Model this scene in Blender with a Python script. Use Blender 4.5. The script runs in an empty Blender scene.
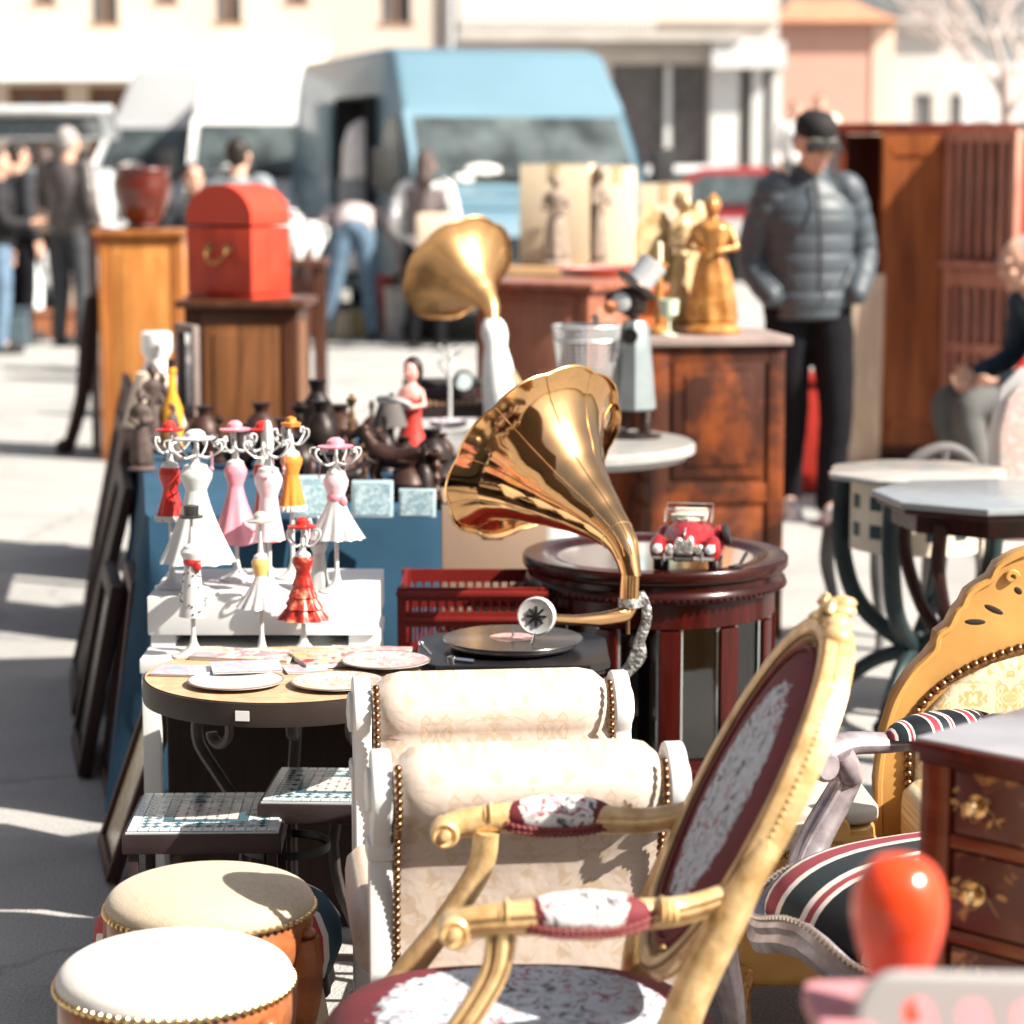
import bpy, bmesh, math, random
from math import sin, cos, pi, radians as R, sqrt, atan, tan, atan2
from mathutils import Vector as V, Matrix as M, Euler, noise as mnoise

random.seed(7)
sc = bpy.context.scene
COL = sc.collection
# ------------------------------------------------------------------ camera
F = 2500.0            # focal length in pixels for a 1024 px wide frame
CH = 1.6              # eye height
PITCH = R(8.08)
cam_d = bpy.data.cameras.new('camera'); cam = bpy.data.objects.new('camera', cam_d); COL.objects.link(cam)
cam.location = (0, 0, CH); cam.rotation_euler = (R(90) - PITCH, 0, 0)
cam_d.sensor_width = 36; cam_d.lens = F / 1024 * 36; cam_d.clip_end = 3000; cam_d.clip_start = .05
cam_d.dof.use_dof = True; cam_d.dof.focus_distance = 4.35; cam_d.dof.aperture_fstop = 3.6
cam_d.dof.aperture_blades = 0
sc.camera = cam

def ray(px, py):
    a = (px - 512) / F; b = (512 - py) / F
    return V((a, cos(PITCH) + b * sin(PITCH), -sin(PITCH) + b * cos(PITCH)))
def at(px, py, d):            # the point seen at a pixel, d metres out
    r = ray(px, py); s = d / r.y
    return V((0, 0, CH)) + r * s
def onz(px, py, z):           # the point seen at a pixel, at height z
    r = ray(px, py); s = (z - CH) / r.z
    return V((0, 0, CH)) + r * s
def mpp(d, z=0.8):            # metres per pixel at a distance
    return (d * cos(PITCH) + (CH - z) * sin(PITCH)) / F

# ------------------------------------------------------------------ materials
MATS = {}
def _base(name, rough, metal, coat=0, spec=None):
    m = bpy.data.materials.new(name); m.use_nodes = True
    nt = m.node_tree; b = nt.nodes['Principled BSDF']
    b.inputs['Roughness'].default_value = rough; b.inputs['Metallic'].default_value = metal
    b.inputs['Coat Weight'].default_value = coat; b.inputs['Coat Roughness'].default_value = .12
    if spec is not None: b.inputs['Specular IOR Level'].default_value = spec
    return m, nt, b
def N(nt, t, **kw):
    n = nt.nodes.new(t)
    for k, v in kw.items(): setattr(n, k, v)
    return n
def ramp(nt, stops, interp='LINEAR'):
    r = N(nt, 'ShaderNodeValToRGB'); r.color_ramp.interpolation = interp
    e = r.color_ramp.elements
    while len(e) < len(stops): e.new(.5)
    for i, (p, c) in enumerate(stops):
        e[i].position = p; e[i].color = (c[0], c[1], c[2], 1)
    return r
def coords(nt, stretch=(1, 1, 1)):
    tc = N(nt, 'ShaderNodeTexCoord'); mp = N(nt, 'ShaderNodeMapping'); mp.inputs['Scale'].default_value = stretch
    nt.links.new(tc.outputs['Object'], mp.inputs['Vector']); return mp.outputs['Vector']
def noise(nt, vec, scale, detail=5, rough=.55, dist=0):
    n = N(nt, 'ShaderNodeTexNoise'); n.inputs['Scale'].default_value = scale; n.inputs['Detail'].default_value = detail
    n.inputs['Roughness'].default_value = rough; n.inputs['Distortion'].default_value = dist
    nt.links.new(vec, n.inputs['Vector']); return n.outputs['Fac']
def bump(nt, b, fac, strength, dist=.002):
    bp = N(nt, 'ShaderNodeBump'); bp.inputs['Strength'].default_value = strength; bp.inputs['Distance'].default_value = dist
    nt.links.new(fac, bp.inputs['Height']); nt.links.new(bp.outputs['Normal'], b.inputs['Normal'])
def mul(c, k): return tuple(min(1, x * k) for x in c)
def mat(name, col, rough=.5, metal=0, var=.12, scale=9, stretch=(1, 1, 1), col2=None, bs=None, bscale=60, coat=0, spec=None, rvar=0, bdist=.002, sharp=(.3, .7)):
    if name in MATS: return MATS[name]
    m, nt, b = _base(name, rough, metal, coat, spec if spec is not None else (.5 if metal > .3 else .28))
    v = coords(nt, stretch); f = noise(nt, v, scale)
    r = ramp(nt, [(sharp[0], mul(col, 1 - var)), (sharp[1], col2 if col2 else mul(col, 1 + var))])
    nt.links.new(f, r.inputs['Fac']); nt.links.new(r.outputs['Color'], b.inputs['Base Color'])
    if bs: bump(nt, b, noise(nt, v, bscale, 4), bs, bdist)
    if rvar:
        mr = N(nt, 'ShaderNodeMapRange'); mr.inputs['From Min'].default_value = .3; mr.inputs['From Max'].default_value = .7
        mr.inputs['To Min'].default_value = max(.02, rough - rvar); mr.inputs['To Max'].default_value = rough + rvar
        nt.links.new(noise(nt, v, scale * 2.3), mr.inputs['Value']); nt.links.new(mr.outputs['Result'], b.inputs['Roughness'])
    MATS[name] = m; return m
def wood(name, dark, light, rough=.35, coat=.3, grain=14, axis='z', blotch=None):
    if name in MATS: return MATS[name]
    m, nt, b = _base(name, rough, 0, coat * .5, .22)
    st = {'z': (6, 6, .5), 'x': (.5, 6, 6), 'y': (6, .5, 6)}[axis]
    v = coords(nt, st); f = noise(nt, v, grain / 3, 8, .6, .6)
    r = ramp(nt, [(.28, dark), (.5, tuple((a + c) / 2 for a, c in zip(dark, light))), (.72, light)])
    nt.links.new(f, r.inputs['Fac'])
    out = r.outputs['Color']
    if blotch:
        v2 = coords(nt); f2 = noise(nt, v2, 5, 6, .6, .3)
        mr = ramp(nt, [(.45, (0, 0, 0)), (.62, (1, 1, 1))]); nt.links.new(f2, mr.inputs['Fac'])
        mx = N(nt, 'ShaderNodeMixRGB'); nt.links.new(mr.outputs['Color'], mx.inputs['Fac']); nt.links.new(out, mx.inputs['Color1'])
        mx.inputs['Color2'].default_value = (*blotch, 1); out = mx.outputs['Color']
    nt.links.new(out, b.inputs['Base Color'])
    bump(nt, b, f, .25, .002)
    MATS[name] = m; return m
def mirrored(nt, px, pz, axes=('X', 'Z')):
    tc = N(nt, 'ShaderNodeTexCoord'); sp = N(nt, 'ShaderNodeSeparateXYZ'); cb = N(nt, 'ShaderNodeCombineXYZ')
    nt.links.new(tc.outputs['Object'], sp.inputs[0])
    for i, (a, p) in enumerate(zip(axes, (px, pz))):
        mt = N(nt, 'ShaderNodeMath', operation='PINGPONG'); mt.inputs[1].default_value = p
        nt.links.new(sp.outputs[a], mt.inputs[0]); nt.links.new(mt.outputs[0], cb.inputs[i])
    return cb.outputs[0]
def damask(name, light, dark, px=.075, pz=.11, scale=26, axes=('X', 'Z')):
    if name in MATS: return MATS[name]
    m, nt, b = _base(name, .45, 0)
    b.inputs['Sheen Weight'].default_value = .03
    v = mirrored(nt, px, pz, axes)
    f = noise(nt, v, scale, 3.2, .55, 1.4)
    r = ramp(nt, [(.47, light), (.50, dark), (.56, dark), (.58, light), (.64, dark)])
    nt.links.new(f, r.inputs['Fac']); nt.links.new(r.outputs['Color'], b.inputs['Base Color'])
    rr = ramp(nt, [(.47, (.6,) * 3), (.5, (.32,) * 3), (.58, (.6,) * 3)]); nt.links.new(f, rr.inputs['Fac']); nt.links.new(rr.outputs['Color'], b.inputs['Roughness'])
    bump(nt, b, noise(nt, coords(nt), 14, 3), .35, .01)
    MATS[name] = m; return m
def weave(name, col, col2, rough=.85):
    if name in MATS: return MATS[name]
    m, nt, b = _base(name, rough, 0); b.inputs['Sheen Weight'].default_value = .15
    f1 = noise(nt, coords(nt, (9, 220, 60)), 4, 3); f2 = noise(nt, coords(nt, (220, 9, 60)), 4, 3)
    mt = N(nt, 'ShaderNodeMath', operation='ADD'); nt.links.new(f1, mt.inputs[0]); nt.links.new(f2, mt.inputs[1])
    r = ramp(nt, [(.4, col2), (.6, col)]); md = N(nt, 'ShaderNodeMath', operation='MULTIPLY'); md.inputs[1].default_value = .5
    nt.links.new(mt.outputs[0], md.inputs[0]); nt.links.new(md.outputs[0], r.inputs['Fac'])
    nt.links.new(r.outputs['Color'], b.inputs['Base Color']); bump(nt, b, md.outputs[0], .5, .002)
    MATS[name] = m; return m
def stripes(name, axis, period, cols, rough=.75, wav=.0, curve=0):
    """woven stripes across one object axis; cols = [(pos, colour), ...]"""
    if name in MATS: return MATS[name]
    m, nt, b = _base(name, rough, 0, 0, .12); b.inputs['Sheen Weight'].default_value = .03
    tc = N(nt, 'ShaderNodeTexCoord'); sp = N(nt, 'ShaderNodeSeparateXYZ'); nt.links.new(tc.outputs['Object'], sp.inputs[0])
    d = N(nt, 'ShaderNodeMath', operation='DIVIDE'); d.inputs[1].default_value = period; nt.links.new(sp.outputs[axis], d.inputs[0])
    fr = N(nt, 'ShaderNodeMath', operation='FRACT'); nt.links.new(d.outputs[0], fr.inputs[0])
    r = ramp(nt, cols, 'CONSTANT'); nt.links.new(fr.outputs[0], r.inputs['Fac']); nt.links.new(r.outputs['Color'], b.inputs['Base Color'])
    bump(nt, b, noise(nt, coords(nt, (150, 150, 150)), 4), .3, .001)
    MATS[name] = m; return m
def tapestry(name, axes, centre, radii, ground=(.115, .010, .016), field=(.46, .50, .54)):
    """burgundy cloth with a pale needlework medallion"""
    if name in MATS: return MATS[name]
    m, nt, b = _base(name, .8, 0); b.inputs['Sheen Weight'].default_value = .0
    tc = N(nt, 'ShaderNodeTexCoord'); sp = N(nt, 'ShaderNodeSeparateXYZ'); nt.links.new(tc.outputs['Object'], sp.inputs[0])
    sq = []
    for a, c, r_ in zip(axes, centre, radii):
        s = N(nt, 'ShaderNodeMath', operation='SUBTRACT'); s.inputs[1].default_value = c; nt.links.new(sp.outputs[a], s.inputs[0])
        d = N(nt, 'ShaderNodeMath', operation='DIVIDE'); d.inputs[1].default_value = r_; nt.links.new(s.outputs[0], d.inputs[0])
        p = N(nt, 'ShaderNodeMath', operation='POWER'); p.inputs[1].default_value = 2; 
        ab = N(nt, 'ShaderNodeMath', operation='ABSOLUTE'); nt.links.new(d.outputs[0], ab.inputs[0]); nt.links.new(ab.outputs[0], p.inputs[0]); sq.append(p)
    ad = N(nt, 'ShaderNodeMath', operation='ADD'); nt.links.new(sq[0].outputs[0], ad.inputs[0]); nt.links.new(sq[1].outputs[0], ad.inputs[1])
    v = coords(nt); nf = noise(nt, v, 70, 3)
    a2 = N(nt, 'ShaderNodeMath', operation='MULTIPLY_ADD'); a2.inputs[1].default_value = .7; nt.links.new(nf, a2.inputs[0]); nt.links.new(ad.outputs[0], a2.inputs[2])
    sel = ramp(nt, [(.0, (1, 1, 1)), (.62, (0, 0, 0))], 'CONSTANT')
    hl = N(nt, 'ShaderNodeMath', operation='MULTIPLY'); hl.inputs[1].default_value = .5; nt.links.new(a2.outputs[0], hl.inputs[0]); nt.links.new(hl.outputs[0], sel.inputs['Fac'])
    fl = ramp(nt, [(.36, (.06, .05, .065)), (.41, mul(field, .6)), (.47, field), (.57, field), (.60, (.30, .11, .13)), (.64, (.16, .05, .07)), (.68, field)])
    nt.links.new(noise(nt, v, 30, 4, .62, 1.6), fl.inputs['Fac'])
    mx = N(nt, 'ShaderNodeMixRGB'); nt.links.new(sel.outputs['Color'], mx.inputs['Fac'])
    gr = ramp(nt, [(.3, mul(ground, .85)), (.7, mul(ground, 1.2))]); nt.links.new(noise(nt, v, 20), gr.inputs['Fac'])
    nt.links.new(gr.outputs['Color'], mx.inputs['Color1']); nt.links.new(fl.outputs['Color'], mx.inputs['Color2'])
    nt.links.new(mx.outputs['Color'], b.inputs['Base Color']); bump(nt, b, noise(nt, v, 260, 2), .4, .001)
    MATS[name] = m; return m
def picture(name, base, cols, scale=18, rough=.3):
    if name in MATS: return MATS[name]
    m, nt, b = _base(name, rough, 0, .2)
    v = coords(nt); st = [(.40, base)]
    for i, c in enumerate(cols): st.append((.47 + i * .06, c)); 
    st.append((.47 + len(cols) * .06, base))
    r = ramp(nt, st); nt.links.new(noise(nt, v, scale, 4, .6, .8), r.inputs['Fac']); nt.links.new(r.outputs['Color'], b.inputs['Base Color'])
    MATS[name] = m; return m
def glass(name, tint=(.75, .85, .85), rough=.03, alpha=.25):
    if name in MATS: return MATS[name]
    m = bpy.data.materials.new(name); m.use_nodes = True; nt = m.node_tree; nt.nodes.clear()
    o = N(nt, 'ShaderNodeOutputMaterial'); g = N(nt, 'ShaderNodeBsdfGlossy'); g.inputs['Roughness'].default_value = rough
    t = N(nt, 'ShaderNodeBsdfTransparent'); t.inputs['Color'].default_value = (*tint, 1)
    fr = N(nt, 'ShaderNodeFresnel'); fr.inputs['IOR'].default_value = 1.5
    ad = N(nt, 'ShaderNodeMath', operation='ADD'); ad.inputs[1].default_value = alpha; nt.links.new(fr.outputs[0], ad.inputs[0])
    mx = N(nt, 'ShaderNodeMixShader'); nt.links.new(ad.outputs[0], mx.inputs[0]); nt.links.new(t.outputs[0], mx.inputs[1]); nt.links.new(g.outputs[0], mx.inputs[2])
    nt.links.new(mx.outputs[0], o.inputs['Surface']); MATS[name] = m; return m

# ------------------------------------------------------------------ mesh builder
class MB:
    def __init__(s): s.v = []; s.f = []; s.mi = []; s.cur = 0
    def add(s, vs, fs):
        o = len(s.v); s.v += [V(p) for p in vs]; s.f += [tuple(i + o for i in f) for f in fs]; s.mi += [s.cur] * len(fs); return s
    def m(s, i): s.cur = i; return s
    def box(s, c, size, rot=None, taper=1, bev=0):
        x, y, z = (k / 2 for k in size)
        if bev:
            bm = bmesh.new(); bmesh.ops.create_cube(bm, size=1)
            for v in bm.verts: v.co = V((v.co.x * 2 * x, v.co.y * 2 * y, v.co.z * 2 * z))
            bmesh.ops.bevel(bm, geom=list(bm.edges), offset=bev, segments=2, profile=.6, affect='EDGES', clamp_overlap=True)
            vs = [v.co.copy() for v in bm.verts]; fs = [[v.index for v in f.verts] for f in bm.faces]; bm.free()
            if taper != 1: vs = [V((p.x * (taper if p.z > 0 else 1), p.y * (taper if p.z > 0 else 1), p.z)) for p in vs]
        else:
            vs = [V((a * x * (taper if k > 0 else 1), b_ * y * (taper if k > 0 else 1), k * z)) for k in (-1, 1) for a, b_ in ((-1, -1), (1, -1), (1, 1), (-1, 1))]
            fs = [(3, 2, 1, 0), (4, 5, 6, 7), (0, 1, 5, 4), (1, 2, 6, 5), (2, 3, 7, 6), (3, 0, 4, 7)]
        if rot is not None:
            mt = rot if isinstance(rot, M) else Euler(rot).to_matrix(); vs = [mt @ p for p in vs]
        c = V(c); return s.add([p + c for p in vs], fs)
    def ring_tube(s, rings, closed_u=True, cap=True):
        n = len(rings[0]); vs = [p for r in rings for p in r]; fs = []
        for i in range(len(rings) - 1):
            for j in range(n if closed_u else n - 1):
                k = (j + 1) % n
                fs.append((i * n + j, i * n + k, (i + 1) * n + k, (i + 1) * n + j))
        if cap and closed_u:
            fs.append(tuple(range(n))[::-1]); fs.append(tuple((len(rings) - 1) * n + j for j in range(n)))
        return s.add(vs, fs)
    def tube(s, pts, rad, seg=8, cap=True, flat=1, round_ends=False, up=None):
        """a swept tube; rad a number or one per point; flat squashes the second axis"""
        P = [V(p) for p in pts]; n = len(P)
        rr = [rad] * n if not hasattr(rad, '__len__') else list(rad)
        if round_ends:
            t0 = (P[0] - P[1]).normalized(); t1 = (P[-1] - P[-2]).normalized()
            pre = [(P[0] + t0 * rr[0] * sin(a), rr[0] * cos(a)) for a in (1.35, 1.0, .55)]
            post = [(P[-1] + t1 * rr[-1] * sin(a), rr[-1] * cos(a)) for a in (.55, 1.0, 1.35)]
            P = [p for p, _ in pre] + P + [p for p, _ in post]; rr = [r for _, r in pre] + rr + [r for _, r in post]; n = len(P)
        T = []
        for i in range(n):
            a = P[max(0, i - 1)]; b_ = P[min(n - 1, i + 1)]; t = (b_ - a); T.append(t.normalized() if t.length > 1e-9 else V((0, 0, 1)))
        ref = V(up) if up else (V((0, 0, 1)) if abs(T[0].z) < .9 else V((0, 1, 0)))
        u = T[0].cross(ref).normalized(); rings = []
        for i in range(n):
            if i:
                u = (u - T[i] * u.dot(T[i]))
                u = u.normalized() if u.length > 1e-6 else T[i].orthogonal().normalized()
            w = T[i].cross(u); r = rr[i]
            rings.append([P[i] + u * (cos(2 * pi * j / seg) * r) + w * (sin(2 * pi * j / seg) * r * flat) for j in range(seg)])
        return s.ring_tube(rings, cap=cap)
    def lathe(s, prof, seg=32, c=(0, 0, 0), mt=None, scal=None, cap=True, sx=1, sy=1):
        """prof: (r, z) list; scal(theta, k) multiplies the radius"""
        rings = []; c = V(c)
        for k, (r, z) in enumerate(prof):
            ring = []
            for j in range(seg):
                th = 2 * pi * j / seg; q = r * (scal(th, k / (len(prof) - 1)) if scal else 1)
                p = V((cos(th) * q * sx, sin(th) * q * sy, z)); ring.append((mt @ p if mt else p) + c)
            rings.append(ring)
        return s.ring_tube(rings, cap=cap)
    def ell(s, c, r, seg=14, rings=9, rot=None):
        if not hasattr(r, '__len__'): r = (r, r, r)
        vs = []; mt = (rot if isinstance(rot, M) else Euler(rot).to_matrix()) if rot is not None else None
        rs = []
        for i in range(rings + 1):
            a = -pi / 2 + pi * (i + .001) / (rings + .002); ring = []
            for j in range(seg):
                th = 2 * pi * j / seg; p = V((cos(a) * cos(th) * r[0], cos(a) * sin(th) * r[1], sin(a) * r[2]))
                ring.append((mt @ p if mt else p) + V(c))
            rs.append(ring)
        return s.ring_tube(rs)
    def prism(s, outline, h, mt=None, c=(0, 0, 0), bev=0):
        """outline in xy extruded h along z, then turned by mt"""
        n = len(outline); vs = [V((x, y, 0)) for x, y in outline] + [V((x, y, h)) for x, y in outline]
        fs = [tuple(range(n))[::-1], tuple(range(n, 2 * n))] + [(i, (i + 1) % n, n + (i + 1) % n, n + i) for i in range(n)]
        if bev:
            bm = bmesh.new(); bv = [bm.verts.new(p) for p in vs]
            for f in fs: bm.faces.new([bv[i] for i in f])
            bmesh.ops.recalc_face_normals(bm, faces=list(bm.faces))
            ed = [e for e in bm.edges if abs(e.verts[0].co.z - e.verts[1].co.z) < 1e-7]
            bmesh.ops.bevel(bm, geom=ed, offset=bev, segments=3, profile=.6, affect='EDGES', clamp_overlap=True)
            bm.verts.index_update(); vs = [v.co.copy() for v in bm.verts]; fs = [[v.index for v in f.verts] for f in bm.faces]; bm.free()
        if mt is not None:
            mt = mt if isinstance(mt, M) else Euler(mt).to_matrix(); vs = [mt @ p for p in vs]
        c = V(c); return s.add([p + c for p in vs], fs)
    def beads(s, pts, r, seg=7, rings=5, sq=None):
        for p in pts: s.ell(p, (r, r, r) if sq is None else sq, seg, rings)
        return s
    def grid(s, fn, nu, nv, cu=False):
        vs = [fn(i / nu, j / nv) for j in range(nv + 1) for i in range(nu if cu else nu + 1)]; w = nu if cu else nu + 1; fs = []
        for j in range(nv):
            for i in range(nu):
                k = (i + 1) % w if cu else i + 1
                fs.append((j * w + i, j * w + k, (j + 1) * w + k, (j + 1) * w + i))
        return s.add(vs, fs)
    def xf(s, mt):
        s.v = [mt @ p for p in s.v]; return s
    def build(s, name, mats, parent=None, smooth=35, voxel=None, sub=0, solid=0, iters=6, bevel=0):
        me = bpy.data.meshes.new(name); me.from_pydata([tuple(p) for p in s.v], [], s.f)
        mats = mats if isinstance(mats, (list, tuple)) else [mats]
        for k in mats: me.materials.append(k)
        if len(mats) > 1: me.polygons.foreach_set('material_index', s.mi)
        bm = bmesh.new(); bm.from_mesh(me); bmesh.ops.recalc_face_normals(bm, faces=list(bm.faces)); bm.to_mesh(me); bm.free()
        o = bpy.data.objects.new(name, me); COL.objects.link(o)
        mods = False
        if solid: q = o.modifiers.new('s', 'SOLIDIFY'); q.thickness = solid; q.offset = 0; mods = True
        if voxel:
            q = o.modifiers.new('r', 'REMESH'); q.mode = 'VOXEL'; q.voxel_size = voxel; q.use_smooth_shade = True
            if iters: q = o.modifiers.new('m', 'SMOOTH'); q.factor = .6; q.iterations = iters
            mods = True
        if bevel: q = o.modifiers.new('b', 'BEVEL'); q.width = bevel; q.segments = 2; q.limit_method = 'ANGLE'; q.angle_limit = R(40); mods = True
        if sub: q = o.modifiers.new('u', 'SUBSURF'); q.levels = sub; q.render_levels = sub; mods = True
        if mods:
            dg = bpy.context.evaluated_depsgraph_get(); me2 = bpy.data.meshes.new_from_object(o.evaluated_get(dg))
            o.modifiers.clear(); o.data = me2; bpy.data.meshes.remove(me); me = me2; me.name = name
            if voxel and not len(me.materials):
                for k in mats: me.materials.append(k)
        if smooth:
            me.shade_smooth()
            if smooth < 180: me.set_sharp_from_angle(angle=R(smooth))
        if parent: o.parent = parent
        return o

def tag(o, label=None, cat=None, group=None, kind=None):
    if label: o['label'] = label
    if cat: o['category'] = cat
    if group: o['group'] = group
    if kind: o['kind'] = kind
    return o
def thing(name, label, cat, loc=(0, 0, 0), rz=0, group=None, rot=None):
    o = bpy.data.objects.new(name, None); COL.objects.link(o); o.empty_display_size = .1
    o.location = loc; o.rotation_euler = rot if rot else (0, 0, rz)
    return tag(o, label, cat, group)
def place(o, loc, rz=0, rot=None):
    o.location = loc; o.rotation_euler = rot if rot else (0, 0, rz); return o
def struct(name, mb, m, smooth=0, kind='structure'): return tag(mb.build(name, m, smooth=smooth), kind=kind)
def catmull(pts, n=6):
    P = [V(p) for p in pts]; out = []
    for i in range(len(P) - 1):
        a = P[max(0, i - 1)]; b_ = P[i]; c = P[i + 1]; d = P[min(len(P) - 1, i + 2)]
        for k in range(n):
            t = k / n; out.append(.5 * ((2 * b_) + (c - a) * t + (2 * a - 5 * b_ + 4 * c - d) * t * t + (3 * b_ - a - 3 * c + d) * t ** 3))
    return out + [P[-1]]
def interp(vals, n=6):
    o = []
    for i in range(len(vals) - 1):
        for k in range(n): t = k / n; o.append(vals[i] * (1 - t) + vals[i + 1] * t)
    return o + [vals[-1]]
def circ(c, r, n=24, z=0): return [(c[0] + r * cos(2 * pi * i / n), c[1] + r * sin(2 * pi * i / n)) for i in range(n)]
def resample(pts, step):
    P = [V(p) for p in pts]; out = [P[0].copy()]; acc = 0
    for a, b_ in zip(P, P[1:]):
        L = (b_ - a).length; t = step - acc
        while t <= L: out.append(a.lerp(b_, t / L)); t += step
        acc = L - (t - step)
    return out
def rrect(w, h, r, n=5):
    o = []
    for cx, cy, a0 in ((w / 2 - r, h / 2 - r, 0), (-w / 2 + r, h / 2 - r, 90), (-w / 2 + r, -h / 2 + r, 180), (w / 2 - r, -h / 2 + r, 270)):
        for k in range(n + 1):
            a = R(a0 + 90 * k / n); o.append((cx + r * cos(a), cy + r * sin(a)))
    return o

# ---- shared materials
WHITE = mat('white_paint', (.58, .58, .575), .4, var=.04, scale=6)
WHITEC = mat('white_carton', (.56, .56, .56), .6, var=.03)
BLACK = mat('black_lacquer', (.010, .009, .010), .3, var=.3, spec=.3)
DARKIRON = mat('dark_iron', (.02, .022, .024), .45, .4, var=.3, bs=.2)
GREENIRON = mat('green_black_iron', (.018, .032, .035), .4, .2, var=.3)
BRASS = mat('polished_brass', (.62, .36, .165), .10, 1, var=.08, scale=5, rvar=.05, bs=.05, bscale=9, bdist=.01)
OLDBRASS = mat('old_brass', (.42, .25, .10), .35, 1, var=.35, scale=30)
COPPERN = mat('nail_bronze', (.20, .105, .055), .32, 1, var=.3, scale=60)
SILVER = mat('cast_silver', (.30, .30, .30), .3, .8, var=.3, scale=110, sharp=(.45, .55), col2=(.72, .72, .71), bs=.9, bscale=110, bdist=.005)
CHROME = mat('chrome', (.85, .85, .85), .08, 1, var=.03)
GOLDM = mat('matt_gold_horn', (.58, .34, .15), .42, .9, var=.12, scale=5)
GILT = mat('gilded_wood', (.46, .27, .10), .29, .3, var=.12, scale=30, sharp=(.28, .58), col2=(.70, .48, .24), bs=.55, bscale=55, coat=.2, bdist=.003)
GILT2 = mat('golden_carved_wood', (.47, .25, .075), .36, .12, var=.18, scale=8, bs=.2, bscale=20, coat=.2)
MAHOG = wood('mahogany', (.010, .0012, .001), (.055, .0050, .0030), .25, .15)
MAHOGX = wood('mahogany_cross', (.008, .0015, .0012), (.036, .0045, .003), .22, .15, axis='x')
DARKW = wood('dark_brown_wood', (.010, .006, .005), (.03, .014, .011), .6, 0)
BROWNW = wood('brown_cabinet_wood', (.035, .013, .008), (.09, .034, .018), .4, .2)
PANELW = wood('streaky_panel_wood', (.07, .028, .012), (.24, .10, .04), .4, .2, grain=10)
ORANGEW = wood('orange_pine', (.18, .055, .013), (.36, .135, .035), .4, .2)
BLOTCHYW = wood('blotchy_red_brown_wood', (.022, .009, .007), (.07, .022, .012), .45, .1, blotch=(.20, .05, .013))  # random orange blotches over the red-brown grain
REDW = wood('red_wardrobe_wood', (.05, .010, .006), (.17, .035, .014), .35, .25, grain=8)
PALEW = wood('pale_raw_wood', (.34, .25, .18), (.52, .41, .31), .7, 0)
CREAMC = weave('cream_linen', (.72, .66, .54), (.60, .53, .41))
WHITEL = weave('white_linen', (.60, .58, .54), (.50, .48, .45))
BEIGEL = weave('beige_linen', (.47, .38, .27), (.33, .265, .185))
BLUEC = mat('blue_cloth', (.016, .055, .098), .9, var=.15, scale=5, bs=.3, bscale=160)
SKIN = mat('skin', (.56, .33, .24), .5, var=.1, scale=30)
HAIRD = mat('dark_hair', (.02, .014, .012), .5, var=.4, scale=60, bs=.5, bscale=120)
# ------------------------------------------------------------------ light, sky
SUN_AZ, SUN_EL = R(-25), R(41)      # towards the sun: from +x, turned towards the camera
sdir = V((cos(SUN_EL) * cos(SUN_AZ), cos(SUN_EL) * sin(SUN_AZ), sin(SUN_EL)))
sl = bpy.data.lights.new('sun', 'SUN'); so = bpy.data.objects.new('sun', sl); COL.objects.link(so)
sl.energy = 5.0; sl.angle = R(.6); sl.color = (1, .93, .82)
so.rotation_euler = sdir.to_track_quat('Z', 'Y').to_euler(); so.location = (30, -20, 40)
w = bpy.data.worlds.new('World'); sc.world = w; w.use_nodes = True
sky = w.node_tree.nodes.new('ShaderNodeTexSky'); sky.sky_type = 'NISHITA'; sky.sun_disc = False
sky.sun_elevation = SUN_EL; sky.sun_rotation = atan2(sdir.x, sdir.y); sky.dust_density = 3.5; sky.air_density = 1.0; sky.ozone_density = 1
hs_ = w.node_tree.nodes.new('ShaderNodeHueSaturation'); hs_.inputs['Saturation'].default_value = .55; w.node_tree.links.new(sky.outputs[0], hs_.inputs['Color'])
w.node_tree.links.new(hs_.outputs[0], w.node_tree.nodes['Background'].inputs[0]); w.node_tree.nodes['Background'].inputs[1].default_value = .058
sc.view_settings.view_transform = 'Standard'; sc.view_settings.look = 'None'; sc.view_settings.gamma = 1; sc.view_settings.exposure = 1.46
sc.render.engine = 'CYCLES'; sc.cycles.use_denoising = True; sc.cycles.max_bounces = 8; sc.cycles.caustics_reflective = False; sc.cycles.caustics_refractive = False
sc.cycles.use_adaptive_sampling = True; sc.cycles.adaptive_threshold = .015
sc.cycles.sample_clamp_indirect = 6

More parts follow.
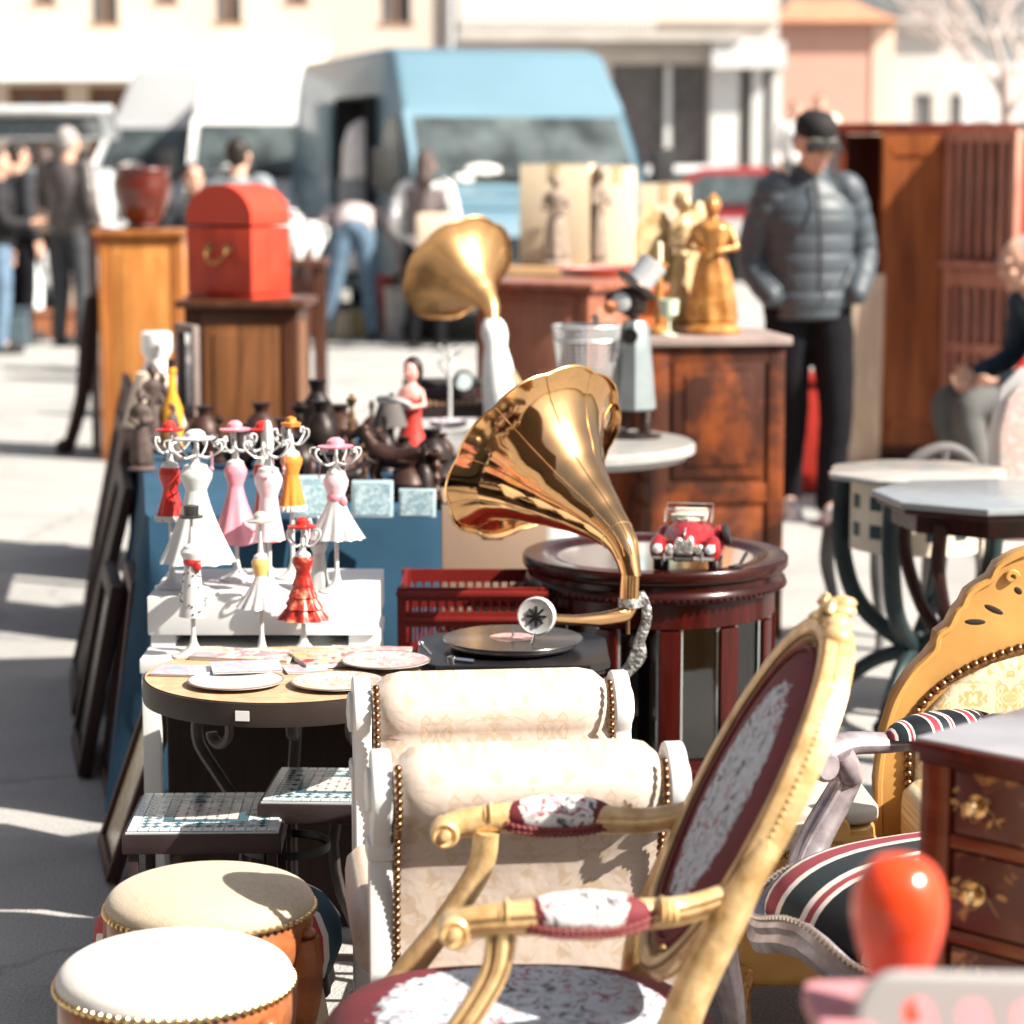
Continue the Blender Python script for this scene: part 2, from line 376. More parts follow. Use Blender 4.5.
# ------------------------------------------------------------------ ground
def asphalt():
    m, nt, b = _base('asphalt', .9, 0, 0, .25)
    v = coords(nt)
    big = ramp(nt, [(.30, (.29, .285, .28)), (.48, (.36, .355, .342)), (.70, (.43, .42, .40))]); nt.links.new(noise(nt, v, .8, 7, .62, .6), big.inputs['Fac'])
    fine = ramp(nt, [(.30, (.35, .35, .35)), (.46, (.9, .9, .9)), (.6, (1.0, 1.0, 1.0)), (.72, (1.7, 1.66, 1.6))]); nt.links.new(noise(nt, v, 150, 3, .7), fine.inputs['Fac'])
    mx = N(nt, 'ShaderNodeMixRGB', blend_type='MULTIPLY'); mx.inputs['Fac'].default_value = .9
    nt.links.new(big.outputs['Color'], mx.inputs['Color1']); nt.links.new(fine.outputs['Color'], mx.inputs['Color2'])
    # oil spots and tar-filled cracks
    sp = ramp(nt, [(.26, (.35, .35, .35)), (.33, (1, 1, 1))]); nt.links.new(noise(nt, v, 3.1, 4, .5, .3), sp.inputs['Fac'])
    m2 = N(nt, 'ShaderNodeMixRGB', blend_type='MULTIPLY'); m2.inputs['Fac'].default_value = .55; nt.links.new(mx.outputs['Color'], m2.inputs['Color1']); nt.links.new(sp.outputs['Color'], m2.inputs['Color2'])
    vo = N(nt, 'ShaderNodeTexVoronoi', feature='DISTANCE_TO_EDGE'); vo.inputs['Scale'].default_value = .55
    wn = N(nt, 'ShaderNodeTexNoise'); wn.inputs['Scale'].default_value = 2.5; wn.inputs['Detail'].default_value = 5; nt.links.new(v, wn.inputs['Vector'])
    ad = N(nt, 'ShaderNodeVectorMath', operation='MULTIPLY_ADD'); ad.inputs[1].default_value = (.5, .5, .5); nt.links.new(wn.outputs['Color'], ad.inputs[0]); nt.links.new(v, ad.inputs[2]); nt.links.new(ad.outputs[0], vo.inputs['Vector'])
    cr = ramp(nt, [(.003, (.3, .3, .3)), (.012, (1, 1, 1))]); nt.links.new(vo.outputs['Distance'], cr.inputs['Fac'])
    m3 = N(nt, 'ShaderNodeMixRGB', blend_type='MULTIPLY'); m3.inputs['Fac'].default_value = .3; nt.links.new(m2.outputs['Color'], m3.inputs['Color1']); nt.links.new(cr.outputs['Color'], m3.inputs['Color2'])
    nt.links.new(m3.outputs['Color'], b.inputs['Base Color'])
    bump(nt, b, noise(nt, v, 140, 3, .6), .8, .008)
    return m
g = MB(); g.grid(lambda u, v_: V((-250 + 500 * u, -60 + 460 * v_, 0)), 10, 10)
struct('ground', g, asphalt())

# ------------------------------------------------------------------ buildings
CREAMW = mat('cream_render', (.60, .52, .45), .85, var=.08, scale=.6)
CREAM2 = mat('pale_stone_render', (.54, .50, .46), .85, var=.1, scale=.8)
AWN = mat('cream_awning_cloth', (.66, .58, .45), .8, var=.05, scale=1)
PINKW = mat('pink_render', (.50, .29, .23), .85, var=.06, scale=.5)
STONE = mat('grey_stone', (.42, .39, .36), .85, var=.15, scale=1.2)
PANE = mat('window_glass', (.15, .14, .14), .08, 0, var=.3, coat=.5)  # lightened to put the far haze into the pane colour
SHUT = mat('brown_shutter', (.18, .09, .05), .7)
TILE = mat('terracotta_roof', (.42, .2, .12), .8, var=.2, scale=2)
def window(par, x, y, z0, z1, w, frame=WHITE, shutters=None):
    f = MB()
    t = .09
    f.box((x, y - .03, z1), (w + 2 * t, .12, t)); f.box((x, y - .03, z0), (w + 2 * t, .18, t))
    f.box((x - w / 2 - t / 2, y - .03, (z0 + z1) / 2), (t, .12, z1 - z0 - t)); f.box((x + w / 2 + t / 2, y - .03, (z0 + z1) / 2), (t, .12, z1 - z0 - t))
    o = f.build('window', frame, par, smooth=0)
    p = MB(); p.box((x, y + .07, (z0 + z1) / 2), (w, .03, z1 - z0 - .02)); p.build('pane', PANE, o, smooth=0)
    b_ = MB(); b_.box((x, y + .035, (z0 + z1) / 2), (.05, .04, z1 - z0 - t)); b_.build('glazing_bar', frame, o, smooth=0)
    return o
def wall_with_holes(x0, x1, z0, z1, y, th, holes):
    """a wall slab with real openings; holes = (hx0, hx1, hz0, hz1)"""
    m = MB(); xs = sorted({x0, x1, *[h[0] for h in holes], *[h[1] for h in holes]}); zs = sorted({z0, z1, *[h[2] for h in holes], *[h[3] for h in holes]})
    for a, b_ in zip(xs, xs[1:]):
        run = None
        for c, d in zip(zs, zs[1:]):
            inside = any(h[0] <= a and b_ <= h[1] and h[2] <= c and d <= h[3] for h in holes)
            if inside:
                if run: m.box(((a + b_) / 2, y + th / 2, (run[0] + run[1]) / 2), (b_ - a, th, run[1] - run[0])); run = None
            else: run = (run[0] if run else c, d)
        if run: m.box(((a + b_) / 2, y + th / 2, (run[0] + run[1]) / 2), (b_ - a, th, run[1] - run[0]))
    return m
def room_behind(par, x0, x1, z1, y, depth=3, m=None):
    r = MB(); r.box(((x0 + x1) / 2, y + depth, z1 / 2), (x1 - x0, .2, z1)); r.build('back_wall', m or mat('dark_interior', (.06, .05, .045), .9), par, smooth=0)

# A: long cream building with awning, left
D = 60
def X(px, d): return (px - 512) / F * (d * cos(PITCH) - 2 * sin(PITCH))
def Z(py, d): return at(512, py, d).z
bA = thing('cream_building', 'long cream rendered building with small dark windows and a pale awning over brown shopfronts', 'building', (0, D, 0))
wins = []
for px, b_, w_ in ((46, 5, .5), (106, 25, .62), (167, 4, .5), (229, 24, .62), (297, 4, .5), (396, 25, .72)):
    wins.append((X(px, D) - w_ / 2, X(px, D) + w_ / 2, Z(b_, D), Z(b_, D) + (1.25 if b_ > 10 else 1.3)))
shops = [(X(-60, D), X(-8, D), .1, Z(86, D)), (X(8, D), X(66, D), .1, Z(86, D)), (X(88, D), X(126, D), .1, Z(86, D))]
x0A, x1A = X(-420, D), X(452, D)
wall_with_holes(x0A, x1A, 0, 9.5, 0, .4, wins + shops).build('wall', CREAMW, bA, smooth=0)
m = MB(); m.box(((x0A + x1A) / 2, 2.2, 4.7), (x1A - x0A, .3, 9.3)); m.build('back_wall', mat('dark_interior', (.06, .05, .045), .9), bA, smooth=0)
for a, b_, c, d in wins: window(bA, (a + b_) / 2, .1, c, d, b_ - a, mat('brown_window_wood', (.35, .22, .15), .7))
for a, b_, c, d in shops:
    m = MB(); t = .18
    for q in (a + t / 2, (a + b_) / 2 + .1, b_ - t / 2): m.box((q, .15, d / 2), (t, .14, d))
    m.box(((a + b_) / 2, .14, d - .1), (b_ - a, .16, .2)); o = m.build('shopfront', SHUT, bA, smooth=0)
    m = MB(); m.box(((a + b_) / 2, .22, d / 2), (b_ - a, .04, d - .2)); m.build('pane', PANE, o, smooth=0)
m = MB(); zt, zb = Z(42, D), Z(66, D); ax0, ax1 = X(-420, D), X(330, D)
m.add([(ax0, -.02, zt), (ax1, -.02, zt), (ax1, -1.6, zb), (ax0, -1.6, zb), (ax0, -.02, zt - .06), (ax1, -.02, zt - .06), (ax1, -1.6, zb - .06), (ax0, -1.6, zb - .06)], [(0, 1, 2, 3), (7, 6, 5, 4), (0, 4, 5, 1), (1, 5, 6, 2), (2, 6, 7, 3), (3, 7, 4, 0)])
aw = m.build('awning', AWN, bA, smooth=0)
m = MB(); m.box(((ax0 + ax1) / 2, -1.62, zb - .2), (ax1 - ax0, .03, .36)); m.build('valance', mat('white_valance', (.8, .8, .8), .8), aw, smooth=0)
for px in (450,):
    m = MB(); m.tube([(X(px, D), -.1, 0), (X(px, D), -.1, 9.4)], .09, 8); m.build('drainpipe', mat('grey_pipe', (.5, .5, .5), .5, .5), bA)

# B: stone building with balcony and shop window
D = 50
bB = thing('stone_building', 'pale stone building with a first floor balcony, dark shop window and white corner pillars', 'building', (0, D, 0))
x0, x1 = X(458, D), X(778, D)
hs = [(X(612, D), X(708, D), .4, Z(64, D)), (X(742, D), X(750, D), .4, Z(66, D)), (X(763, D), X(770, D), .4, Z(66, D)), (X(478, D), X(560, D), .4, Z(90, D))]
wall_with_holes(x0, x1, 0, Z(22, D), 0, .4, hs).build('wall', CREAM2, bB, smooth=0)
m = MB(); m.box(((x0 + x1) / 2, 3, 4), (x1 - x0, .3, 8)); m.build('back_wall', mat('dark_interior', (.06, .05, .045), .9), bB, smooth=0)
m = MB(); m.box(((x0 + x1) / 2 , .1, 6.6), (x1 - x0, .5, 6.6 * 2 - 2 * Z(22, D))); m.build('upper_wall', CREAMW, bB, smooth=0)
m = MB(); m.box(((x0 + X(738, D)) / 2, -.35, Z(38, D)), (X(738, D) - x0, .9, .18)); m.box(((x0 + X(780, D)) / 2, -.2, Z(46, D)), (X(780, D) - x0, .3, .12))
bal = m.build('balcony', STONE, bB, smooth=0)
m = MB()
for k in range(38): m.tube([(x0 + .1 + k * .1, -.72, Z(38, D) + .08), (x0 + .1 + k * .1, -.72, Z(38, D) + .95)], .018, 5)
m.box((x0 + 2, -.72, Z(38, D) + .97), (4.1, .05, .05)); m.build('railing', mat('white_rail', (.7, .7, .7), .5), bal, smooth=0)
for a, b_, c, d in hs:
    m = MB(); m.box(((a + b_) / 2, .2, (c + d) / 2), (b_ - a, .04, d - c)); m.build('shop_window', PANE, bB, smooth=0)
m = MB()
for px, w_ in ((724, .55), (757, .22), (776, .18)): m.box((X(px, D), -.12, Z(66, D) / 2), (w_, .3, Z(66, D)))
m.box((X(668, D), -.05, Z(66, D) / 2), (.12, .2, Z(66, D)))
m.build('pillar', WHITE, bB, smooth=0)
m = MB(); m.box(((X(710, D) + X(782, D)) / 2, -.25, Z(56, D)), (X(782, D) - X(710, D), .9, .5)); m.build('corner_canopy', WHITE, bB, smooth=0)
# C: pink building
D = 66
bC = thing('pink_building', 'plain pink rendered building with a low terracotta roof, beside the stone building', 'building', (0, D, 0))
x0, x1 = X(779, D), X(872, D)
m = MB(); m.box(((x0 + x1) / 2, 3, Z(22, D) / 2), (x1 - x0, 6, Z(22, D))); m.build('wall', PINKW, bC, smooth=0)
m = MB(); m.box((x1 + .28, 3, Z(24, D) / 2), (.55, 6.1, Z(24, D))); m.build('side_wall', mat('paler_render', (.72, .52, .4), .85), bC, smooth=0)  # side wall coloured paler than the pink front
m = MB(); q = Z(22, D); m.add([(x0 - .2, -.4, q), (x1 + .7, -.4, q), (x1 + .7, 6.4, q), (x0 - .2, 6.4, q), (x0 + .6, 3, q + .75), (x1 - .2, 3, q + .75)], [(0, 1, 5, 4), (1, 2, 5), (2, 3, 4, 5), (3, 0, 4), (3, 2, 1, 0)]); m.build('roof', TILE, bC, smooth=0)
# D: pale distant houses right
for i, (pa, pb, ptop, d, lab, wl) in enumerate(((893, 962, 24, 84, 'pale grey distant house with a dark balcony opening, just right of the pink building', CREAM2),
                                            (962, 1060, 34, 90, 'low white distant house with two dark windows at the right edge', mat('white_render', (.7, .69, .67), .85)))):
    bD = thing('distant_house', lab, 'house', (0, d, 0), group='pale houses far off on the right')
    a, b_ = X(pa, d), X(pb, d); zt = Z(ptop, d)
    ws = [(a + .7, a + 1.3, 2.6, 3.7), (a + 1.9, a + 2.3, 2.6, 3.7), (a + .9, a + 1.6, .2, 2.0)] if i == 0 else [(a + .4, a + 1.1, 1.8, 2.9), (a + 1.9, a + 2.5, 1.8, 2.9), (a + .5, a + 1.2, .1, 1.5)]
    wall_with_holes(a, b_, 0, zt, 0, .4, ws).build('wall', wl, bD, smooth=0)
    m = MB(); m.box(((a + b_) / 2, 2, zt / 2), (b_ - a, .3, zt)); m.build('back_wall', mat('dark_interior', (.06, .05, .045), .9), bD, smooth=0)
    for q in ws: window(bD, (q[0] + q[1]) / 2, .12, q[2], q[3], q[1] - q[0])
    m = MB(); m.box(((a + b_) / 2, -.4, 2.35), ((b_ - a) * .8, .9, .14)); m.build('balcony', STONE, bD, smooth=0)
    m = MB(); m.box(((a + b_) / 2, .9, zt + .1), (b_ - a + .4, 2.8, .2)); m.build('roof', mat('grey_roof', (.4, .38, .36), .8), bD, smooth=0)
# bare tree, far right
def bare_tree(x, y, h, lab):
    t = thing('bare_tree', lab, 'tree', (x, y, 0)); rnd = random.Random(5); tr = MB(); cr = MB()
    tr.tube([(0, 0, 0), (.05, 0, h * .25), (-.05, .1, h * .5)], [.22, .17, .13], 8); tr.build('trunk', mat('pinkish_bark', (.48, .38, .35), .9, bs=.6, bscale=30), t)
    def br(p, d, L, r, k):
        q = p + d * L; mid = p + d * L * .5 + V((rnd.uniform(-.1, .1), rnd.uniform(-.1, .1), 0)) * L
        cr.tube([p, mid, q], [r, r * .8, r * .55], 5, cap=False)
        if k:
            for _ in range(3):
                nd = (d + V((rnd.uniform(-.8, .8), rnd.uniform(-.8, .8), rnd.uniform(-.2, .5)))).normalized(); br(p.lerp(q, rnd.uniform(.5, 1)), nd, L * .72, r * .55, k - 1)
    for k in range(6):
        a = k * 1.05; br(V((-.05, .1, h * rnd.uniform(.33, .5))), V((cos(a) * .7, sin(a) * .7, .75)).normalized(), h * .2, .07, 4)
    cr.build('crown', mat('twig_bark', (.55, .46, .43), .9), t); return t
bare_tree(X(1010, 46), 46, 6.4, 'leafless tree with fine twigs against the white sky at the right')

# ------------------------------------------------------------------ vehicles
GLASSV = mat('vehicle_glass', (.06, .075, .078), .10, 0, var=.6, coat=.25, scale=3)
RUB = mat('black_rubber', (.02, .02, .02), .7)
def wheel(par, c, r=.36):
    m = MB(); mt = Euler((0, R(90), 0)).to_matrix()
    m.lathe([(r * .62, -.11), (r * .93, -.12), (r, -.07), (r, .07), (r * .93, .12), (r * .62, .11)], 28, c, mt, cap=False); o = m.build('wheel', RUB, par)
    m = MB(); m.lathe([(.02, -.07), (r * .3, -.08), (r * .62, -.10), (r * .62, .10), (r * .3, .08), (.02, .07)], 28, c, mt); m.build('rim', mat('wheel_grey', (.35, .35, .36), .35, .8), o)
def van(name, lab, paint, loc, rz, roofz=2.5, L=5.4, Wd=2.0, door_open=None, group=None, roofpaint=None):
    """front end at local y=0 looking towards -y, body runs to +y"""
    t = thing(name, lab, 'van', loc, rz, group); hw = Wd / 2
    prof = [(.0, .32), (-.04, .62), (0, .95), (.12, 1.12), (.75, 1.32), (1.28, 2.02), (1.75, roofz - .06), (2.1, roofz), (L - .2, roofz - .02), (L, roofz - .2), (L + .04, 1.1), (L, .32)]
    def tw(y, z): return hw * (1 - .10 * max(0, (z - 1.15)) / (roofz - 1.15)) - (.12 * max(0, 1 - (y + .04) / .45) ** 2)
    bm = bmesh.new(); lo = [bm.verts.new((-tw(y, z), y, z)) for y, z in prof]; hi = [bm.verts.new((tw(y, z), y, z)) for y, z in prof]; n = len(prof)
    bm.faces.new(lo); bm.faces.new(hi[::-1])
    for i in range(n): bm.faces.new((lo[i], lo[(i + 1) % n], hi[(i + 1) % n], hi[i]))
    bmesh.ops.bevel(bm, geom=[e for e in bm.edges], offset=.07, segments=3, profile=.5, affect='EDGES', clamp_overlap=True)
    bmesh.ops.recalc_face_normals(bm, faces=list(bm.faces))
    me = bpy.data.meshes.new('body'); bm.to_mesh(me); bm.free(); me.materials.append(paint)
    o = bpy.data.objects.new('body', me); COL.objects.link(o)
    if door_open:
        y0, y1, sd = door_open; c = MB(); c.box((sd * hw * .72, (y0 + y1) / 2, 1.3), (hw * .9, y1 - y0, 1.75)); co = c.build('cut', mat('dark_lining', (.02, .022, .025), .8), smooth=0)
        q = o.modifiers.new('b', 'BOOLEAN'); q.operation = 'DIFFERENCE'; q.object = co; q.solver = 'EXACT'
        dg = bpy.context.evaluated_depsgraph_get(); me2 = bpy.data.meshes.new_from_object(o.evaluated_get(dg)); o.modifiers.clear(); o.data = me2; bpy.data.objects.remove(co); me = me2
    me.shade_smooth(); me.set_sharp_from_angle(angle=R(32)); o.parent = t
    if door_open:
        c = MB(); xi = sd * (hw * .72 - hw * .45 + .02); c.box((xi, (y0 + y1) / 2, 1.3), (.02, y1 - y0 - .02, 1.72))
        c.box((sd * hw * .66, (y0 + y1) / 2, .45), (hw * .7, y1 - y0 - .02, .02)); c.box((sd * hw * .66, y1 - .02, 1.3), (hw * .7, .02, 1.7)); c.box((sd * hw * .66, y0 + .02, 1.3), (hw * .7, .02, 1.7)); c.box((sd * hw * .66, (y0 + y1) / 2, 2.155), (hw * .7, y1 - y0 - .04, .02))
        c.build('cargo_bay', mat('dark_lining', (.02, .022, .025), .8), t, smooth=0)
        dr = MB(); dr.box((sd * (hw * .98 + .05), (y0 + y1) / 2 + (y1 - y0) * 1.02, 1.28), (.05, y1 - y0, 1.7), bev=.02); dr.build('sliding_door', paint, t)
    # windscreen follows the slope between (.75,1.32) and (1.28,2.02)
    def slope(k): return (.75 + .53 * k, 1.32 + .70 * k)
    dn = V((0, -.70, .53)).normalized()
    g_ = MB(); vs = []
    for off in (.012, -.01):
        for k, s in ((.06, -1), (.06, 1), (.9, 1), (.9, -1)):
            y, z = slope(k); vs.append(V((s * (tw(y, z) - .09), y, z)) + dn * off)
    g_.add(vs, [(0, 1, 2, 3), (7, 6, 5, 4), (0, 4, 5, 1), (1, 5, 6, 2), (2, 6, 7, 3), (3, 7, 4, 0)]); ws = g_.build('windscreen', GLASSV, t, smooth=0)
    wp = MB()
    for s in (-1, 1): a = V((s * .1, *slope(.08))) + dn * .03; b_ = V((s * .1 - .62, *slope(.2))) + dn * .03; wp.tube([a, b_], .012, 5)
    wp.build('wiper', RUB, ws)
    for s in (-1, 1):
        g_ = MB(); x = lambda z: s * (hw * (1 - .10 * max(0, (z - 1.15)) / (roofz - 1.15)) + .004)
        g_.add([(x(1.25), .98, 1.25), (x(1.25), 1.92, 1.25), (x(1.95), 1.92, 1.95), (x(1.95), 1.42, 1.95), (x(1.25) - s * .02, .98, 1.25), (x(1.25) - s * .02, 1.92, 1.25), (x(1.95) - s * .02, 1.92, 1.95), (x(1.95) - s * .02, 1.42, 1.95)], [(0, 1, 2, 3), (7, 6, 5, 4), (0, 4, 5, 1), (1, 5, 6, 2), (2, 6, 7, 3), (3, 7, 4, 0)]); g_.build('side_window', GLASSV, t, smooth=0)
        h = MB(); h.box((s * (hw * .72), .02, .92), (.34, .16, .26), bev=.05); h.build('headlight', mat('lamp_glass', (.75, .76, .76), .12, .3), t)
        mi = MB(); mi.tube([(s * hw * .97, 1.0, 1.35), (s * (hw + .14), .98, 1.42)], .03, 6); mi.box((s * (hw + .2), .97, 1.5), (.2, .1, .36), bev=.03); mi.build('mirror', RUB, t)
        wheel(t, (s * (hw - .1), .95, .36)); wheel(t, (s * (hw - .1), L - 1.1, .36))
    q_ = MB(); q_.ell(V((-.42, *slope(.22))) + dn * .02, (.17, .07, .03), 12, 7, rot=(R(53), 0, 0)); q_.ell(V((-.62, *slope(.12))) + dn * .02, (.10, .05, .03), 10, 6, rot=(R(53), 0, 0)); q_.build('papers', mat('white_papers', (.6, .58, .54), .8), ws)
    gr = MB()
    for k in range(4): gr.box((0, -.03, .68 + k * .075), (hw * .95, .06, .035))
    gr.build('grille', RUB, t, smooth=0)
    bp = MB(); bp.box((0, -.04, .42), (Wd * .92, .22, .26), bev=.05); bp.build('bumper', mat('grey_plastic', (.10, .11, .12), .6), t)
    pl = MB(); pl.box((0, -.165, .42), (.46, .02, .11)); pl.build('number_plate', WHITE, t, smooth=0)
    hd = MB(); hd.box((0, .43, 1.235), (Wd * .78, .5, .03), rot=(R(17.5), 0, 0), bev=.012); hd.build('bonnet', paint, t)
    for k in (2.15,):
        sm = MB(); sm.box((-hw - .001, k, 1.2), (.008, .012, 1.5)); sm.box((hw + .001, k, 1.2), (.008, .012, 1.5)); sm.build('door_seam', RUB, t, smooth=0)
    return t
BLUEP = mat('blue_van_paint', (.105, .185, .235), .38, var=.06, scale=1, coat=.4)
WHITEP = mat('white_van_paint', (.55, .55, .55), .35, var=.03, scale=1, coat=.4)
GREYP = mat('pale_grey_van_paint', (.42, .43, .44), .35, var=.03, scale=1, coat=.4)
c = onz(524, 345, 0)
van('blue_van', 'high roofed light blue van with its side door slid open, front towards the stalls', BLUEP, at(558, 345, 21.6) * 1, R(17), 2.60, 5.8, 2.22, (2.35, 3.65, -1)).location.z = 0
t = van('white_van', 'white high roofed van standing left of the blue van', WHITEP, (at(255, 300, 26).x + .15, 26.5, 0), R(2), 2.66, 5.4, 2.0, group='white vans parked behind the stalls')
t = van('grey_white_van', 'pale grey van with its side door open, leftmost of the three vans', GREYP, (at(170, 300, 30).x - .5, 30.0, 0), R(-22), 2.75, 5.4, 2.0, (2.35, 3.65, 1), group='white vans parked behind the stalls')
def cargo():
    t = tag(thing('cargo_sack', 'white wrapped bundle standing in the open door of the blue van', 'bundle', at(368, 170, 24.3) * 1, .1)); t.location.z = .5
    m = MB(); m.lathe([(.22, 0), (.27, .05), (.28, .5), (.27, .9), (.24, 1.2), (.18, 1.38), (.08, 1.46)], 14, scal=lambda a, k: 1 + .06 * sin(3 * a + 5 * k)); m.build('sack', mat('white_wrap', (.8, .8, .8), .6, bs=.6, bscale=8, bdist=.03), t)
    m = MB(); m.lathe([(.285, .55), (.29, .6), (.285, .9)], 14, cap=False); m.build('band', mat('grey_band', (.25, .28, .3), .7), t, solid=.01)
cargo()
def car(name, lab, paint, loc, rz, hatch=False, group=None):
    t = thing(name, lab, 'car', loc, rz, group); hw = .85
    m = MB(); L = 4.1
    prof = [(0, .3), (-.02, .55), (.1, .85), (.35, .95), (.9, 1.42), (1.3, 1.48), (2.3, 1.46), (3.0, .98), (3.9, .82), (4.1, .6), (4.08, .3)]
    bm = bmesh.new(); f = lambda z: hw * (1 - .22 * max(0, (z - .9)) / .6)
    lo = [bm.verts.new((-f(z), y, z)) for y, z in prof]; hi = [bm.verts.new((f(z), y, z)) for y, z in prof]; n = len(prof)
    bm.faces.new(lo); bm.faces.new(hi[::-1])
    for i in range(n): bm.faces.new((lo[i], lo[(i + 1) % n], hi[(i + 1) % n], hi[i]))
    bmesh.ops.bevel(bm, geom=list(bm.edges), offset=.06, segments=3, profile=.5, affect='EDGES', clamp_overlap=True); bmesh.ops.recalc_face_normals(bm, faces=list(bm.faces))
    me = bpy.data.meshes.new('body'); bm.to_mesh(me); bm.free(); me.materials.append(paint); me.shade_smooth(); me.set_sharp_from_angle(angle=R(32))
    o = bpy.data.objects.new('body', me); COL.objects.link(o); o.parent = t
    for s in (-1, 1):
        g_ = MB(); x = lambda z: s * (f(z) + .006)
        g_.add([(x(1.0), .75, 1.0), (x(1.0), 2.75, 1.0), (x(1.38), 2.25, 1.38), (x(1.38), 1.0, 1.38)], [(0, 1, 2, 3)]); g_.build('side_window', GLASSV, t, smooth=0, solid=.008)
        h = MB(); h.box((s * .68, .02, .78), (.2, .12, .2), bev=.03); h.build('tail_light', mat('red_lens', (.5, .02, .02), .2), t)
        wheel(t, (s * .75, .75, .31), .31); wheel(t, (s * .75, 3.25, .31), .31)
    if hatch:
        m = MB(); m.box((0, .95, 1.95), (1.5, .9, .08), rot=(R(-18), 0, 0), bev=.03); h = m.build('tailgate', paint, t)
        m = MB(); m.box((0, .9, 1.9), (1.2, .55, .03), rot=(R(-18), 0, 0)); m.build('rear_window', GLASSV, h, smooth=0)
        m = MB(); m.box((0, .3, 1.1), (1.2, .5, .5), bev=.1); m.build('boot_lining', mat('boot_beige', (.5, .36, .28), .9), t)
    else:
        g_ = MB(); g_.add([(-.6, .42, 1.02), (.6, .42, 1.02), (.54, .86, 1.39), (-.54, .86, 1.39)], [(0, 1, 2, 3)]); g_.build('rear_window', GLASSV, t, smooth=0, solid=.02)
        g_ = MB(); g_.add([(-.6, 2.98, 1.02), (.6, 2.98, 1.02), (.54, 2.38, 1.42), (-.54, 2.38, 1.42)], [(0, 1, 2, 3)]); g_.build('windscreen', GLASSV, t, smooth=0, solid=.02)
    pl = MB(); pl.box((0, -.02, .55), (.46, .02, .11)); pl.build('number_plate', WHITE, t, smooth=0)
    return t
car('hatchback_car', 'silver hatchback with its tailgate raised behind the two men on the left', mat('silver_paint', (.6, .63, .64), .3, .3, coat=.5), (at(34, 200, 25).x, 25, 0), R(4), True)
car('red_car', 'dark red car parked behind the man in the cap', mat('dark_red_paint', (.28, .03, .03), .3, coat=.5), (at(880, 200, 33).x, 33.5, 0), R(84))
car('white_car', 'white car parked in front of the stone building, seen from the side', WHITEP, (at(800, 200, 38).x, 39.0, 0), R(92))
car('silver_car', 'silver car parked beyond the left end of the row, left of the pot', mat('silver_grey_paint', (.5, .52, .53), .3, .3, coat=.5), (at(110, 200, 34).x + 1.3, 34.0, 0), R(88))

# ------------------------------------------------------------------ people
def chain(mb, pts, rad, seg=12): return mb.tube(pts, rad, seg, round_ends=True)
def hand(mb, wrist, d, side, palm, scale=1, curl=.5):
    """palm and five separate bent fingers; d = pointing way, side = thumb way, palm = palm normal"""
    d = V(d).normalized(); side = V(side); side = (side - d * side.dot(d)).normalized(); pn = V(palm); pn = (pn - d * pn.dot(d) - side * pn.dot(side)).normalized(); s = scale
    for k in range(4):
        o = (1.5 - k) * .021 * s
        chain(mb, [wrist + side * o * .6, wrist + d * .045 * s + side * o, wrist + d * .09 * s + side * o], [.016 * s, .015 * s, .013 * s], 8)
        L = (.036, .042, .039, .03)[k] * s; p = wrist + d * .09 * s + side * o * 1.12; dd = d.copy(); pts = [p - d * .01 * s]; ax = d.cross(pn)
        for q in range(3):
            a = curl * (q + .6); dd = d * cos(a) + pn * sin(a); p = p + dd * L * (1, .75, .6)[q]; pts.append(p)
        chain(mb, pts, [.0105 * s, .0095 * s, .009 * s, .0075 * s], 8)
    p = wrist + d * .03 * s + side * .03 * s; chain(mb, [p, p + (d * .6 + side * .8 + pn * .25).normalized() * .035 * s, p + (d * .95 + side * .55 + pn * .4).normalized() * .065 * s], [.014 * s, .012 * s, .009 * s], 8)
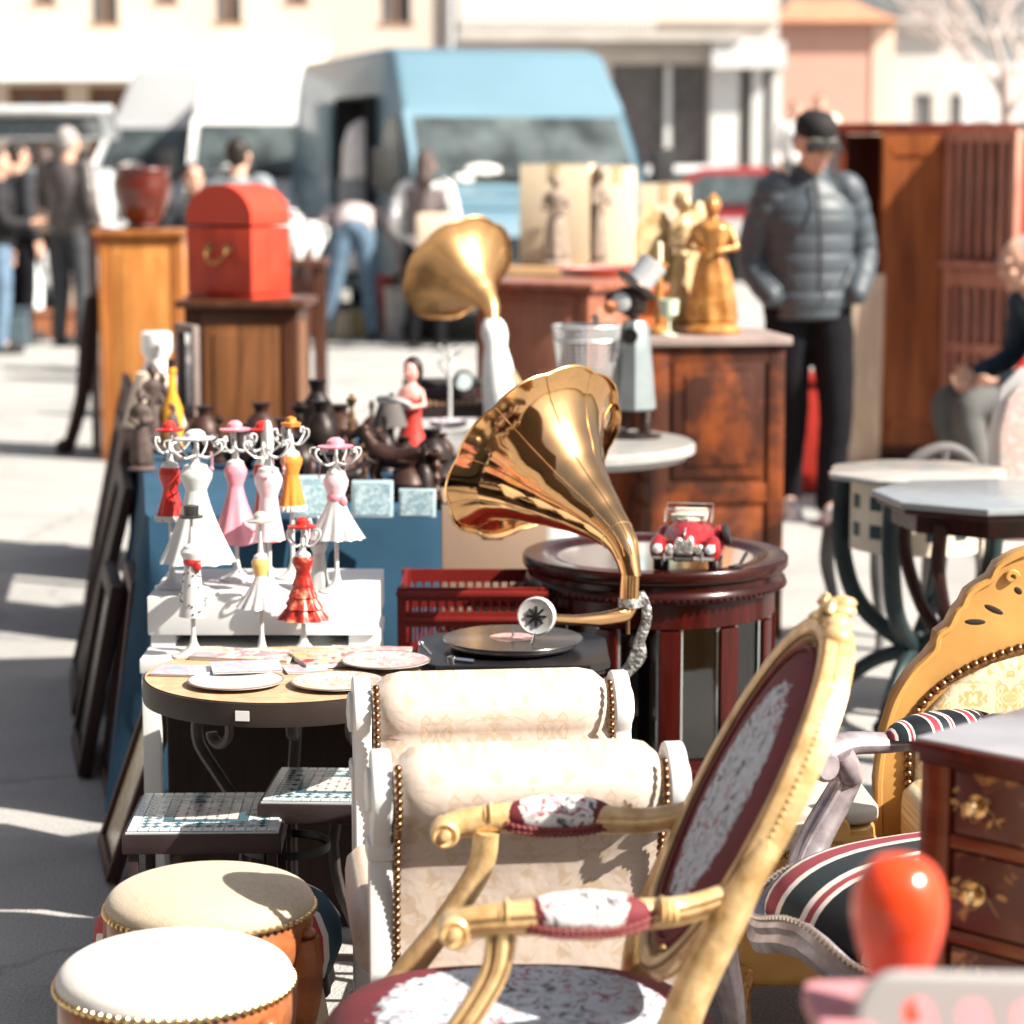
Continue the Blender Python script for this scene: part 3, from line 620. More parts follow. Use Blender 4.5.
def person(lab, loc, rz, H=1.76, J=None, top=None, legs=None, shoes=None, skin=SKIN, hair=HAIRD, hairstyle='short', hat=None, puff=False, voxel=.012, belly=0, look=(0, 0), bare_hands=True, skirt=None, width=1, collar=None, group=None, extras=None):
    k = H / 1.76
    j = dict(hipL=(.095, 0, .93), hipR=(-.095, 0, .93), kneeL=(.11, -.02, .5), kneeR=(-.11, -.02, .5), ankL=(.12, .02, .09), ankR=(-.12, .02, .09),
             pel=(0, 0, .98), waist=(0, 0, 1.12), chest=(0, 0, 1.32), neck=(0, .01, 1.47), head=(0, -.02, 1.625),
             shL=(.185, 0, 1.42), shR=(-.185, 0, 1.42), elL=(.25, .03, 1.14), elR=(-.25, .03, 1.14), wrL=(.24, -.05, .9), wrR=(-.24, -.05, .9))
    if J: j.update(J)
    j = {a: V(b_) * k for a, b_ in j.items()}
    t = thing('person', lab, 'person', loc, rz, group)
    b = MB()
    up = (j['neck'] - j['chest']).normalized()
    chain(b, [j['pel'], j['waist'], j['chest'], j['neck'] - up * .05], [.105 * k, .105 * k, .12 * k, .065 * k], 14)
    hd = j['head']; ht = Euler((R(look[0]), 0, R(look[1]))).to_matrix()
    chain(b, [j['neck'] - up * .04, j['neck'] + (hd - j['neck']) * .45], [.062 * k, .058 * k])
    hp = lambda x, y, z: hd + ht @ V((x, y, z)) * k
    b.ell(hp(0, .012, .028), (.078 * k, .095 * k, .092 * k), rot=ht); b.ell(hp(0, -.018, -.045), (.060 * k, .070 * k, .075 * k), rot=ht)
    b.ell(hp(0, -.062, -.092), (.026 * k, .024 * k, .022 * k), rot=ht)
    b.tube([hp(0, -.078, .018), hp(0, -.104, -.022), hp(0, -.092, -.03)], [.009 * k, .016 * k, .012 * k], 8, round_ends=True)
    for s in (-1, 1):
        b.ell(hp(s * .080, .012, -.008), (.012 * k, .022 * k, .034 * k), rot=ht)
        b.tube([hp(s * .012, -.084, .030), hp(s * .045, -.076, .033)], .011 * k, 8, round_ends=True)
        b.ell(hp(s * .040, -.062, -.025), (.022 * k, .022 * k, .022 * k), rot=ht)
    b.tube([hp(-.022, -.084, -.060), hp(.022, -.084, -.060)], .009 * k, 8, round_ends=True)
    for s in 'LR':
        chain(b, [j['sh' + s], j['el' + s], j['wr' + s]], [.05 * k, .042 * k, .028 * k]); chain(b, [j['chest'], j['sh' + s]], [.08 * k, .055 * k])
        fd = (j['wr' + s] - j['el' + s]).normalized(); sg = 1 if s == 'L' else -1
        if bare_hands: hand(b, j['wr' + s] + fd * .01, fd, V((-sg * .3, -1, .1)), V((-sg, 0, -.2)), k * 1.02, .45)
        chain(b, [j['hip' + s], j['knee' + s], j['ank' + s]], [.085 * k, .055 * k, .04 * k]); chain(b, [j['pel'], j['hip' + s]], [.1 * k, .085 * k])
        chain(b, [j['ank' + s], j['ank' + s] + V((0, -.1, -.05)) * k], [.035 * k, .03 * k])
    body = b.build('body', skin, t, voxel=min(voxel, .008) if bare_hands else voxel, iters=2)
    for s in (-1, 1):
        e = MB(); e.ell(hp(s * .034, -.0755, .008), (.012 * k, .007 * k, .006 * k), 10, 7); e.build('eye', mat('eye_white', (.18, .12, .10), .3), body)
        e = MB(); e.tube([hp(s * .018, -.092, .040), hp(s * .055, -.078, .042)], .006 * k, 6, round_ends=True); e.build('eyebrow', hair, body)
    e = MB(); e.tube([hp(-.024, -.092, -.061), hp(0, -.096, -.062), hp(.024, -.092, -.061)], [.004 * k, .006 * k, .004 * k], 6, round_ends=True); e.build('lips', mat('lips', (.42, .17, .14), .5), body)
    # top
    jk = MB(); wf = width
    def oval_tube(pts, ra, rb, quilt=0):
        n = 14; P = catmull(pts, n); A = interp(ra, n); B = interp(rb, n); rings = []; L = 0
        for i, p in enumerate(P):
            if i: L += (p - P[i - 1]).length
            tq = (P[min(i + 1, len(P) - 1)] - P[max(i - 1, 0)]).normalized(); x = V((1, 0, 0)); x = (x - tq * x.dot(tq)).normalized(); y = tq.cross(x)
            qk = 1 - quilt * math.exp(-((((L / .082) % 1) - .5) / .13) ** 2) + .012 * sin(L * 31) if quilt else 1 + .012 * sin(L * 40)
            rings.append([p + x * A[i] * cos(2 * pi * q / 28) * qk + y * B[i] * sin(2 * pi * q / 28) * qk for q in range(28)])
        jk.ring_tube(rings)
    base = j['pel'] + (j['pel'] - j['waist']).normalized() * (.10 if puff else .07) * k
    ex = .016 if puff else 0
    oval_tube([base, j['pel'], j['waist'], j['chest'], j['neck'] - up * .06, j['neck'] + up * .01],
              [x * k * wf for x in (.165 + ex, .178 + ex, .165 + belly + ex, .19 + ex, .15, .072)], [x * k * wf for x in (.115 + ex, .13 + belly + ex, .125 + belly + ex, .135 + ex, .11, .075)], .05 if puff else 0)
    for s in 'LR':
        sh, el, wr = j['sh' + s], j['el' + s], j['wr' + s]; n = 12
        P = catmull([j['chest'].lerp(sh, .6) + up * .03, sh, el, wr - (wr - el) * .06], n); rr = interp([x * k for x in ((.070, .080, .070, .054) if puff else (.07, .072, .058, .042))], n); L = 0; r2 = []
        for i, p in enumerate(P):
            if i: L += (p - P[i - 1]).length
            r2.append(rr[i] * (1 + (-.09 * math.exp(-((((L / .078) % 1) - .5) / .13) ** 2) if puff else .05 * sin(L * 60 + (1 if s == 'L' else 2)))))
        jk.tube(P, r2, 14, round_ends=True)
    jk.build('jacket', top, t, voxel=voxel * .75, iters=2)
    if collar:
        c_ = MB(); c_.tube([j['neck'] - up * .03, j['neck'] + up * .055], [.082 * k, .072 * k], 18, cap=False); c_.build('collar', collar, t, solid=.015)
    tr = MB()
    for s in 'LR':
        hp_, kn, an = j['hip' + s], j['knee' + s], j['ank' + s]; n = 10
        P = catmull([j['pel'].lerp(hp_, .8), hp_.lerp(kn, .25), kn, kn.lerp(an, .5), an + V((0, 0, .0))], n); rr = interp([x * k for x in (.105, .10, .075, .068, .062)], n)
        tr.tube(P, [r_ * (1 + .018 * sin(i * 1.3)) for i, r_ in enumerate(rr)], 14, round_ends=True)
        chain(tr, [j['pel'], hp_], [.13 * k, .1 * k])
    tr.build('trousers', legs, t, voxel=voxel * .8, iters=3)
    for s in 'LR':
        a = j['ank' + s]; sh_ = MB(); sh_.ell(a + V((0, -.10, -.045)) * k, (.046 * k, .115 * k, .042 * k)); sh_.ell(a + V((0, .01, -.02)) * k, (.04 * k, .05 * k, .06 * k)); sh_.box(a + V((0, -.075, -.078)) * k, (.085 * k, .27 * k, .022 * k), bev=.008)
        sh_.build('shoe', shoes or RUB, t, voxel=.008, iters=2)
    if hat == 'cap':
        c_ = MB(); c_.lathe([(.083, .0), (.088, .03), (.082, .065), (.058, .092), (.02, .103), (.004, .103)], 24, hp(0, .012, .036), ht * k, sy=1.12)
        cp = c_.build('cap', BLACKC, t)
        c_ = MB(); c_.grid(lambda u, v_: hp((u - .5) * .17, -.076 - v_ * .062 * (1 - (2 * u - 1) ** 2 * .6), .050 - v_ * .03 - (2 * u - 1) ** 2 * .03), 10, 5); c_.build('brim', BLACKC, cp, solid=.006)
    hs = MB()
    if hairstyle == 'short':
        hs.ell(hp(0, .026, .045), (.085 * k, .092 * k, .088 * k), rot=ht); hs.ell(hp(0, .05, 0), (.078 * k, .062 * k, .08 * k), rot=ht)
    elif hairstyle == 'long':
        hs.ell(hp(0, .026, .045), (.090 * k, .098 * k, .094 * k), rot=ht); hs.tube([hp(0, .05, .03), hp(0, .09, -.12), hp(0, .09, -.30)], [.09 * k, .085 * k, .04 * k], 12, round_ends=True)
    elif hairstyle == 'under_cap':
        hs.ell(hp(0, .045, .0), (.083 * k, .065 * k, .06 * k), rot=ht)
    elif hairstyle == 'balding':
        hs.ell(hp(0, .035, .045), (.086 * k, .085 * k, .078 * k), rot=ht)
    hs.build('hair', hair, t, voxel=.009, iters=2)
    return t
BLACKC = mat('black_cap_cloth', (.010, .009, .010), .75, bs=.3)
NAVYP = mat('slate_puffer_nylon', (.048, .060, .072), .5, var=.12, scale=8, spec=.4, bs=.25, bscale=40, bdist=.004)
DKTR = mat('black_trousers', (.008, .008, .010), .9, bs=.3, spec=.08)
GREYTR = mat('grey_trousers', (.10, .10, .098), .85, bs=.3)
JEAN = mat('blue_jeans', (.10, .16, .23), .85, var=.25, bs=.3)
LEATH = mat('grey_leather', (.09, .08, .078), .35, var=.3, scale=12, bs=.4, bscale=30)
DARKC = mat('charcoal_coat', (.025, .027, .032), .8)
# man in cap
p0 = onz(822, 516, 0)
person('man in black cap and slate puffer jacket, hands in pockets, looking down', (at(806, 400, 10.95).x, 10.95, 0), R(6), 1.80,
       J=dict(elL=(.245, .05, 1.15), wrL=(.185, -.10, .985), elR=(-.232, .05, 1.14), wrR=(-.18, -.10, .975), shL=(.163, 0, 1.415), shR=(-.163, 0, 1.415), hipL=(.095, 0, .93), kneeL=(.12, -.05, .5), ankL=(.105, -.02, .09), kneeR=(-.05, .06, .5), ankR=(-.03, .22, .09), head=(.008, -.05, 1.62)),
       top=NAVYP, legs=DKTR, shoes=mat('grey_trainers', (.5, .54, .56), .6, var=.5, scale=30), hair=mat('grey_hair', (.16, .15, .14), .7), hairstyle='under_cap', hat='cap', puff=True, voxel=.011, look=(17, 14), collar=NAVYP, belly=.01, width=.97, bare_hands=False)
pm = [o for o in bpy.data.objects if o.name == 'person'][0]
m = MB(); m.tube(catmull([(0, -.215, 1.02), (0, -.222, 1.12), (0, -.205, 1.30), (0, -.14, 1.44), (0, -.10, 1.50)], 5), .008, 6, flat=.6); m.build('zip', BLACKC, pm)
for sx in (-1, 1): m = MB(); m.tube([(sx * .10, -.205, 1.05), (sx * .135, -.19, 1.13)], .006, 6); m.build('pocket_seam', BLACKC, pm)
# seated man at right edge, turned to the left
person('seated older man in navy jumper and grey trousers at the right edge', (at(1058, 400, 11.2).x + .0, 11.2, -.42), R(-78), 1.76,
       J=dict(hipL=(.1, 0, .92), hipR=(-.1, 0, .92), kneeL=(.13, -.46, .93), kneeR=(-.13, -.46, .93), ankL=(.12, -.42, .51), ankR=(-.12, -.40, .51), pel=(0, .02, .97), waist=(0, .03, 1.1), chest=(0, -.02, 1.3), neck=(0, -.12, 1.42), head=(0, -.20, 1.55), shL=(.18, -.10, 1.37), shR=(-.18, -.10, 1.37), elL=(.25, -.12, 1.12), elR=(-.24, -.12, 1.13), wrL=(.14, -.33, 1.03), wrR=(-.13, -.35, 1.05)),
       top=mat('navy_jumper', (.022, .04, .06), .85, bs=.3), legs=GREYTR, hair=mat('white_hair', (.32, .28, .26), .8), hairstyle='balding', voxel=.011, look=(14, 0))
SL = mat('pinkish_shirt', (.42, .36, .36), .85); 
person('person bending over beside the blue van, blue jeans and pale top, back to the stalls', (at(354, 300, 22.0).x, 22.0, 0), R(180), 1.76,
       J=dict(pel=(0, 0, 1.0), waist=(0, -.16, 1.08), chest=(0, -.36, 1.08), neck=(0, -.5, 1.0), head=(0, -.6, .9), shL=(.22, -.36, 1.10), shR=(-.22, -.36, 1.10), elL=(.34, -.30, .88), elR=(-.34, -.30, .88), wrL=(.40, -.28, .66), wrR=(-.40, -.28, .66), kneeL=(.17, 0, .5), ankL=(.25, .02, .09), kneeR=(-.13, 0, .5), ankR=(-.16, .02, .09)),
       top=SL, legs=JEAN, voxel=.014, bare_hands=True)
pb = person('person with long dark hair, grey vest and white sleeves near the van front', (at(426, 300, 21).x, 21.0, 0), R(170), 1.66,
       J=dict(elL=(.27, .05, 1.14), wrL=(.22, -.15, .98), elR=(-.27, .05, 1.14), wrR=(-.22, -.15, .98)), top=mat('white_shirt', (.72, .72, .74), .8), legs=DKTR, hairstyle='long', hair=mat('brown_hair', (.07, .05, .045), .6), voxel=.014)
m = MB(); m.tube([(0, 0, .95), (0, 0, 1.15), (0, 0, 1.34)], [.165, .17, .185], 16, flat=.78, round_ends=False); m.build('vest', mat('grey_vest', (.17, .14, .14), .9), pb)
bg = thing('shoulder_bag', 'cream shoulder bag hanging on the back of the long haired person by the van', 'bag', (at(438, 300, 20.75).x, 20.78, .80))
m = MB(); m.box((0, 0, .17), (.36, .12, .34), bev=.04); m.build('bag_body', mat('cream_bag', (.62, .52, .40), .8), bg)
m = MB(); m.tube(catmull([(-.14, 0, .32), (-.12, .05, .5), (0, .1, .62), (.12, .05, .5), (.14, 0, .32)], 5), .012, 6); m.build('strap', DARKW, bg)
person('man in shiny grey leather jacket and dark trousers, left of the orange cabinet', (at(71, 300, 21.3).x, 21.3, 0), R(150), 1.86,
       J=dict(elL=(.27, 0, 1.16), wrL=(.1, -.16, 1.08), elR=(-.27, .05, 1.14), wrR=(-.2, -.12, 1.0)), top=LEATH, legs=mat('dark_grey_trousers', (.05, .052, .06), .8), hair=mat('greying_hair', (.3, .28, .27), .7), voxel=.014, width=1.08)
person('person in long charcoal coat, partly behind the leather jacket man', (at(20, 300, 22.0).x, 22.0, 0), R(130), 1.74, top=DARKC, legs=DKTR, voxel=.014, width=1.15)
person('person in brown coat standing between the two men at the far left', (at(47, 300, 23.5).x, 23.5, 0), R(200), 1.70, J=dict(elL=(.26, -.02, 1.15), wrL=(.12, -.2, 1.1), kneeL=(.12, -.05, .5)), top=mat('brown_coat', (.11, .07, .05), .8), legs=DKTR, hairstyle='long', hair=mat('brown_hair', (.07, .05, .045), .6), voxel=.014, width=1.1)
person('person in black jacket cut off by the left edge, far back', (at(1, 300, 20.6).x, 20.6, 0), R(100), 1.68, J=dict(elR=(-.28, -.05, 1.15), wrR=(-.14, -.25, 1.12)), top=mat('black_jacket', (.012, .012, .014), .7), legs=JEAN, voxel=.014, width=1.12)
person('man in grey jacket with short dark hair, seen behind the red chest', (at(232, 300, 17).x, 17.5, 0), R(165), 1.74, top=mat('grey_jacket', (.20, .23, .25), .8), legs=DKTR, voxel=.014)
person('shorter person in dark jacket left of the grey jacket man, face turned this way', (at(186, 300, 18).x, 18.5, 0), R(25), 1.56, top=DARKC, legs=DKTR, voxel=.014)
tl = thing('flat_trailer', 'low grey flatbed trailer far behind the man in the cap', 'trailer', (at(808, 100, 33).x, 33, 0))
m = MB(); m.box((0, 0, .58), (2.4, 1.6, .14), bev=.02); m.box((0, -.78, .72), (2.4, .04, .2)); m.build('bed', mat('grey_trailer', (.4, .4, .4), .6), tl, smooth=0)
for s_ in (-.8, .8):
    m = MB(); m.lathe([(.05, -.1), (.28, -.1), (.3, -.06), (.3, .06), (.28, .1), (.05, .1)], 20, (s_, -.5, .3), Euler((R(90), 0, 0)).to_matrix()); m.build('wheel', RUB, tl)
for px, lab, cc in ((796, 'far person in white top, shorter one on the flatbed trailer', (.72, .7, .68)), (820, 'far person in cream top, taller one on the flatbed trailer', (.75, .68, .6))):
    person(lab, (at(px, 100, 33).x, 33, .655), 0, 1.68 if px == 796 else 1.76, top=mat('pale_top_%d' % px, cc, .8), legs=GREYTR, voxel=.02, group='two people far behind the capped man')

# unseen facades added behind and left of the camera to darken reflections and cut sky
D2 = mat('added_facade_stone', (.20, .15, .11), .85, var=.2, scale=.7)
for lab, loc, rz, wd_, hh_ in (('long unseen brown facade added behind the camera to darken reflections and cut the sky', (-6, -20, 0), R(180), 60, 13), ('unseen brown facade added on the left of the square to darken reflections', (-26, 8, 0), R(90), 50, 12)):
    bD = thing('unseen_facade', lab, 'building', loc, rz)
    ws = [(x, x + 1.3, z, z + 2.0) for x in [-wd_ / 2 + 2 + 3.6 * k for k in range(int(wd_ / 3.6) - 1)] for z in (1.0, 4.6, 8.2)]
    wall_with_holes(-wd_ / 2, wd_ / 2, 0, hh_, 0, .4, ws).build('wall', D2, bD, smooth=0)
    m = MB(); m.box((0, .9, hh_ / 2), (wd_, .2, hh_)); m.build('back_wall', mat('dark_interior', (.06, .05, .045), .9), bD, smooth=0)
    m = MB(); m.box((0, .2, hh_ + .2), (wd_ + .6, 1.6, .4)); m.build('roof', TILE, bD, smooth=0)
    for a, b_, c, d in ws: m = MB(); m.box(((a + b_) / 2, .2, (c + d) / 2), (b_ - a, .04, d - c)); m.build('pane', PANE, bD, smooth=0)

# ------------------------------------------------------------------ furniture helpers
def panel_cabinet(name, lab, cat, loc, rz, w, d, h, frame, panel, rows=1, top=None, group=None, topov=.03, panel_rows=None, handle=False):
    """origin at the middle of the front foot line; front looks along local -y"""
    t = thing(name, lab, cat, loc, rz, group); s = .055
    m = MB(); m.box((0, d / 2, h / 2), (w - .02, d - .02, h - .04)); m.build('carcass', panel, t, smooth=0)
    m = MB()
    for sx in (-1, 1):
        for y in (s / 2, d - s / 2): m.box((sx * (w / 2 - s / 2), y, h / 2), (s, s, h), bev=.004)
    zs = [h * i / rows for i in range(rows + 1)]
    for i, z in enumerate(zs):
        zz = min(max(z, .06 + s / 2), h - s / 2 - .002)
        m.box((0, s / 2 + .003, zz), (w - 2 * s, s, s * 1.15), bev=.004)
        for sx in (-1, 1): m.box((sx * (w / 2 - s / 2 + .001), d / 2, zz), (s * .9, d - 2 * s, s * 1.15), bev=.004)
    m.build('frame', frame, t, smooth=30)
    for i in range(rows):
        a, b_ = zs[i] + s * .7, zs[i + 1] - s * .7
        if i == 0: a += .05
        q = MB(); q.box((0, .012, (a + b_) / 2), (w - 2 * s - .03, .02, b_ - a - .03), bev=.006)
        q.box((0, .006, (a + b_) / 2), (w - 2 * s - .11, .02, b_ - a - .11), bev=.008); q.build('door_panel', panel, t, smooth=30)
        for sx in (-1, 1):
            q = MB(); q.box((sx * (w / 2 - .012), d / 2, (a + b_) / 2), (.02, d - 2 * s - .03, b_ - a - .03), bev=.006); q.build('side_panel', panel, t, smooth=30)
    q = MB(); q.box((0, d / 2 - .0, h + .015), (w + 2 * topov, d + 2 * topov, .03), bev=.008); q.build('top', top or frame, t, smooth=30)
    return t
def round_pedestal(t, h, mat_, r=.03, foot=.2, n=3):
    m = MB(); m.lathe([(r * 1.2, .12), (r * 1.6, .18), (r, .26), (r * .8, h * .5), (r * 1.3, h * .62), (r * .8, h * .75), (r * 1.8, h - .01), (r * 1.8, h)], 18); m.build('pedestal', mat_, t)
    for k in range(n):
        a = 2 * pi * k / n + .5; d = V((cos(a), sin(a), 0)); l = MB()
        l.tube(catmull([V((0, 0, .17)) + d * r, V((0, 0, .2)) + d * foot * .45, V((0, 0, .09)) + d * foot * .85, V((0, 0, .012)) + d * foot], 5), interp([.02, .017, .014, .012], 5), 8); l.build('leg', mat_, t)

# ------------------------------------------------------------------ far stalls
# orange cabinet with the dark pot
pc = at(139, 300, 13.2)
panel_cabinet('pine_cabinet', 'tall orange pine cabinet carrying the dark round pot', 'cabinet', (pc.x + .01, 13.2, 0), R(2), .44, .4, 1.19, ORANGEW, wood('orange_panel', (.26, .085, .018), (.50, .22, .06), .4, .2), 1)
t = thing('round_pot', 'dark red-brown glazed round pot on the orange pine cabinet', 'pot', (pc.x, 13.4, 1.221))
m = MB(); m.lathe([(.07, 0), (.08, .012), (.075, .03), (.12, .09), (.15, .18), (.152, .24), (.14, .29), (.145, .305), (.155, .31), (.15, .325), (.135, .32), (.13, .28), (.14, .2), (.02, .05)], 32, scal=lambda a, k: 1 + .012 * sin(8 * a)); m.build('pot_body', mat('oxblood_glaze', (.10, .018, .012), .18, var=.4, coat=.6, scale=12), t)
m = MB(); m.lathe([(.09, -.001), (.1, 0), (.1, .012), (.085, .016)], 24); m.build('foot_ring', DARKW, t)
# leaning dark bent timber and its stand, at the left of the orange cabinet
t = thing('wooden_clothes_stand', 'dark wooden stand with one bent splayed leg, left of the orange cabinet', 'stand', (at(97, 440, 13.6).x, 13.6, 0))
m = MB(); m.box((0, 0, .62), (.045, .05, 1.24), bev=.006); m.box((.03, 0, 1.2), (.14, .06, .05), bev=.006); m.build('post', mat('greyed_wood', (.16, .12, .11), .7, var=.3), t)
m = MB(); m.tube(catmull([(0, 0, .85), (-.03, -.02, .6), (-.07, -.04, .3), (-.14, -.06, .05)], 6), interp([.045, .055, .04, .035], 6), 10); m.ell((-.16, -.08, .04), (.055, .09, .045)); m.build('leg', DARKW, t)
# brown panelled cabinet + red chest
pb_ = at(246, 330, 9.45)
panel_cabinet('brown_cabinet', 'brown wooden cabinet with one wide streaky door panel, carrying the red chest', 'cabinet', (pb_.x - .02, 9.45, 0), R(-3), .43, .36, 1.035, BROWNW, PANELW, 1)
t = thing('red_chest', 'red domed chest with a brass drop handle on its end, on the brown cabinet', 'chest', (pb_.x - .045, 9.64, 1.066), R(-30))
REDP = mat('red_chest_paint', (.36, .032, .018), .45, var=.1, scale=16, stretch=(1, 1, .4), col2=(.52, .055, .025), bs=.3, bscale=45, rvar=.1); REDP2 = mat('red_chest_lid_paint', (.50, .048, .025), .38, var=.06, bs=.12, bscale=30)
cw, cl, chh = .305, .25, .265; y0 = -cl / 2
prof = [(-cw / 2, .0), (cw / 2, 0), (cw / 2, chh)] + [(-cw / 2, chh)]
m = MB(); m.box((0, 0, chh / 2 + .012), (cw, cl, chh - .012 + .0), bev=.006); m.build('box', REDP, t)
m = MB(); ol = [(cw / 2, .004), (cw / 2, .03)] + [(cw / 2 * cos(a), .03 + .125 * sin(a)) for a in [R(8 * i) for i in range(1, 23)]] + [(-cw / 2, .03), (-cw / 2, .004)]
m.prism(ol, cl, Euler((R(90), 0, 0)).to_matrix(), (0, cl / 2, chh + .012)); m.build('lid', REDP2, t, smooth=30)
m = MB(); m.box((0, 0, chh + .014), (cw - .012, cl - .012, .008)); m.build('lid_gap', DARKW, t, smooth=0)
m = MB(); m.box((0, 0, .006), (cw + .012, cl + .012, .012), bev=.003); m.build('plinth', REDP, t)
h_ = MB()
for s in (-1, 1): h_.lathe([(.018, -.004), (.018, .003), (.009, .008), (.011, .018), (.004, .022)], 14, (s * .045, y0 - .0, .19), Euler((R(90), 0, 0)).to_matrix())
ho = h_.build('handle', OLDBRASS, t); m = MB(); m.tube(catmull([(-.045, y0 - .018, .19), (-.042, y0 - .03, .16), (0, y0 - .034, .135), (.042, y0 - .03, .16), (.045, y0 - .018, .19)], 5), .0055, 8); m.build('bail', OLDBRASS, ho)

# cartons on a table, two grey statues in front
tb = thing('long_wooden_table', 'brown wooden table far back, carrying the cream cartons and the two grey statues', 'table', (at(590, 300, 12.6).x, 12.6, 0), 0)
m = MB(); m.box((0, .3, 1.03), (.9, .62, .05), bev=.01); m.build('tabletop', wood('tan_table', (.35, .2, .1), (.55, .36, .2), .5, .1, axis='x'), tb)
m = MB(); m.box((0, .3, .95), (.82, .54, .11)); m.build('apron', wood('brown_apron', (.12, .05, .03), (.25, .12, .06), axis='x'), tb, smooth=0)
for sx in (-1, 1):
    for y in (.06, .54): m = MB(); m.box((sx * .39, y, .45), (.06, .06, .9), bev=.006); m.build('leg', DARKW, tb)
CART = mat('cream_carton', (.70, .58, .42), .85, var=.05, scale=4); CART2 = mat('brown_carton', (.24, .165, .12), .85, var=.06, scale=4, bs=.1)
def carton(lab, loc, rz, w, d, h, m_=None, flaps=True, group='cartons'):
    t = thing('carton', lab, 'carton', loc, rz, group); m = MB(); m.box((0, 0, h / 2), (w, d, h), bev=.004); m.build('box', m_ or CART, t)
    if flaps:
        for s in (-1, 1): q = MB(); q.box((0, s * d / 4, h + .004), (w - .01, d / 2 - .004, .004), rot=(s * R(2), 0, 0)); q.build('flap', m_ or CART, t, smooth=0)
        q = MB(); q.box((0, -d / 2 - .002, h - .04), (.05, .002, .08)); q.box((0, 0, h + .012), (.05, d, .001)); q.build('tape', mat('tape', (.55, .42, .25), .3), t, smooth=0)
    return t
z0 = 1.058
xc = lambda px, d: at(px, 300, d).x
carton('leftmost of three cream cartons on the far wooden table, a statue before it', (xc(558, 12.95), 12.95, z0), R(-12), .36, .22, .50, group='cream cartons on the far table')
carton('cream carton in the middle of the three on the far wooden table', (xc(614, 12.9) + .0, 12.9, z0), R(4), .20, .2, .49, group='cream cartons on the far table')
carton('cream carton standing lower than the other two, right end of the far table', (xc(660, 12.9) + .02, 12.9, z0), R(-4), .26, .22, .40, group='cream cartons on the far table')
STAT = mat('grey_brown_stone', (.26, .20, .16), .8, var=.3, scale=25, bs=.5, bscale=60)
def statue(name, lab, loc, rz, h, m_, wings=False, group=None, robe=None, scale_w=1):
    t = thing(name, lab, 'statue', loc, rz, group); k = h; w_ = scale_w
    m = MB(); m.lathe([(.17, 0), (.18, .02), (.16, .045), (.12, .06)], 20, mt=M.Scale(k * w_, 3)); m.build('plinth', m_, t)
    b = MB(); fold = lambda a, q: 1 + .09 * sin(7 * a + 3 * q) * (1 - q)
    b.lathe([(x * k * w_, z * k) for x, z in ((.12, .05), (.15, .10), (.135, .25), (.115, .4), (.09, .52), (.07, .58), (.10, .68), (.115, .76), (.09, .80), (.035, .83), (.035, .86))], 36, scal=fold, sy=.8)
    b.ell((0, -.01 * k, .915 * k), (.055 * k * max(1, w_ * .8), .065 * k, .075 * k)); b.ell((0, -.07 * k, .905 * k), (.012 * k, .014 * k, .016 * k))
    for s in (-1, 1): chain(b, [V((s * .1 * w_, 0, .75)) * k, V((s * .145 * w_, -.03, .62)) * k, V((s * .05, -.13, .60)) * k], [.036 * k, .03 * k, .02 * k], 10)
    b.build('figure', robe or m_, t, voxel=.006 if k < .6 else .008, iters=2)
    hh = MB(); hh.ell((0, .02 * k, .93 * k), (.065 * k, .065 * k, .068 * k)); hh.ell((0, .05 * k, .985 * k), (.03 * k, .03 * k, .03 * k)); hh.build('hair', m_, t, voxel=.005 if k < .6 else .008, iters=1)
    if wings:
        for s in (-1, 1):
            q = MB(); q.grid(lambda u, v_: V((s * (.03 + u * (.22 + .06 * sin(v_ * pi))) * k, (.08 + .06 * u) * k, (.78 - .42 * v_ + .16 * u * (1 - v_) - .02 * sin(u * 14)) * k)), 14, 10); q.build('wing', m_, t, solid=.02 * k)
    return t
statue('grey_statue', 'grey draped statue, left of the two in front of the cream cartons', (xc(556, 12.62), 12.68, z0), 0, .46, STAT, group='grey statues before the cartons')
statue('grey_statue', 'slimmer grey statue, right of the two in front of the cream cartons', (xc(600, 12.62), 12.68, z0), .6, .50, STAT, group='grey statues before the cartons', scale_w=.7)
# reddish cabinet behind second gramophone, red box, orange block
panel_cabinet('low_brown_cabinet', 'plain low reddish brown cabinet behind the matt gold horn', 'cabinet', (xc(532, 9.9), 9.9, 0), R(-28), .50, .40, 1.08, wood('redbrown_frame', (.16, .05, .03), (.32, .12, .07)), wood('redbrown_panel', (.22, .09, .06), (.38, .17, .11)), 1)
panel_cabinet('orange_side_cupboard', 'bright orange-red wooden cupboard peeking out behind the metal figure', 'cupboard', (xc(640, 10.4), 10.4, 0), R(-8), .40, .38, 1.03, wood('orange_red_frame', (.38, .08, .025), (.55, .15, .05)), wood('orange_red_panel', (.45, .10, .03), (.62, .18, .06)), 2)
t = thing('red_basin', 'round red basin on the far brown cabinet, behind the metal figure', 'basin', (xc(607, 10.6), 10.75, 0)); 
m = MB(); m.lathe([(.16, 0), (.16, 1.0)], 24); m.build('drum', mat('dull_red_drum', (.26, .07, .06), .6), t)
m = MB(); m.lathe([(.13, 1.001), (.15, 1.02), (.2, 1.13), (.21, 1.135), (.195, 1.12), (.13, 1.02)], 28, cap=False); m.build('bowl', mat('dusty_red', (.45, .18, .16), .5), t)

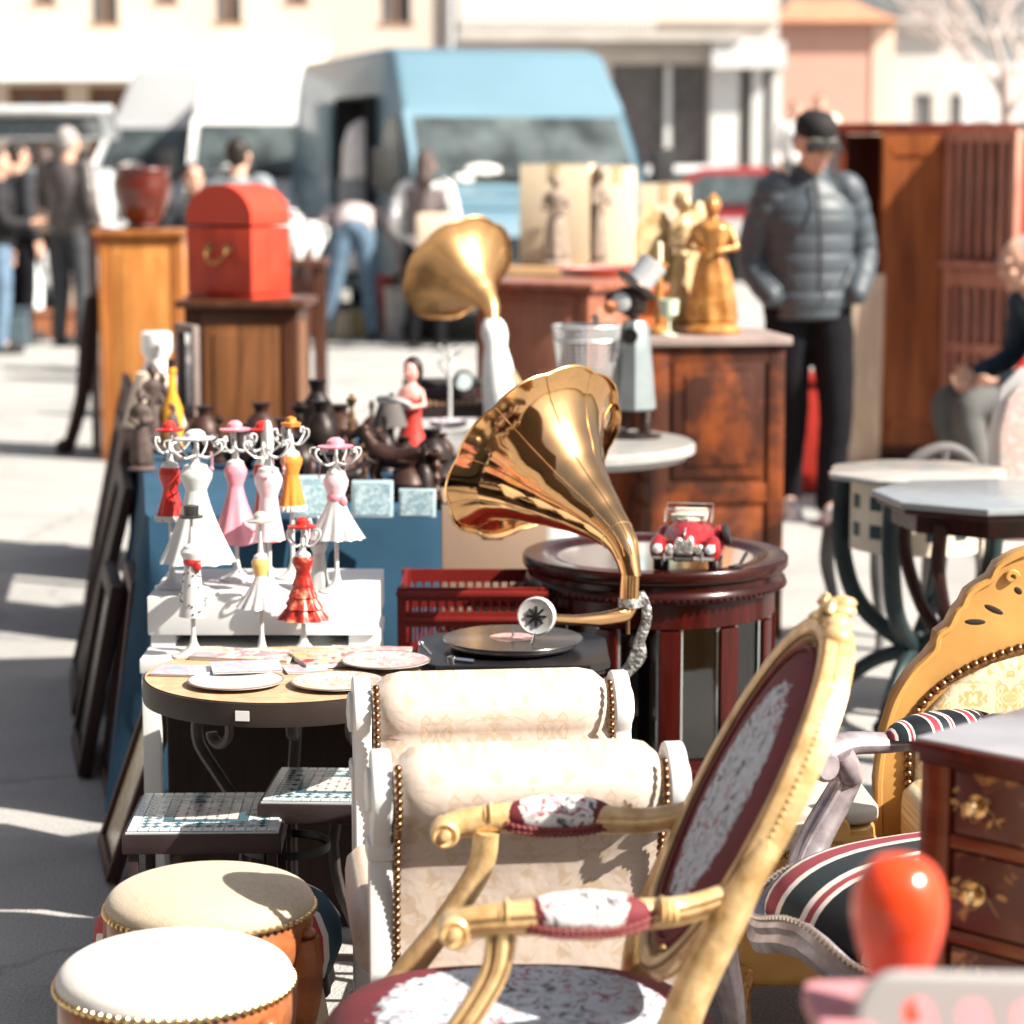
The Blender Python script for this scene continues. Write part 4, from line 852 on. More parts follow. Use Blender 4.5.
# cabinet with golden figures
cf = at(728, 345, 8.3)
panel_cabinet('blotchy_cabinet', 'blotchy red-brown two panel cabinet carrying the golden statues', 'cabinet', (cf.x - .035, 8.22, 0), R(9), .45, .40, .985, BLOTCHYW, BLOTCHYW, 2, mat('grey_brown_top', (.26, .20, .18), .45, var=.2), topov=.02)
m = None
panel_cabinet('slatted_cupboard', 'dark red-brown cupboard left of the blotchy cabinet, behind the marble table', 'cupboard', (at(622, 480, 8.6).x - .02, 8.75, 0), R(4), .44, .36, .80, BLOTCHYW, wood('rust_panel', (.2, .05, .02), (.42, .12, .04)), 1)
GFIG = mat('golden_figure', (.36, .115, .02), .3, .35, var=.25, scale=18, col2=(.60, .30, .09), coat=.3); GOLDL = mat('pale_gold_figure', (.50, .30, .12), .35, .3, var=.25, scale=20, col2=(.70, .54, .32))
zt = 1.016
statue('golden_statue', 'large golden robed statue at the right of the blotchy cabinet', (at(712, 330, 8.35).x, 8.38, zt), -.2, .46, GFIG, group='golden statues on the worn cabinet', scale_w=1.25, robe=GFIG)
statue('golden_statue', 'slender winged golden statue at the left of the blotchy cabinet', (at(683, 330, 8.45).x, 8.5, zt), .5, .47, GOLDL, wings=True, group='golden statues on the worn cabinet', scale_w=.8)
t = thing('golden_candlestick', 'small golden candlestick at the left edge of the blotchy cabinet', 'candlestick', (at(660, 330, 8.3).x, 8.36, zt)); m = MB(); m.lathe([(.045, 0), (.045, .01), (.012, .03), (.02, .06), (.009, .1), (.016, .15), (.008, .2), (.028, .22), (.028, .235), (.012, .235)], 20); m.build('stem', GFIG, t); m = MB(); m.lathe([(.01, .235), (.01, .30), (.003, .305)], 12); m.build('candle', mat('wax', (.8, .7, .5), .6), t)
t = thing('glass_goblet', 'small green-white glass goblet beside the slender golden statue', 'goblet', (at(668, 330, 8.3).x, 8.27, zt)); m = MB(); m.lathe([(.03, 0), (.03, .005), (.006, .012), (.006, .05), (.03, .07), (.034, .12), (.031, .12), (.026, .075), (.002, .06)], 20); m.build('bowl', mat('pale_green_glass', (.5, .6, .45), .1, coat=.6), t)

# wardrobe, open door and shutters
wx0, wd = at(838, 200, 13.2).x, 13.2
ws_ = .00537
t = thing('red_wardrobe', 'tall red-brown wardrobe with its door open on a black interior, behind the man', 'wardrobe', (wx0, wd, 0), 0)
Wt = (1003 - 838) * ws_ ; Ht = 1.73
m = MB()
m.box((.02, .3, Ht / 2), (.04, .6, Ht)); m.box((Wt, .3, Ht / 2), (.04, .6, Ht)); m.box((Wt / 2, .59, Ht / 2), (Wt - .045, .02, Ht - .02)); m.box((Wt / 2, .3, .08), (Wt - .05, .58, .1)); m.build('carcass', REDW, t, smooth=0)
m = MB(); m.box((Wt / 2, .28, Ht + .02), (Wt + .08, .66, .05), bev=.01); m.build('cornice', REDW, t)
dd = MB(); dw = .41; dd.box((dw / 2, 0, Ht / 2 + .04), (dw - .004, .03, Ht - .1), bev=.004); dd.box((dw / 2, -.018, Ht - .1), (dw * .8, .012, .04)); dd.box((dw / 2, -.018, .2), (dw * .8, .012, .04))
for sx in (.04, dw - .04): dd.box((sx, -.018, Ht / 2 + .04), (.05, .012, Ht - .16))
o = dd.build('door', wood('orange_door_wood', (.12, .028, .010), (.36, .11, .032), .4, .1, grain=8), t, smooth=0); o.location = (.215, -.03, 0); o.rotation_euler = (0, 0, R(-3))
m = MB(); m.ell((.36, -.035, .9), .016); q = m.build('knob', OLDBRASS, o)
pl_ = thing('pale_board', 'pale raw wooden board leaning on the wardrobe behind the capped man', 'board', (wx0 + .14, wd - .16, 0), 0); m = MB(); m.box((0, 0, .5), (.17, .03, 1.0), rot=(R(4), 0, 0), bev=.003); m.build('plank', PALEW, pl_)
m = MB(); m.box((0, -.022, .78), (.15, .014, .05), rot=(R(4), 0, 0)); m.build('batten', PALEW, pl_)
SHW = wood('red_shutter_wood', (.28, .095, .065), (.56, .27, .195), .5, .1)
def shutter(lab, x, y, rz, w, h):
    t = thing('carved_shutter', lab, 'shutter', (x, y, 0), rz)
    m = MB()
    for sx in (0, w): m.box((sx, 0, h / 2), (.05, .045, h), bev=.005)
    for z in (.05, .62, .98, h - .03): m.box((w / 2, 0, z), (w - .05, .05, .06 if z != .98 else .09), bev=.005)
    m.box((w / 2, -.03, 1.05), (w + .06, .05, .035), bev=.006); m.build('frame', SHW, t)
    m = MB(); m.box((w / 2, .012, h / 2), (w - .04, .012, h - .05)); m.build('backing', wood('shutter_backing', (.10, .04, .03), (.3, .2, .16), .6, 0), t, smooth=0)
    m = MB()
    for z0, z1 in ((.08, .59), (.65, .93), (1.08, h - .06)):
        for k in range(1, 6): m.tube(catmull([(w * k / 6, -.012, z0), (w * k / 6, -.012, z0 * .8 + z1 * .2), (w * k / 6, -.012, (z0 + z1) / 2), (w * k / 6, -.012, z1)], 4), interp([.012, .019, .012, .019], 4), 8)
    m.build('spindles', SHW, t)
    return t
shutter('tall carved reddish shutter door swung open beside the wardrobe, behind the seated man', at(948, 300, 13.13).x, 13.13, R(-60), .50, 1.735)
t = thing('red_plank', 'bright red painted plank at the far right edge beside the shutters', 'plank', (at(1022, 200, 12.7).x + .03, 12.75, 0)); m = MB(); m.box((0, 0, .85), (.06, .03, 1.7), bev=.003); m.build('board', mat('bright_red_paint', (.5, .03, .02), .4), t); m = MB(); m.box((0, -.018, 1.5), (.05, .01, .04)); m.build('batten', mat('bright_red_paint', (.5, .03, .02), .4), t)
# small red crate-like box on the ground behind the capped man
t = thing('red_painted_box', 'deep red painted wooden box on the ground left of the capped man', 'box', (at(795, 400, 12.0).x, 12.0, 0)); m = MB(); m.box((0, 0, .28), (.36, .3, .52), bev=.006); m.build('box', mat('deep_red_paint', (.3, .02, .012), .5), t); m = MB(); m.box((0, 0, .555), (.4, .34, .03), bev=.006); m.build('lid', mat('deep_red_paint', (.3, .02, .012), .5), t)

# clutter at the far left under the men
def bagthing(lab, px, py, d, w, h, m_, cat='bag'):
    t = thing('carrier_bag' if cat == 'bag' else 'plastic_tub', lab, cat, (onz(px, py, 0).x, onz(px, py, 0).y, 0)); m = MB()
    if cat == 'bag':
        m.lathe([(w * .42, 0), (w * .5, .03), (w * .52, h * .5), (w * .4, h * .85), (w * .3, h), (w * .02, h * .96)], 20, scal=lambda a, k: 1 + .08 * sin(5 * a + 4 * k), sy=.6); m.build('bag_body', m_, t)
        q = MB(); q.tube(catmull([(-w * .2, 0, h * .95), (-w * .12, 0, h * 1.15), (w * .12, 0, h * 1.15), (w * .2, 0, h * .95)], 5), .012, 6); q.build('handle', m_, t)
    else:
        m.prism(rrect(w, w * .7, .05), h, bev=.012); m.build('tub', m_, t); q = MB(); q.prism(rrect(w + .03, w * .7 + .03, .06), .03, c=(0, 0, h)); q.build('rim', m_, t)
    return t
bagthing('white carrier bag on the ground between the coat and the leather jacket', 24, 330, 22, .34, .72, mat('white_plastic', (.72, .76, .78), .5, bs=.5, bscale=9, bdist=.02))
bagthing('slate blue tub on the ground at the left edge', 12, 345, 20, .36, .3, mat('slate_plastic', (.07, .10, .12), .5), 'tub')
bagthing('cream carrier bag on the ground right of the leather jacket man', 84, 338, 21, .26, .6, mat('cream_plastic', (.72, .6, .5), .6, bs=.5, bscale=9, bdist=.02))
bagthing('orange-brown box on the ground behind the leather jacket man', 58, 338, 20, .5, .22, mat('rust_plastic', (.35, .14, .07), .6), 'tub')
for i, (px, py, w_, h_, c_, lab) in enumerate(((322, 333, .34, .32, (.6, .2, .12), 'low orange-red tub on the ground left of the bending person'), (334, 338, .3, .2, (.7, .62, .45), 'cream tub on the ground at the feet of the bending person'),
                                            (398, 338, .22, .42, (.72, .7, .66), 'white tall tub on the ground right of the bending person'), (384, 333, .2, .5, (.55, .10, .08), 'red tall tub on the ground right of the bending person'),
                                            (366, 336, .26, .2, (.5, .42, .2), 'mustard tub between the legs of the bending person'), (412, 330, .3, .5, (.74, .73, .7), 'white large tub near the long haired person'),
                                            (306, 318, .3, .4, (.34, .14, .1), 'brown tub on the ground beside the red chest, far back'), (436, 336, .3, .5, (.06, .05, .06), 'black tub on the ground under the matt gold horn'))):
    bagthing(lab, px, py, 20, w_, h_, mat('tub_%d' % i, c_, .5), 'tub')
for i, (px, d_, z_, r_, lab) in enumerate(((268, 15.0, 1.12, .06, 'white china vase left of the blue van, first of its row'), (284, 15.0, 1.02, .07, 'white china tureen beside the first vase'), (294, 15.1, 1.06, .06, 'white china jug right of the tureen'))):
    pass
tb = thing('china_stall_table', 'brown stall table crowded with white china, behind the red chest', 'table', (at(278, 220, 15.2).x, 15.2, 0)); m = MB(); m.box((0, 0, .97), (.6, .5, .05), bev=.01); m.build('tabletop', BROWNW, tb)
for sx in (-1, 1):
    for sy in (-1, 1): m = MB(); m.box((sx * .25, sy * .2, .473), (.05, .05, .945)); m.build('leg', BROWNW, tb, smooth=0)
chn = mat('white_china', (.8, .8, .8), .15, coat=.5)
for i, (dx, dy, hh, rr, lab) in enumerate(((-.2, -.1, .3, .07, 'tall white china vase at the left of the china stall'), (-.04, -.14, .2, .09, 'round white china tureen in front on the china stall'), (.12, -.12, .26, .07, 'white china jug at the right of the china stall'), (.0, .1, .34, .08, 'tallest white china urn at the back of the china stall'), (.2, .06, .22, .07, 'small white china pot at the right back of the china stall'))):
    t = thing('china_vase', lab, 'vase', (tb.location.x + dx, 15.2 + dy, .996), group='white china on the far stall'); m = MB(); m.lathe([(rr * .5, 0), (rr * .55, .01), (rr, hh * .35), (rr * .9, hh * .6), (rr * .45, hh * .85), (rr * .6, hh), (rr * .5, hh), (rr * .3, hh * .8)], 22); m.build('vase_body', chn, t); q = MB(); q.tube(catmull([(rr * .5, 0, hh * .85), (rr * 1.3, 0, hh * .8), (rr * 1.2, 0, hh * .5), (rr * .9, 0, hh * .45)], 5), .008, 7); q.build('handle', chn, t)
# ------------------------------------------------------------------ blue cloth table and its wares
A0 = V((-.86, 5.87, 0)); dirv = V((-.150, .989, 0)); ang = atan2(.150, .989)
BW, BL, BZ = .72, 1.65, .75
tb = thing('display_table', 'long plain trestle table under the blue cloth', 'table', A0, ang)
m = MB(); m.box((BW / 2, BL / 2, BZ - .03), (BW - .03, BL - .04, .03)); m.build('tabletop', BROWNW, tb, smooth=0)
for x in (.06, BW - .06):
    for y in (.08, BL - .08): m = MB(); m.box((x, y, (BZ - .045) / 2), (.04, .04, BZ - .045)); m.build('leg', DARKW, tb, smooth=0)
def cloth():
    m = MB(); rnd = random.Random(3)
    # perimeter path around the table, hangs down with folds
    per = []
    n = 40
    for i in range(n): per.append((0, BL * (1 - i / n), -1, 0))
    for i in range(16): per.append((BW * i / 16, 0, 0, -1))
    for i in range(n + 1): per.append((BW, BL * i / n, 1, 0))
    P = []
    levels = [0, .012, .05, .15, .3, .45, .6, .73]
    for k, dz in enumerate(levels):
        row = []
        for i, (x, y, nx, ny) in enumerate(per):
            f = dz / .73; amp = .045 * f
            o = .008 + amp * (1 + sin(i * 1.35 + sin(i * .31) * 2.2)) * .5 + (f * .07 if nx < 0 else .015 * f)
            if ny < 0: o = .012 + .02 * f * (1 + sin(i * 1.1)) * .5
            zz = BZ + .006 - dz - (.0 if k else 0)
            row.append(V((x + nx * o, y + ny * o, max(.012 + .004 * sin(i), zz))))
        P.append(row)
    L = len(per); vs = [p for r in P for p in r]; fs = []
    for k in range(len(levels) - 1):
        for i in range(L - 1): fs.append((k * L + i, k * L + i + 1, (k + 1) * L + i + 1, (k + 1) * L + i))
    fs.append(tuple(range(L)))
    m.add(vs, fs); o = m.build('tablecloth', BLUEC, None, smooth=60, solid=.004)
    o.location = A0; o.rotation_euler = (0, 0, ang); return tag(o, 'blue cloth hanging over the long display table in folds', 'tablecloth')
cloth()
TZ = BZ + .0095
def onb(px, py):            # a spot on the blue table seen at a pixel
    p = onz(px, py, TZ); return V((p.x, p.y, TZ))
# pale glass tiles standing along the front edge
tl = mat('pale_tile_glaze', (.36, .46, .49), .2, var=.12, scale=20, coat=.5); tm = picture('tile_motif', (.38, .48, .51), [(.12, .22, .27), (.28, .38, .42)], 60, .2)
for i, (px, w_, h_, lab) in enumerate(((315, .105, .10, 'pale blue ornamental tile at the left of three on the blue cloth edge'), (372, .098, .088, 'pale blue ornamental tile in the middle of three, the squarest'), (417, .088, .068, 'pale blue ornamental tile at the right of three, lowest'))):
    p = onb(px, 519); t = thing('ornamental_tile', lab, 'tile', p + V((0, .03, 0)), R(5 - 6 * i), group='pale blue tiles on the blue cloth'); m = MB(); m.box((0, 0, h_ / 2), (w_, .012, h_), rot=(R(-8), 0, 0), bev=.003); m.build('slab', tl, t)
    m = MB(); m.box((0, -.0065, h_ / 2), (w_ * .86, .003, h_ * .84), rot=(R(-8), 0, 0)); m.build('motif', tm, t, smooth=0)
# bronze clutter
BRZ = mat('dark_bronze', (.018, .012, .011), .42, .3, var=.5, scale=40); BRZ2 = mat('brown_bronze', (.045, .022, .017), .45, .3, var=.4, scale=40)
def turned(name, lab, cat, p, h, r, m_, prof, parts=('body', 'foot'), group='bronze bits on the blue table'):
    t = thing(name, lab, cat, p, random.uniform(0, 6), group); m = MB(); m.lathe([(a * r, b_ * h) for a, b_ in prof], 22); m.build(parts[0], m_, t)
    m = MB(); m.lathe([(r * .75, .0), (r * .8, .006), (r * .5, .014)], 22); m.build(parts[1], m_, t); return t
VASE = [(.45, .01), (.6, .04), (.95, .3), (1, .45), (.75, .68), (.35, .82), (.4, .92), (.55, 1), (.4, .99)]
BELL = [(1, 0), (.95, .03), (.7, .3), (.6, .5), (.35, .62), (.12, .68), (.1, .8), (.2, .88), (.1, 1)]
STICK = [(.9, 0), (.9, .03), (.3, .08), (.35, .2), (.18, .3), (.3, .45), (.15, .55), (.28, .7), (.15, .8), (.5, .9), (.5, .94), (.2, .95), (.2, 1)]
items = [('bronze_vase', 'squat dark bronze vase behind the left tile', 'vase', 300, 478, .11, .05, BRZ, VASE), ('bronze_vase', 'dark bronze vase with narrow neck right of the brown cabinet foot', 'vase', 322, 462, .17, .05, BRZ, VASE),
         ('bronze_bell', 'dark bronze hand bell between the figurines and the middle tile', 'bell', 345, 482, .12, .045, BRZ2, BELL), ('brass_candlestick', 'thin bright brass candlestick behind the middle tile', 'candlestick', 365, 490, .12, .024, BRASS, STICK),
         ('bronze_vase', 'brown bronze bowl shaped vase behind the right tile', 'vase', 418, 485, .09, .06, BRZ2, VASE), ('bronze_vase', 'round dark bronze jar just left of the marble table leg', 'vase', 432, 478, .13, .05, BRZ, VASE),
         ('bronze_bell', 'bronze bell with tall handle, in the second row above the tiles', 'bell', 385, 470, .15, .045, BRZ, BELL), ('brass_candlestick', 'old brass candlestick standing tallest in the bronze row', 'candlestick', 352, 462, .19, .03, OLDBRASS, STICK),
         ('bronze_vase', 'black bronze urn at the foot of the brown cabinet, right side', 'vase', 318, 448, .2, .055, BRZ, VASE), ('bronze_vase', 'dark urn in the back row of the bronze pieces', 'vase', 340, 445, .12, .06, BRZ2, VASE),
         ('brass_candlestick', 'dark candlestick in the back row near the red woman figurine', 'candlestick', 392, 452, .17, .035, BRZ, STICK), ('bronze_bell', 'brown bell in the back row left of the red woman figurine', 'bell', 372, 448, .14, .05, BRZ2, BELL),
         ('bronze_vase', 'black jar behind the orange dress stand', 'vase', 285, 470, .14, .05, BRZ, VASE), ('bronze_vase', 'black jar far left between dress stands', 'vase', 240, 468, .12, .05, BRZ, VASE),
         ('bronze_vase', 'dark pot at the back behind the pink dress stand', 'vase', 262, 455, .15, .055, BRZ2, VASE), ('bronze_vase', 'dark pot at the back behind the red dress stand', 'vase', 205, 455, .14, .05, BRZ2, VASE)]
for nm, lab, ct, px, py, h, r, m_, pr in items: turned(nm, lab, ct, onb(px, py), h, r, m_, pr)
rq = random.Random(12); KP = (('bronze_vase', 'vase', VASE), ('bronze_bell', 'bell', BELL), ('brass_candlestick', 'candlestick', STICK)); ORD = ('first', 'second', 'third', 'fourth', 'fifth', 'last'); HUE = ('black', 'dark brown', 'brown', 'very dark')
SPOT = [(332, 500, 'left'), (344, 492, 'left'), (396, 484, 'middle'), (408, 500, 'right'), (424, 500, 'right'), (436, 500, 'right'), (404, 468, 'middle'), (428, 464, 'right'), (330, 478, 'left'), (356, 474, 'left'), (376, 462, 'middle'), (380, 492, 'middle'), (440, 488, 'right'), (312, 492, 'left'), (300, 462, 'left'), (441, 462, 'right'), (275, 462, 'left'), (220, 462, 'left')]
for i, (px, py, wh) in enumerate(SPOT):
    nm, ct, pr = KP[i % 3]; hgt = rq.uniform(.07, .17); rr_ = rq.uniform(.028, .05)
    turned(nm, '%s metal %s behind the tiles, %s from the left of its six' % (HUE[i % 4], ct, ORD[sorted(q_[0] for k_, q_ in enumerate(SPOT) if k_ % 3 == i % 3).index(px)]), ct, onb(px, py), hgt, rr_, (BRZ, BRZ2)[i % 2], pr)
# a bronze horse-like animal low in front
def bronze_animal(px, py, L, lab, rz, m_=BRZ2):
    p = onb(px, py); t = thing('bronze_horse', lab, 'sculpture', p, rz, 'bronze horses on the blue table'); k = L / .2
    m = MB(); m.box((0, 0, .006), (.2 * k, .08 * k, .012), bev=.003); m.build('plinth', BRZ, t)
    b = MB(); chain(b, [V((-.06, 0, .10)) * k, V((0, 0, .097)) * k, V((.05, 0, .105)) * k], [.03 * k, .026 * k, .03 * k]); chain(b, [V((.055, 0, .11)) * k, V((.085, 0, .15)) * k, V((.095, 0, .165)) * k], [.022 * k, .015 * k, .013 * k]); chain(b, [V((.09, 0, .168)) * k, V((.125, 0, .148)) * k], [.014 * k, .009 * k])
    for sx, fx in ((.05, .0), (-.06, -.0)):
        for sy in (-1, 1): chain(b, [V((sx, sy * .015, .09)) * k, V((sx + (.012 if sx > 0 else -.012), sy * .017, .055)) * k, V((sx + (.0 if sx > 0 else .008) - .004, sy * .017, .012)) * k], [.016 * k, .009 * k, .007 * k], 8)
    chain(b, [V((-.085, 0, .11)) * k, V((-.11, 0, .08)) * k, V((-.11, 0, .04)) * k], [.01 * k, .012 * k, .004 * k], 8); b.build('body', m_, t, voxel=.0035, iters=2)
bronze_animal(398, 497, .20, 'brown bronze horse figurine lying low behind the two right tiles', R(160))
bronze_animal(345, 500, .12, 'small dark bronze horse figurine beside the middle tile', R(20), BRZ)
# small lamp with grey shade
t = thing('small_table_lamp', 'small lamp with a grey cloth shade behind the tiles', 'lamp', onb(390, 466)); m = MB(); m.lathe([(.04, 0), (.04, .01), (.012, .03), (.02, .06), (.008, .1), (.008, .13)], 18); m.build('base', BRZ, t); m = MB(); m.lathe([(.048, .11), (.036, .15), (.026, .175)], 22, cap=False); m.build('lamp_shade', mat('grey_shade', (.09, .08, .075), .8), t, solid=.003)
# figurine of a woman in red holding a white fan
t = thing('woman_figurine', 'painted figurine of a dark haired woman in a red dress with a white tray', 'figurine', onb(412, 455), R(-25))
b = MB(); b.lathe([(.045, .0), (.05, .01), (.034, .05), (.022, .1), (.024, .14), (.034, .17), (.03, .19), (.012, .205), (.012, .215)], 24, scal=lambda a, k: 1 + .05 * sin(6 * a) * (1 - k)); b.ell((0, -.003, .238), (.022, .024, .03)); b.ell((0, -.027, .234), .005)
for s in (-1, 1): chain(b, [V((s * .03, 0, .18)), V((s * .045, -.01, .145)), V((s * .015, -.055, .14))], [.011, .009, .007], 8)
b.build('figure', mat('pink_china_skin', (.62, .28, .24), .3, coat=.4), t, voxel=.003, iters=2)
m = MB(); m.lathe([(.052, .004), (.05, .02), (.038, .055), (.026, .1), (.028, .142), (.033, .16)], 24, cap=False, scal=lambda a, k: 1 + .05 * sin(6 * a) * (1 - k)); m.build('dress', mat('red_china', (.45, .04, .03), .3, coat=.4), t, solid=.002)
m = MB(); m.ell((0, .010, .25), (.028, .027, .032)); m.ell((0, .028, .235), (.022, .02, .035)); m.build('hair', HAIRD, t, voxel=.003, iters=1)
m = MB(); m.lathe([(.005, 0), (.05, .004), (.055, .012), (.05, .009)], 20, (-.02, -.07, .145), Euler((R(-25), 0, 0)).to_matrix()); m.build('tray', chn, t)
side_ = thing('narrow_side_table', 'narrow dark wooden table beyond the blue cloth, left of the brown cabinet', 'table', (-1.165, 7.45, 0), ang)
m = MB(); m.box((.13, .9, TZ - .0165), (.26, 1.8, .03), bev=.004); m.build('tabletop', DARKW, side_)
for x in (.03, .23):
    for y in (.04, 1.76): m = MB(); m.box((x, y, (TZ - .033) / 2), (.035, .035, TZ - .033)); m.build('leg', DARKW, side_, smooth=0)
# things at the far end
t = thing('milk_can', 'shiny white enamel can at the far end of the display table', 'can', onb(147, 418) + V((0, .25, 0))); m = MB(); m.lathe([(.062, 0), (.066, .01), (.066, .11), (.045, .15), (.035, .17), (.052, .2), (.052, .26), (.04, .265)], 24); m.build('body', mat('white_enamel', (.8, .8, .8), .12, coat=.6), t); m = MB(); m.tube(catmull([(.064, 0, .12), (.1, 0, .14), (.09, 0, .2), (.052, 0, .22)], 5), .005, 7); m.build('handle', CHROME, t)
t = thing('amber_bottle', 'tall narrow amber bottle on the display table, left of the brown cabinet', 'bottle', onb(173, 450)); m = MB(); m.lathe([(.028, 0), (.03, .01), (.03, .12), (.012, .17), (.010, .22), (.014, .225), (.014, .24)], 20); m.build('body', mat('amber_glass', (.75, .33, .03), .12, coat=.6), t); m = MB(); m.lathe([(.012, .24), (.012, .262), (.004, .264)], 12); m.build('stopper', DARKW, t)
t = thing('parchment_shade', 'cream lampshade lying at the far left of the display table', 'lampshade', onb(150, 425) + V((.02, -.05, .0)), .3); m = MB(); m.lathe([(.10, 0), (.05, .17)], 28, cap=False); m.build('shade', mat('parchment', (.66, .56, .44), .8), t, solid=.003); m = MB(); m.lathe([(.102, 0), (.102, .008)], 28, cap=False); m.build('trim', mat('grey_braid', (.3, .26, .24), .8), t, solid=.003)
t = thing('grey_picture_frame', 'grey carved frame standing beside the brown cabinet, left side', 'frame', onb(170, 430) + V((0, .45, 0)), R(-62)); m = MB()
for sx in (-1, 1): m.box((sx * .07, 0, .15), (.03, .025, .3), bev=.006)
for z in (.015, .285): m.box((0, 0, z), (.11, .025, .03), bev=.006)
m.build('frame', mat('grey_gesso', (.17, .135, .125), .7, bs=.6, bscale=50), t); m = MB(); m.box((0, .004, .15), (.11, .004, .24)); m.build('mirror', CHROME, t, smooth=0)
for i, (px, py, h_, lab) in enumerate(((128, 470, .22, 'dark wooden figure at the left edge of the display table, front one'), (140, 450, .25, 'dark wooden figure at the left edge of the display table, middle one'), (150, 440, .2, 'dark wooden figure at the left edge of the display table, rear one'), (160, 460, .16, 'short grey-brown wooden figure beside the blue cloth corner'))):
    statue('wooden_figure', lab, onb(px + 14, py), .4 * i, h_, mat('grey_brown_figure', (.07, .048, .042), .6, var=.4, scale=40), group='dark wooden figures on the display table')

# ------------------------------------------------------------------ white display stand and step
wc = onz(260, 597, .706); 
wz = .60
cx = (onz(147, 597, .706).x + onz(375, 597, .706).x) / 2; wdt = onz(375, 597, .706).x - onz(147, 597, .706).x; yf = onz(260, 597, .706).y
t = thing('white_display_table', 'white painted narrow display table with thin legs under the front row of dress stands', 'table', (cx, yf - .125, 0))
m = MB(); m.box((0, .25, wz - .015), (wdt + .0, .49, .03), bev=.003); m.build('tabletop', WHITE, t)
m = MB(); m.box((0, .25, wz - .07), (wdt - .04, .45, .08)); m.build('apron', WHITE, t, smooth=0)
for sx in (-1, 1):
    for y in (.03, .46): m = MB(); m.box((sx * (wdt / 2 - .02), y, (wz - .03) / 2), (.035, .035, wz - .03), bev=.003); m.build('leg', WHITE, t)
t = thing('white_step_box', 'plain white box step raising the back row of dress stands', 'riser', (cx, yf, wz + .0))
m = MB(); m.box((0, .18, .066), (wdt, .36, .08), bev=.003); m.build('box', WHITEC, t)
for sx in (-1, 1): m = MB(); m.box((sx * (wdt / 2 - .03), .18, .013), (.05, .34, .026)); m.build('foot', WHITEC, t, smooth=0)
t = thing('shade_filler_trunk', 'added dark trunk that blackens the shade under the white display table', 'trunk', (cx, yf - .0, 0)); m = MB(); m.box((0, .15, .24), (.40, .30, .46), bev=.01); m.build('box', DARKW, t); m = MB(); m.box((0, .15, .485), (.39, .30, .03), bev=.01); m.build('lid', DARKW, t)  # added trunk, only there to turn the shade under the table black
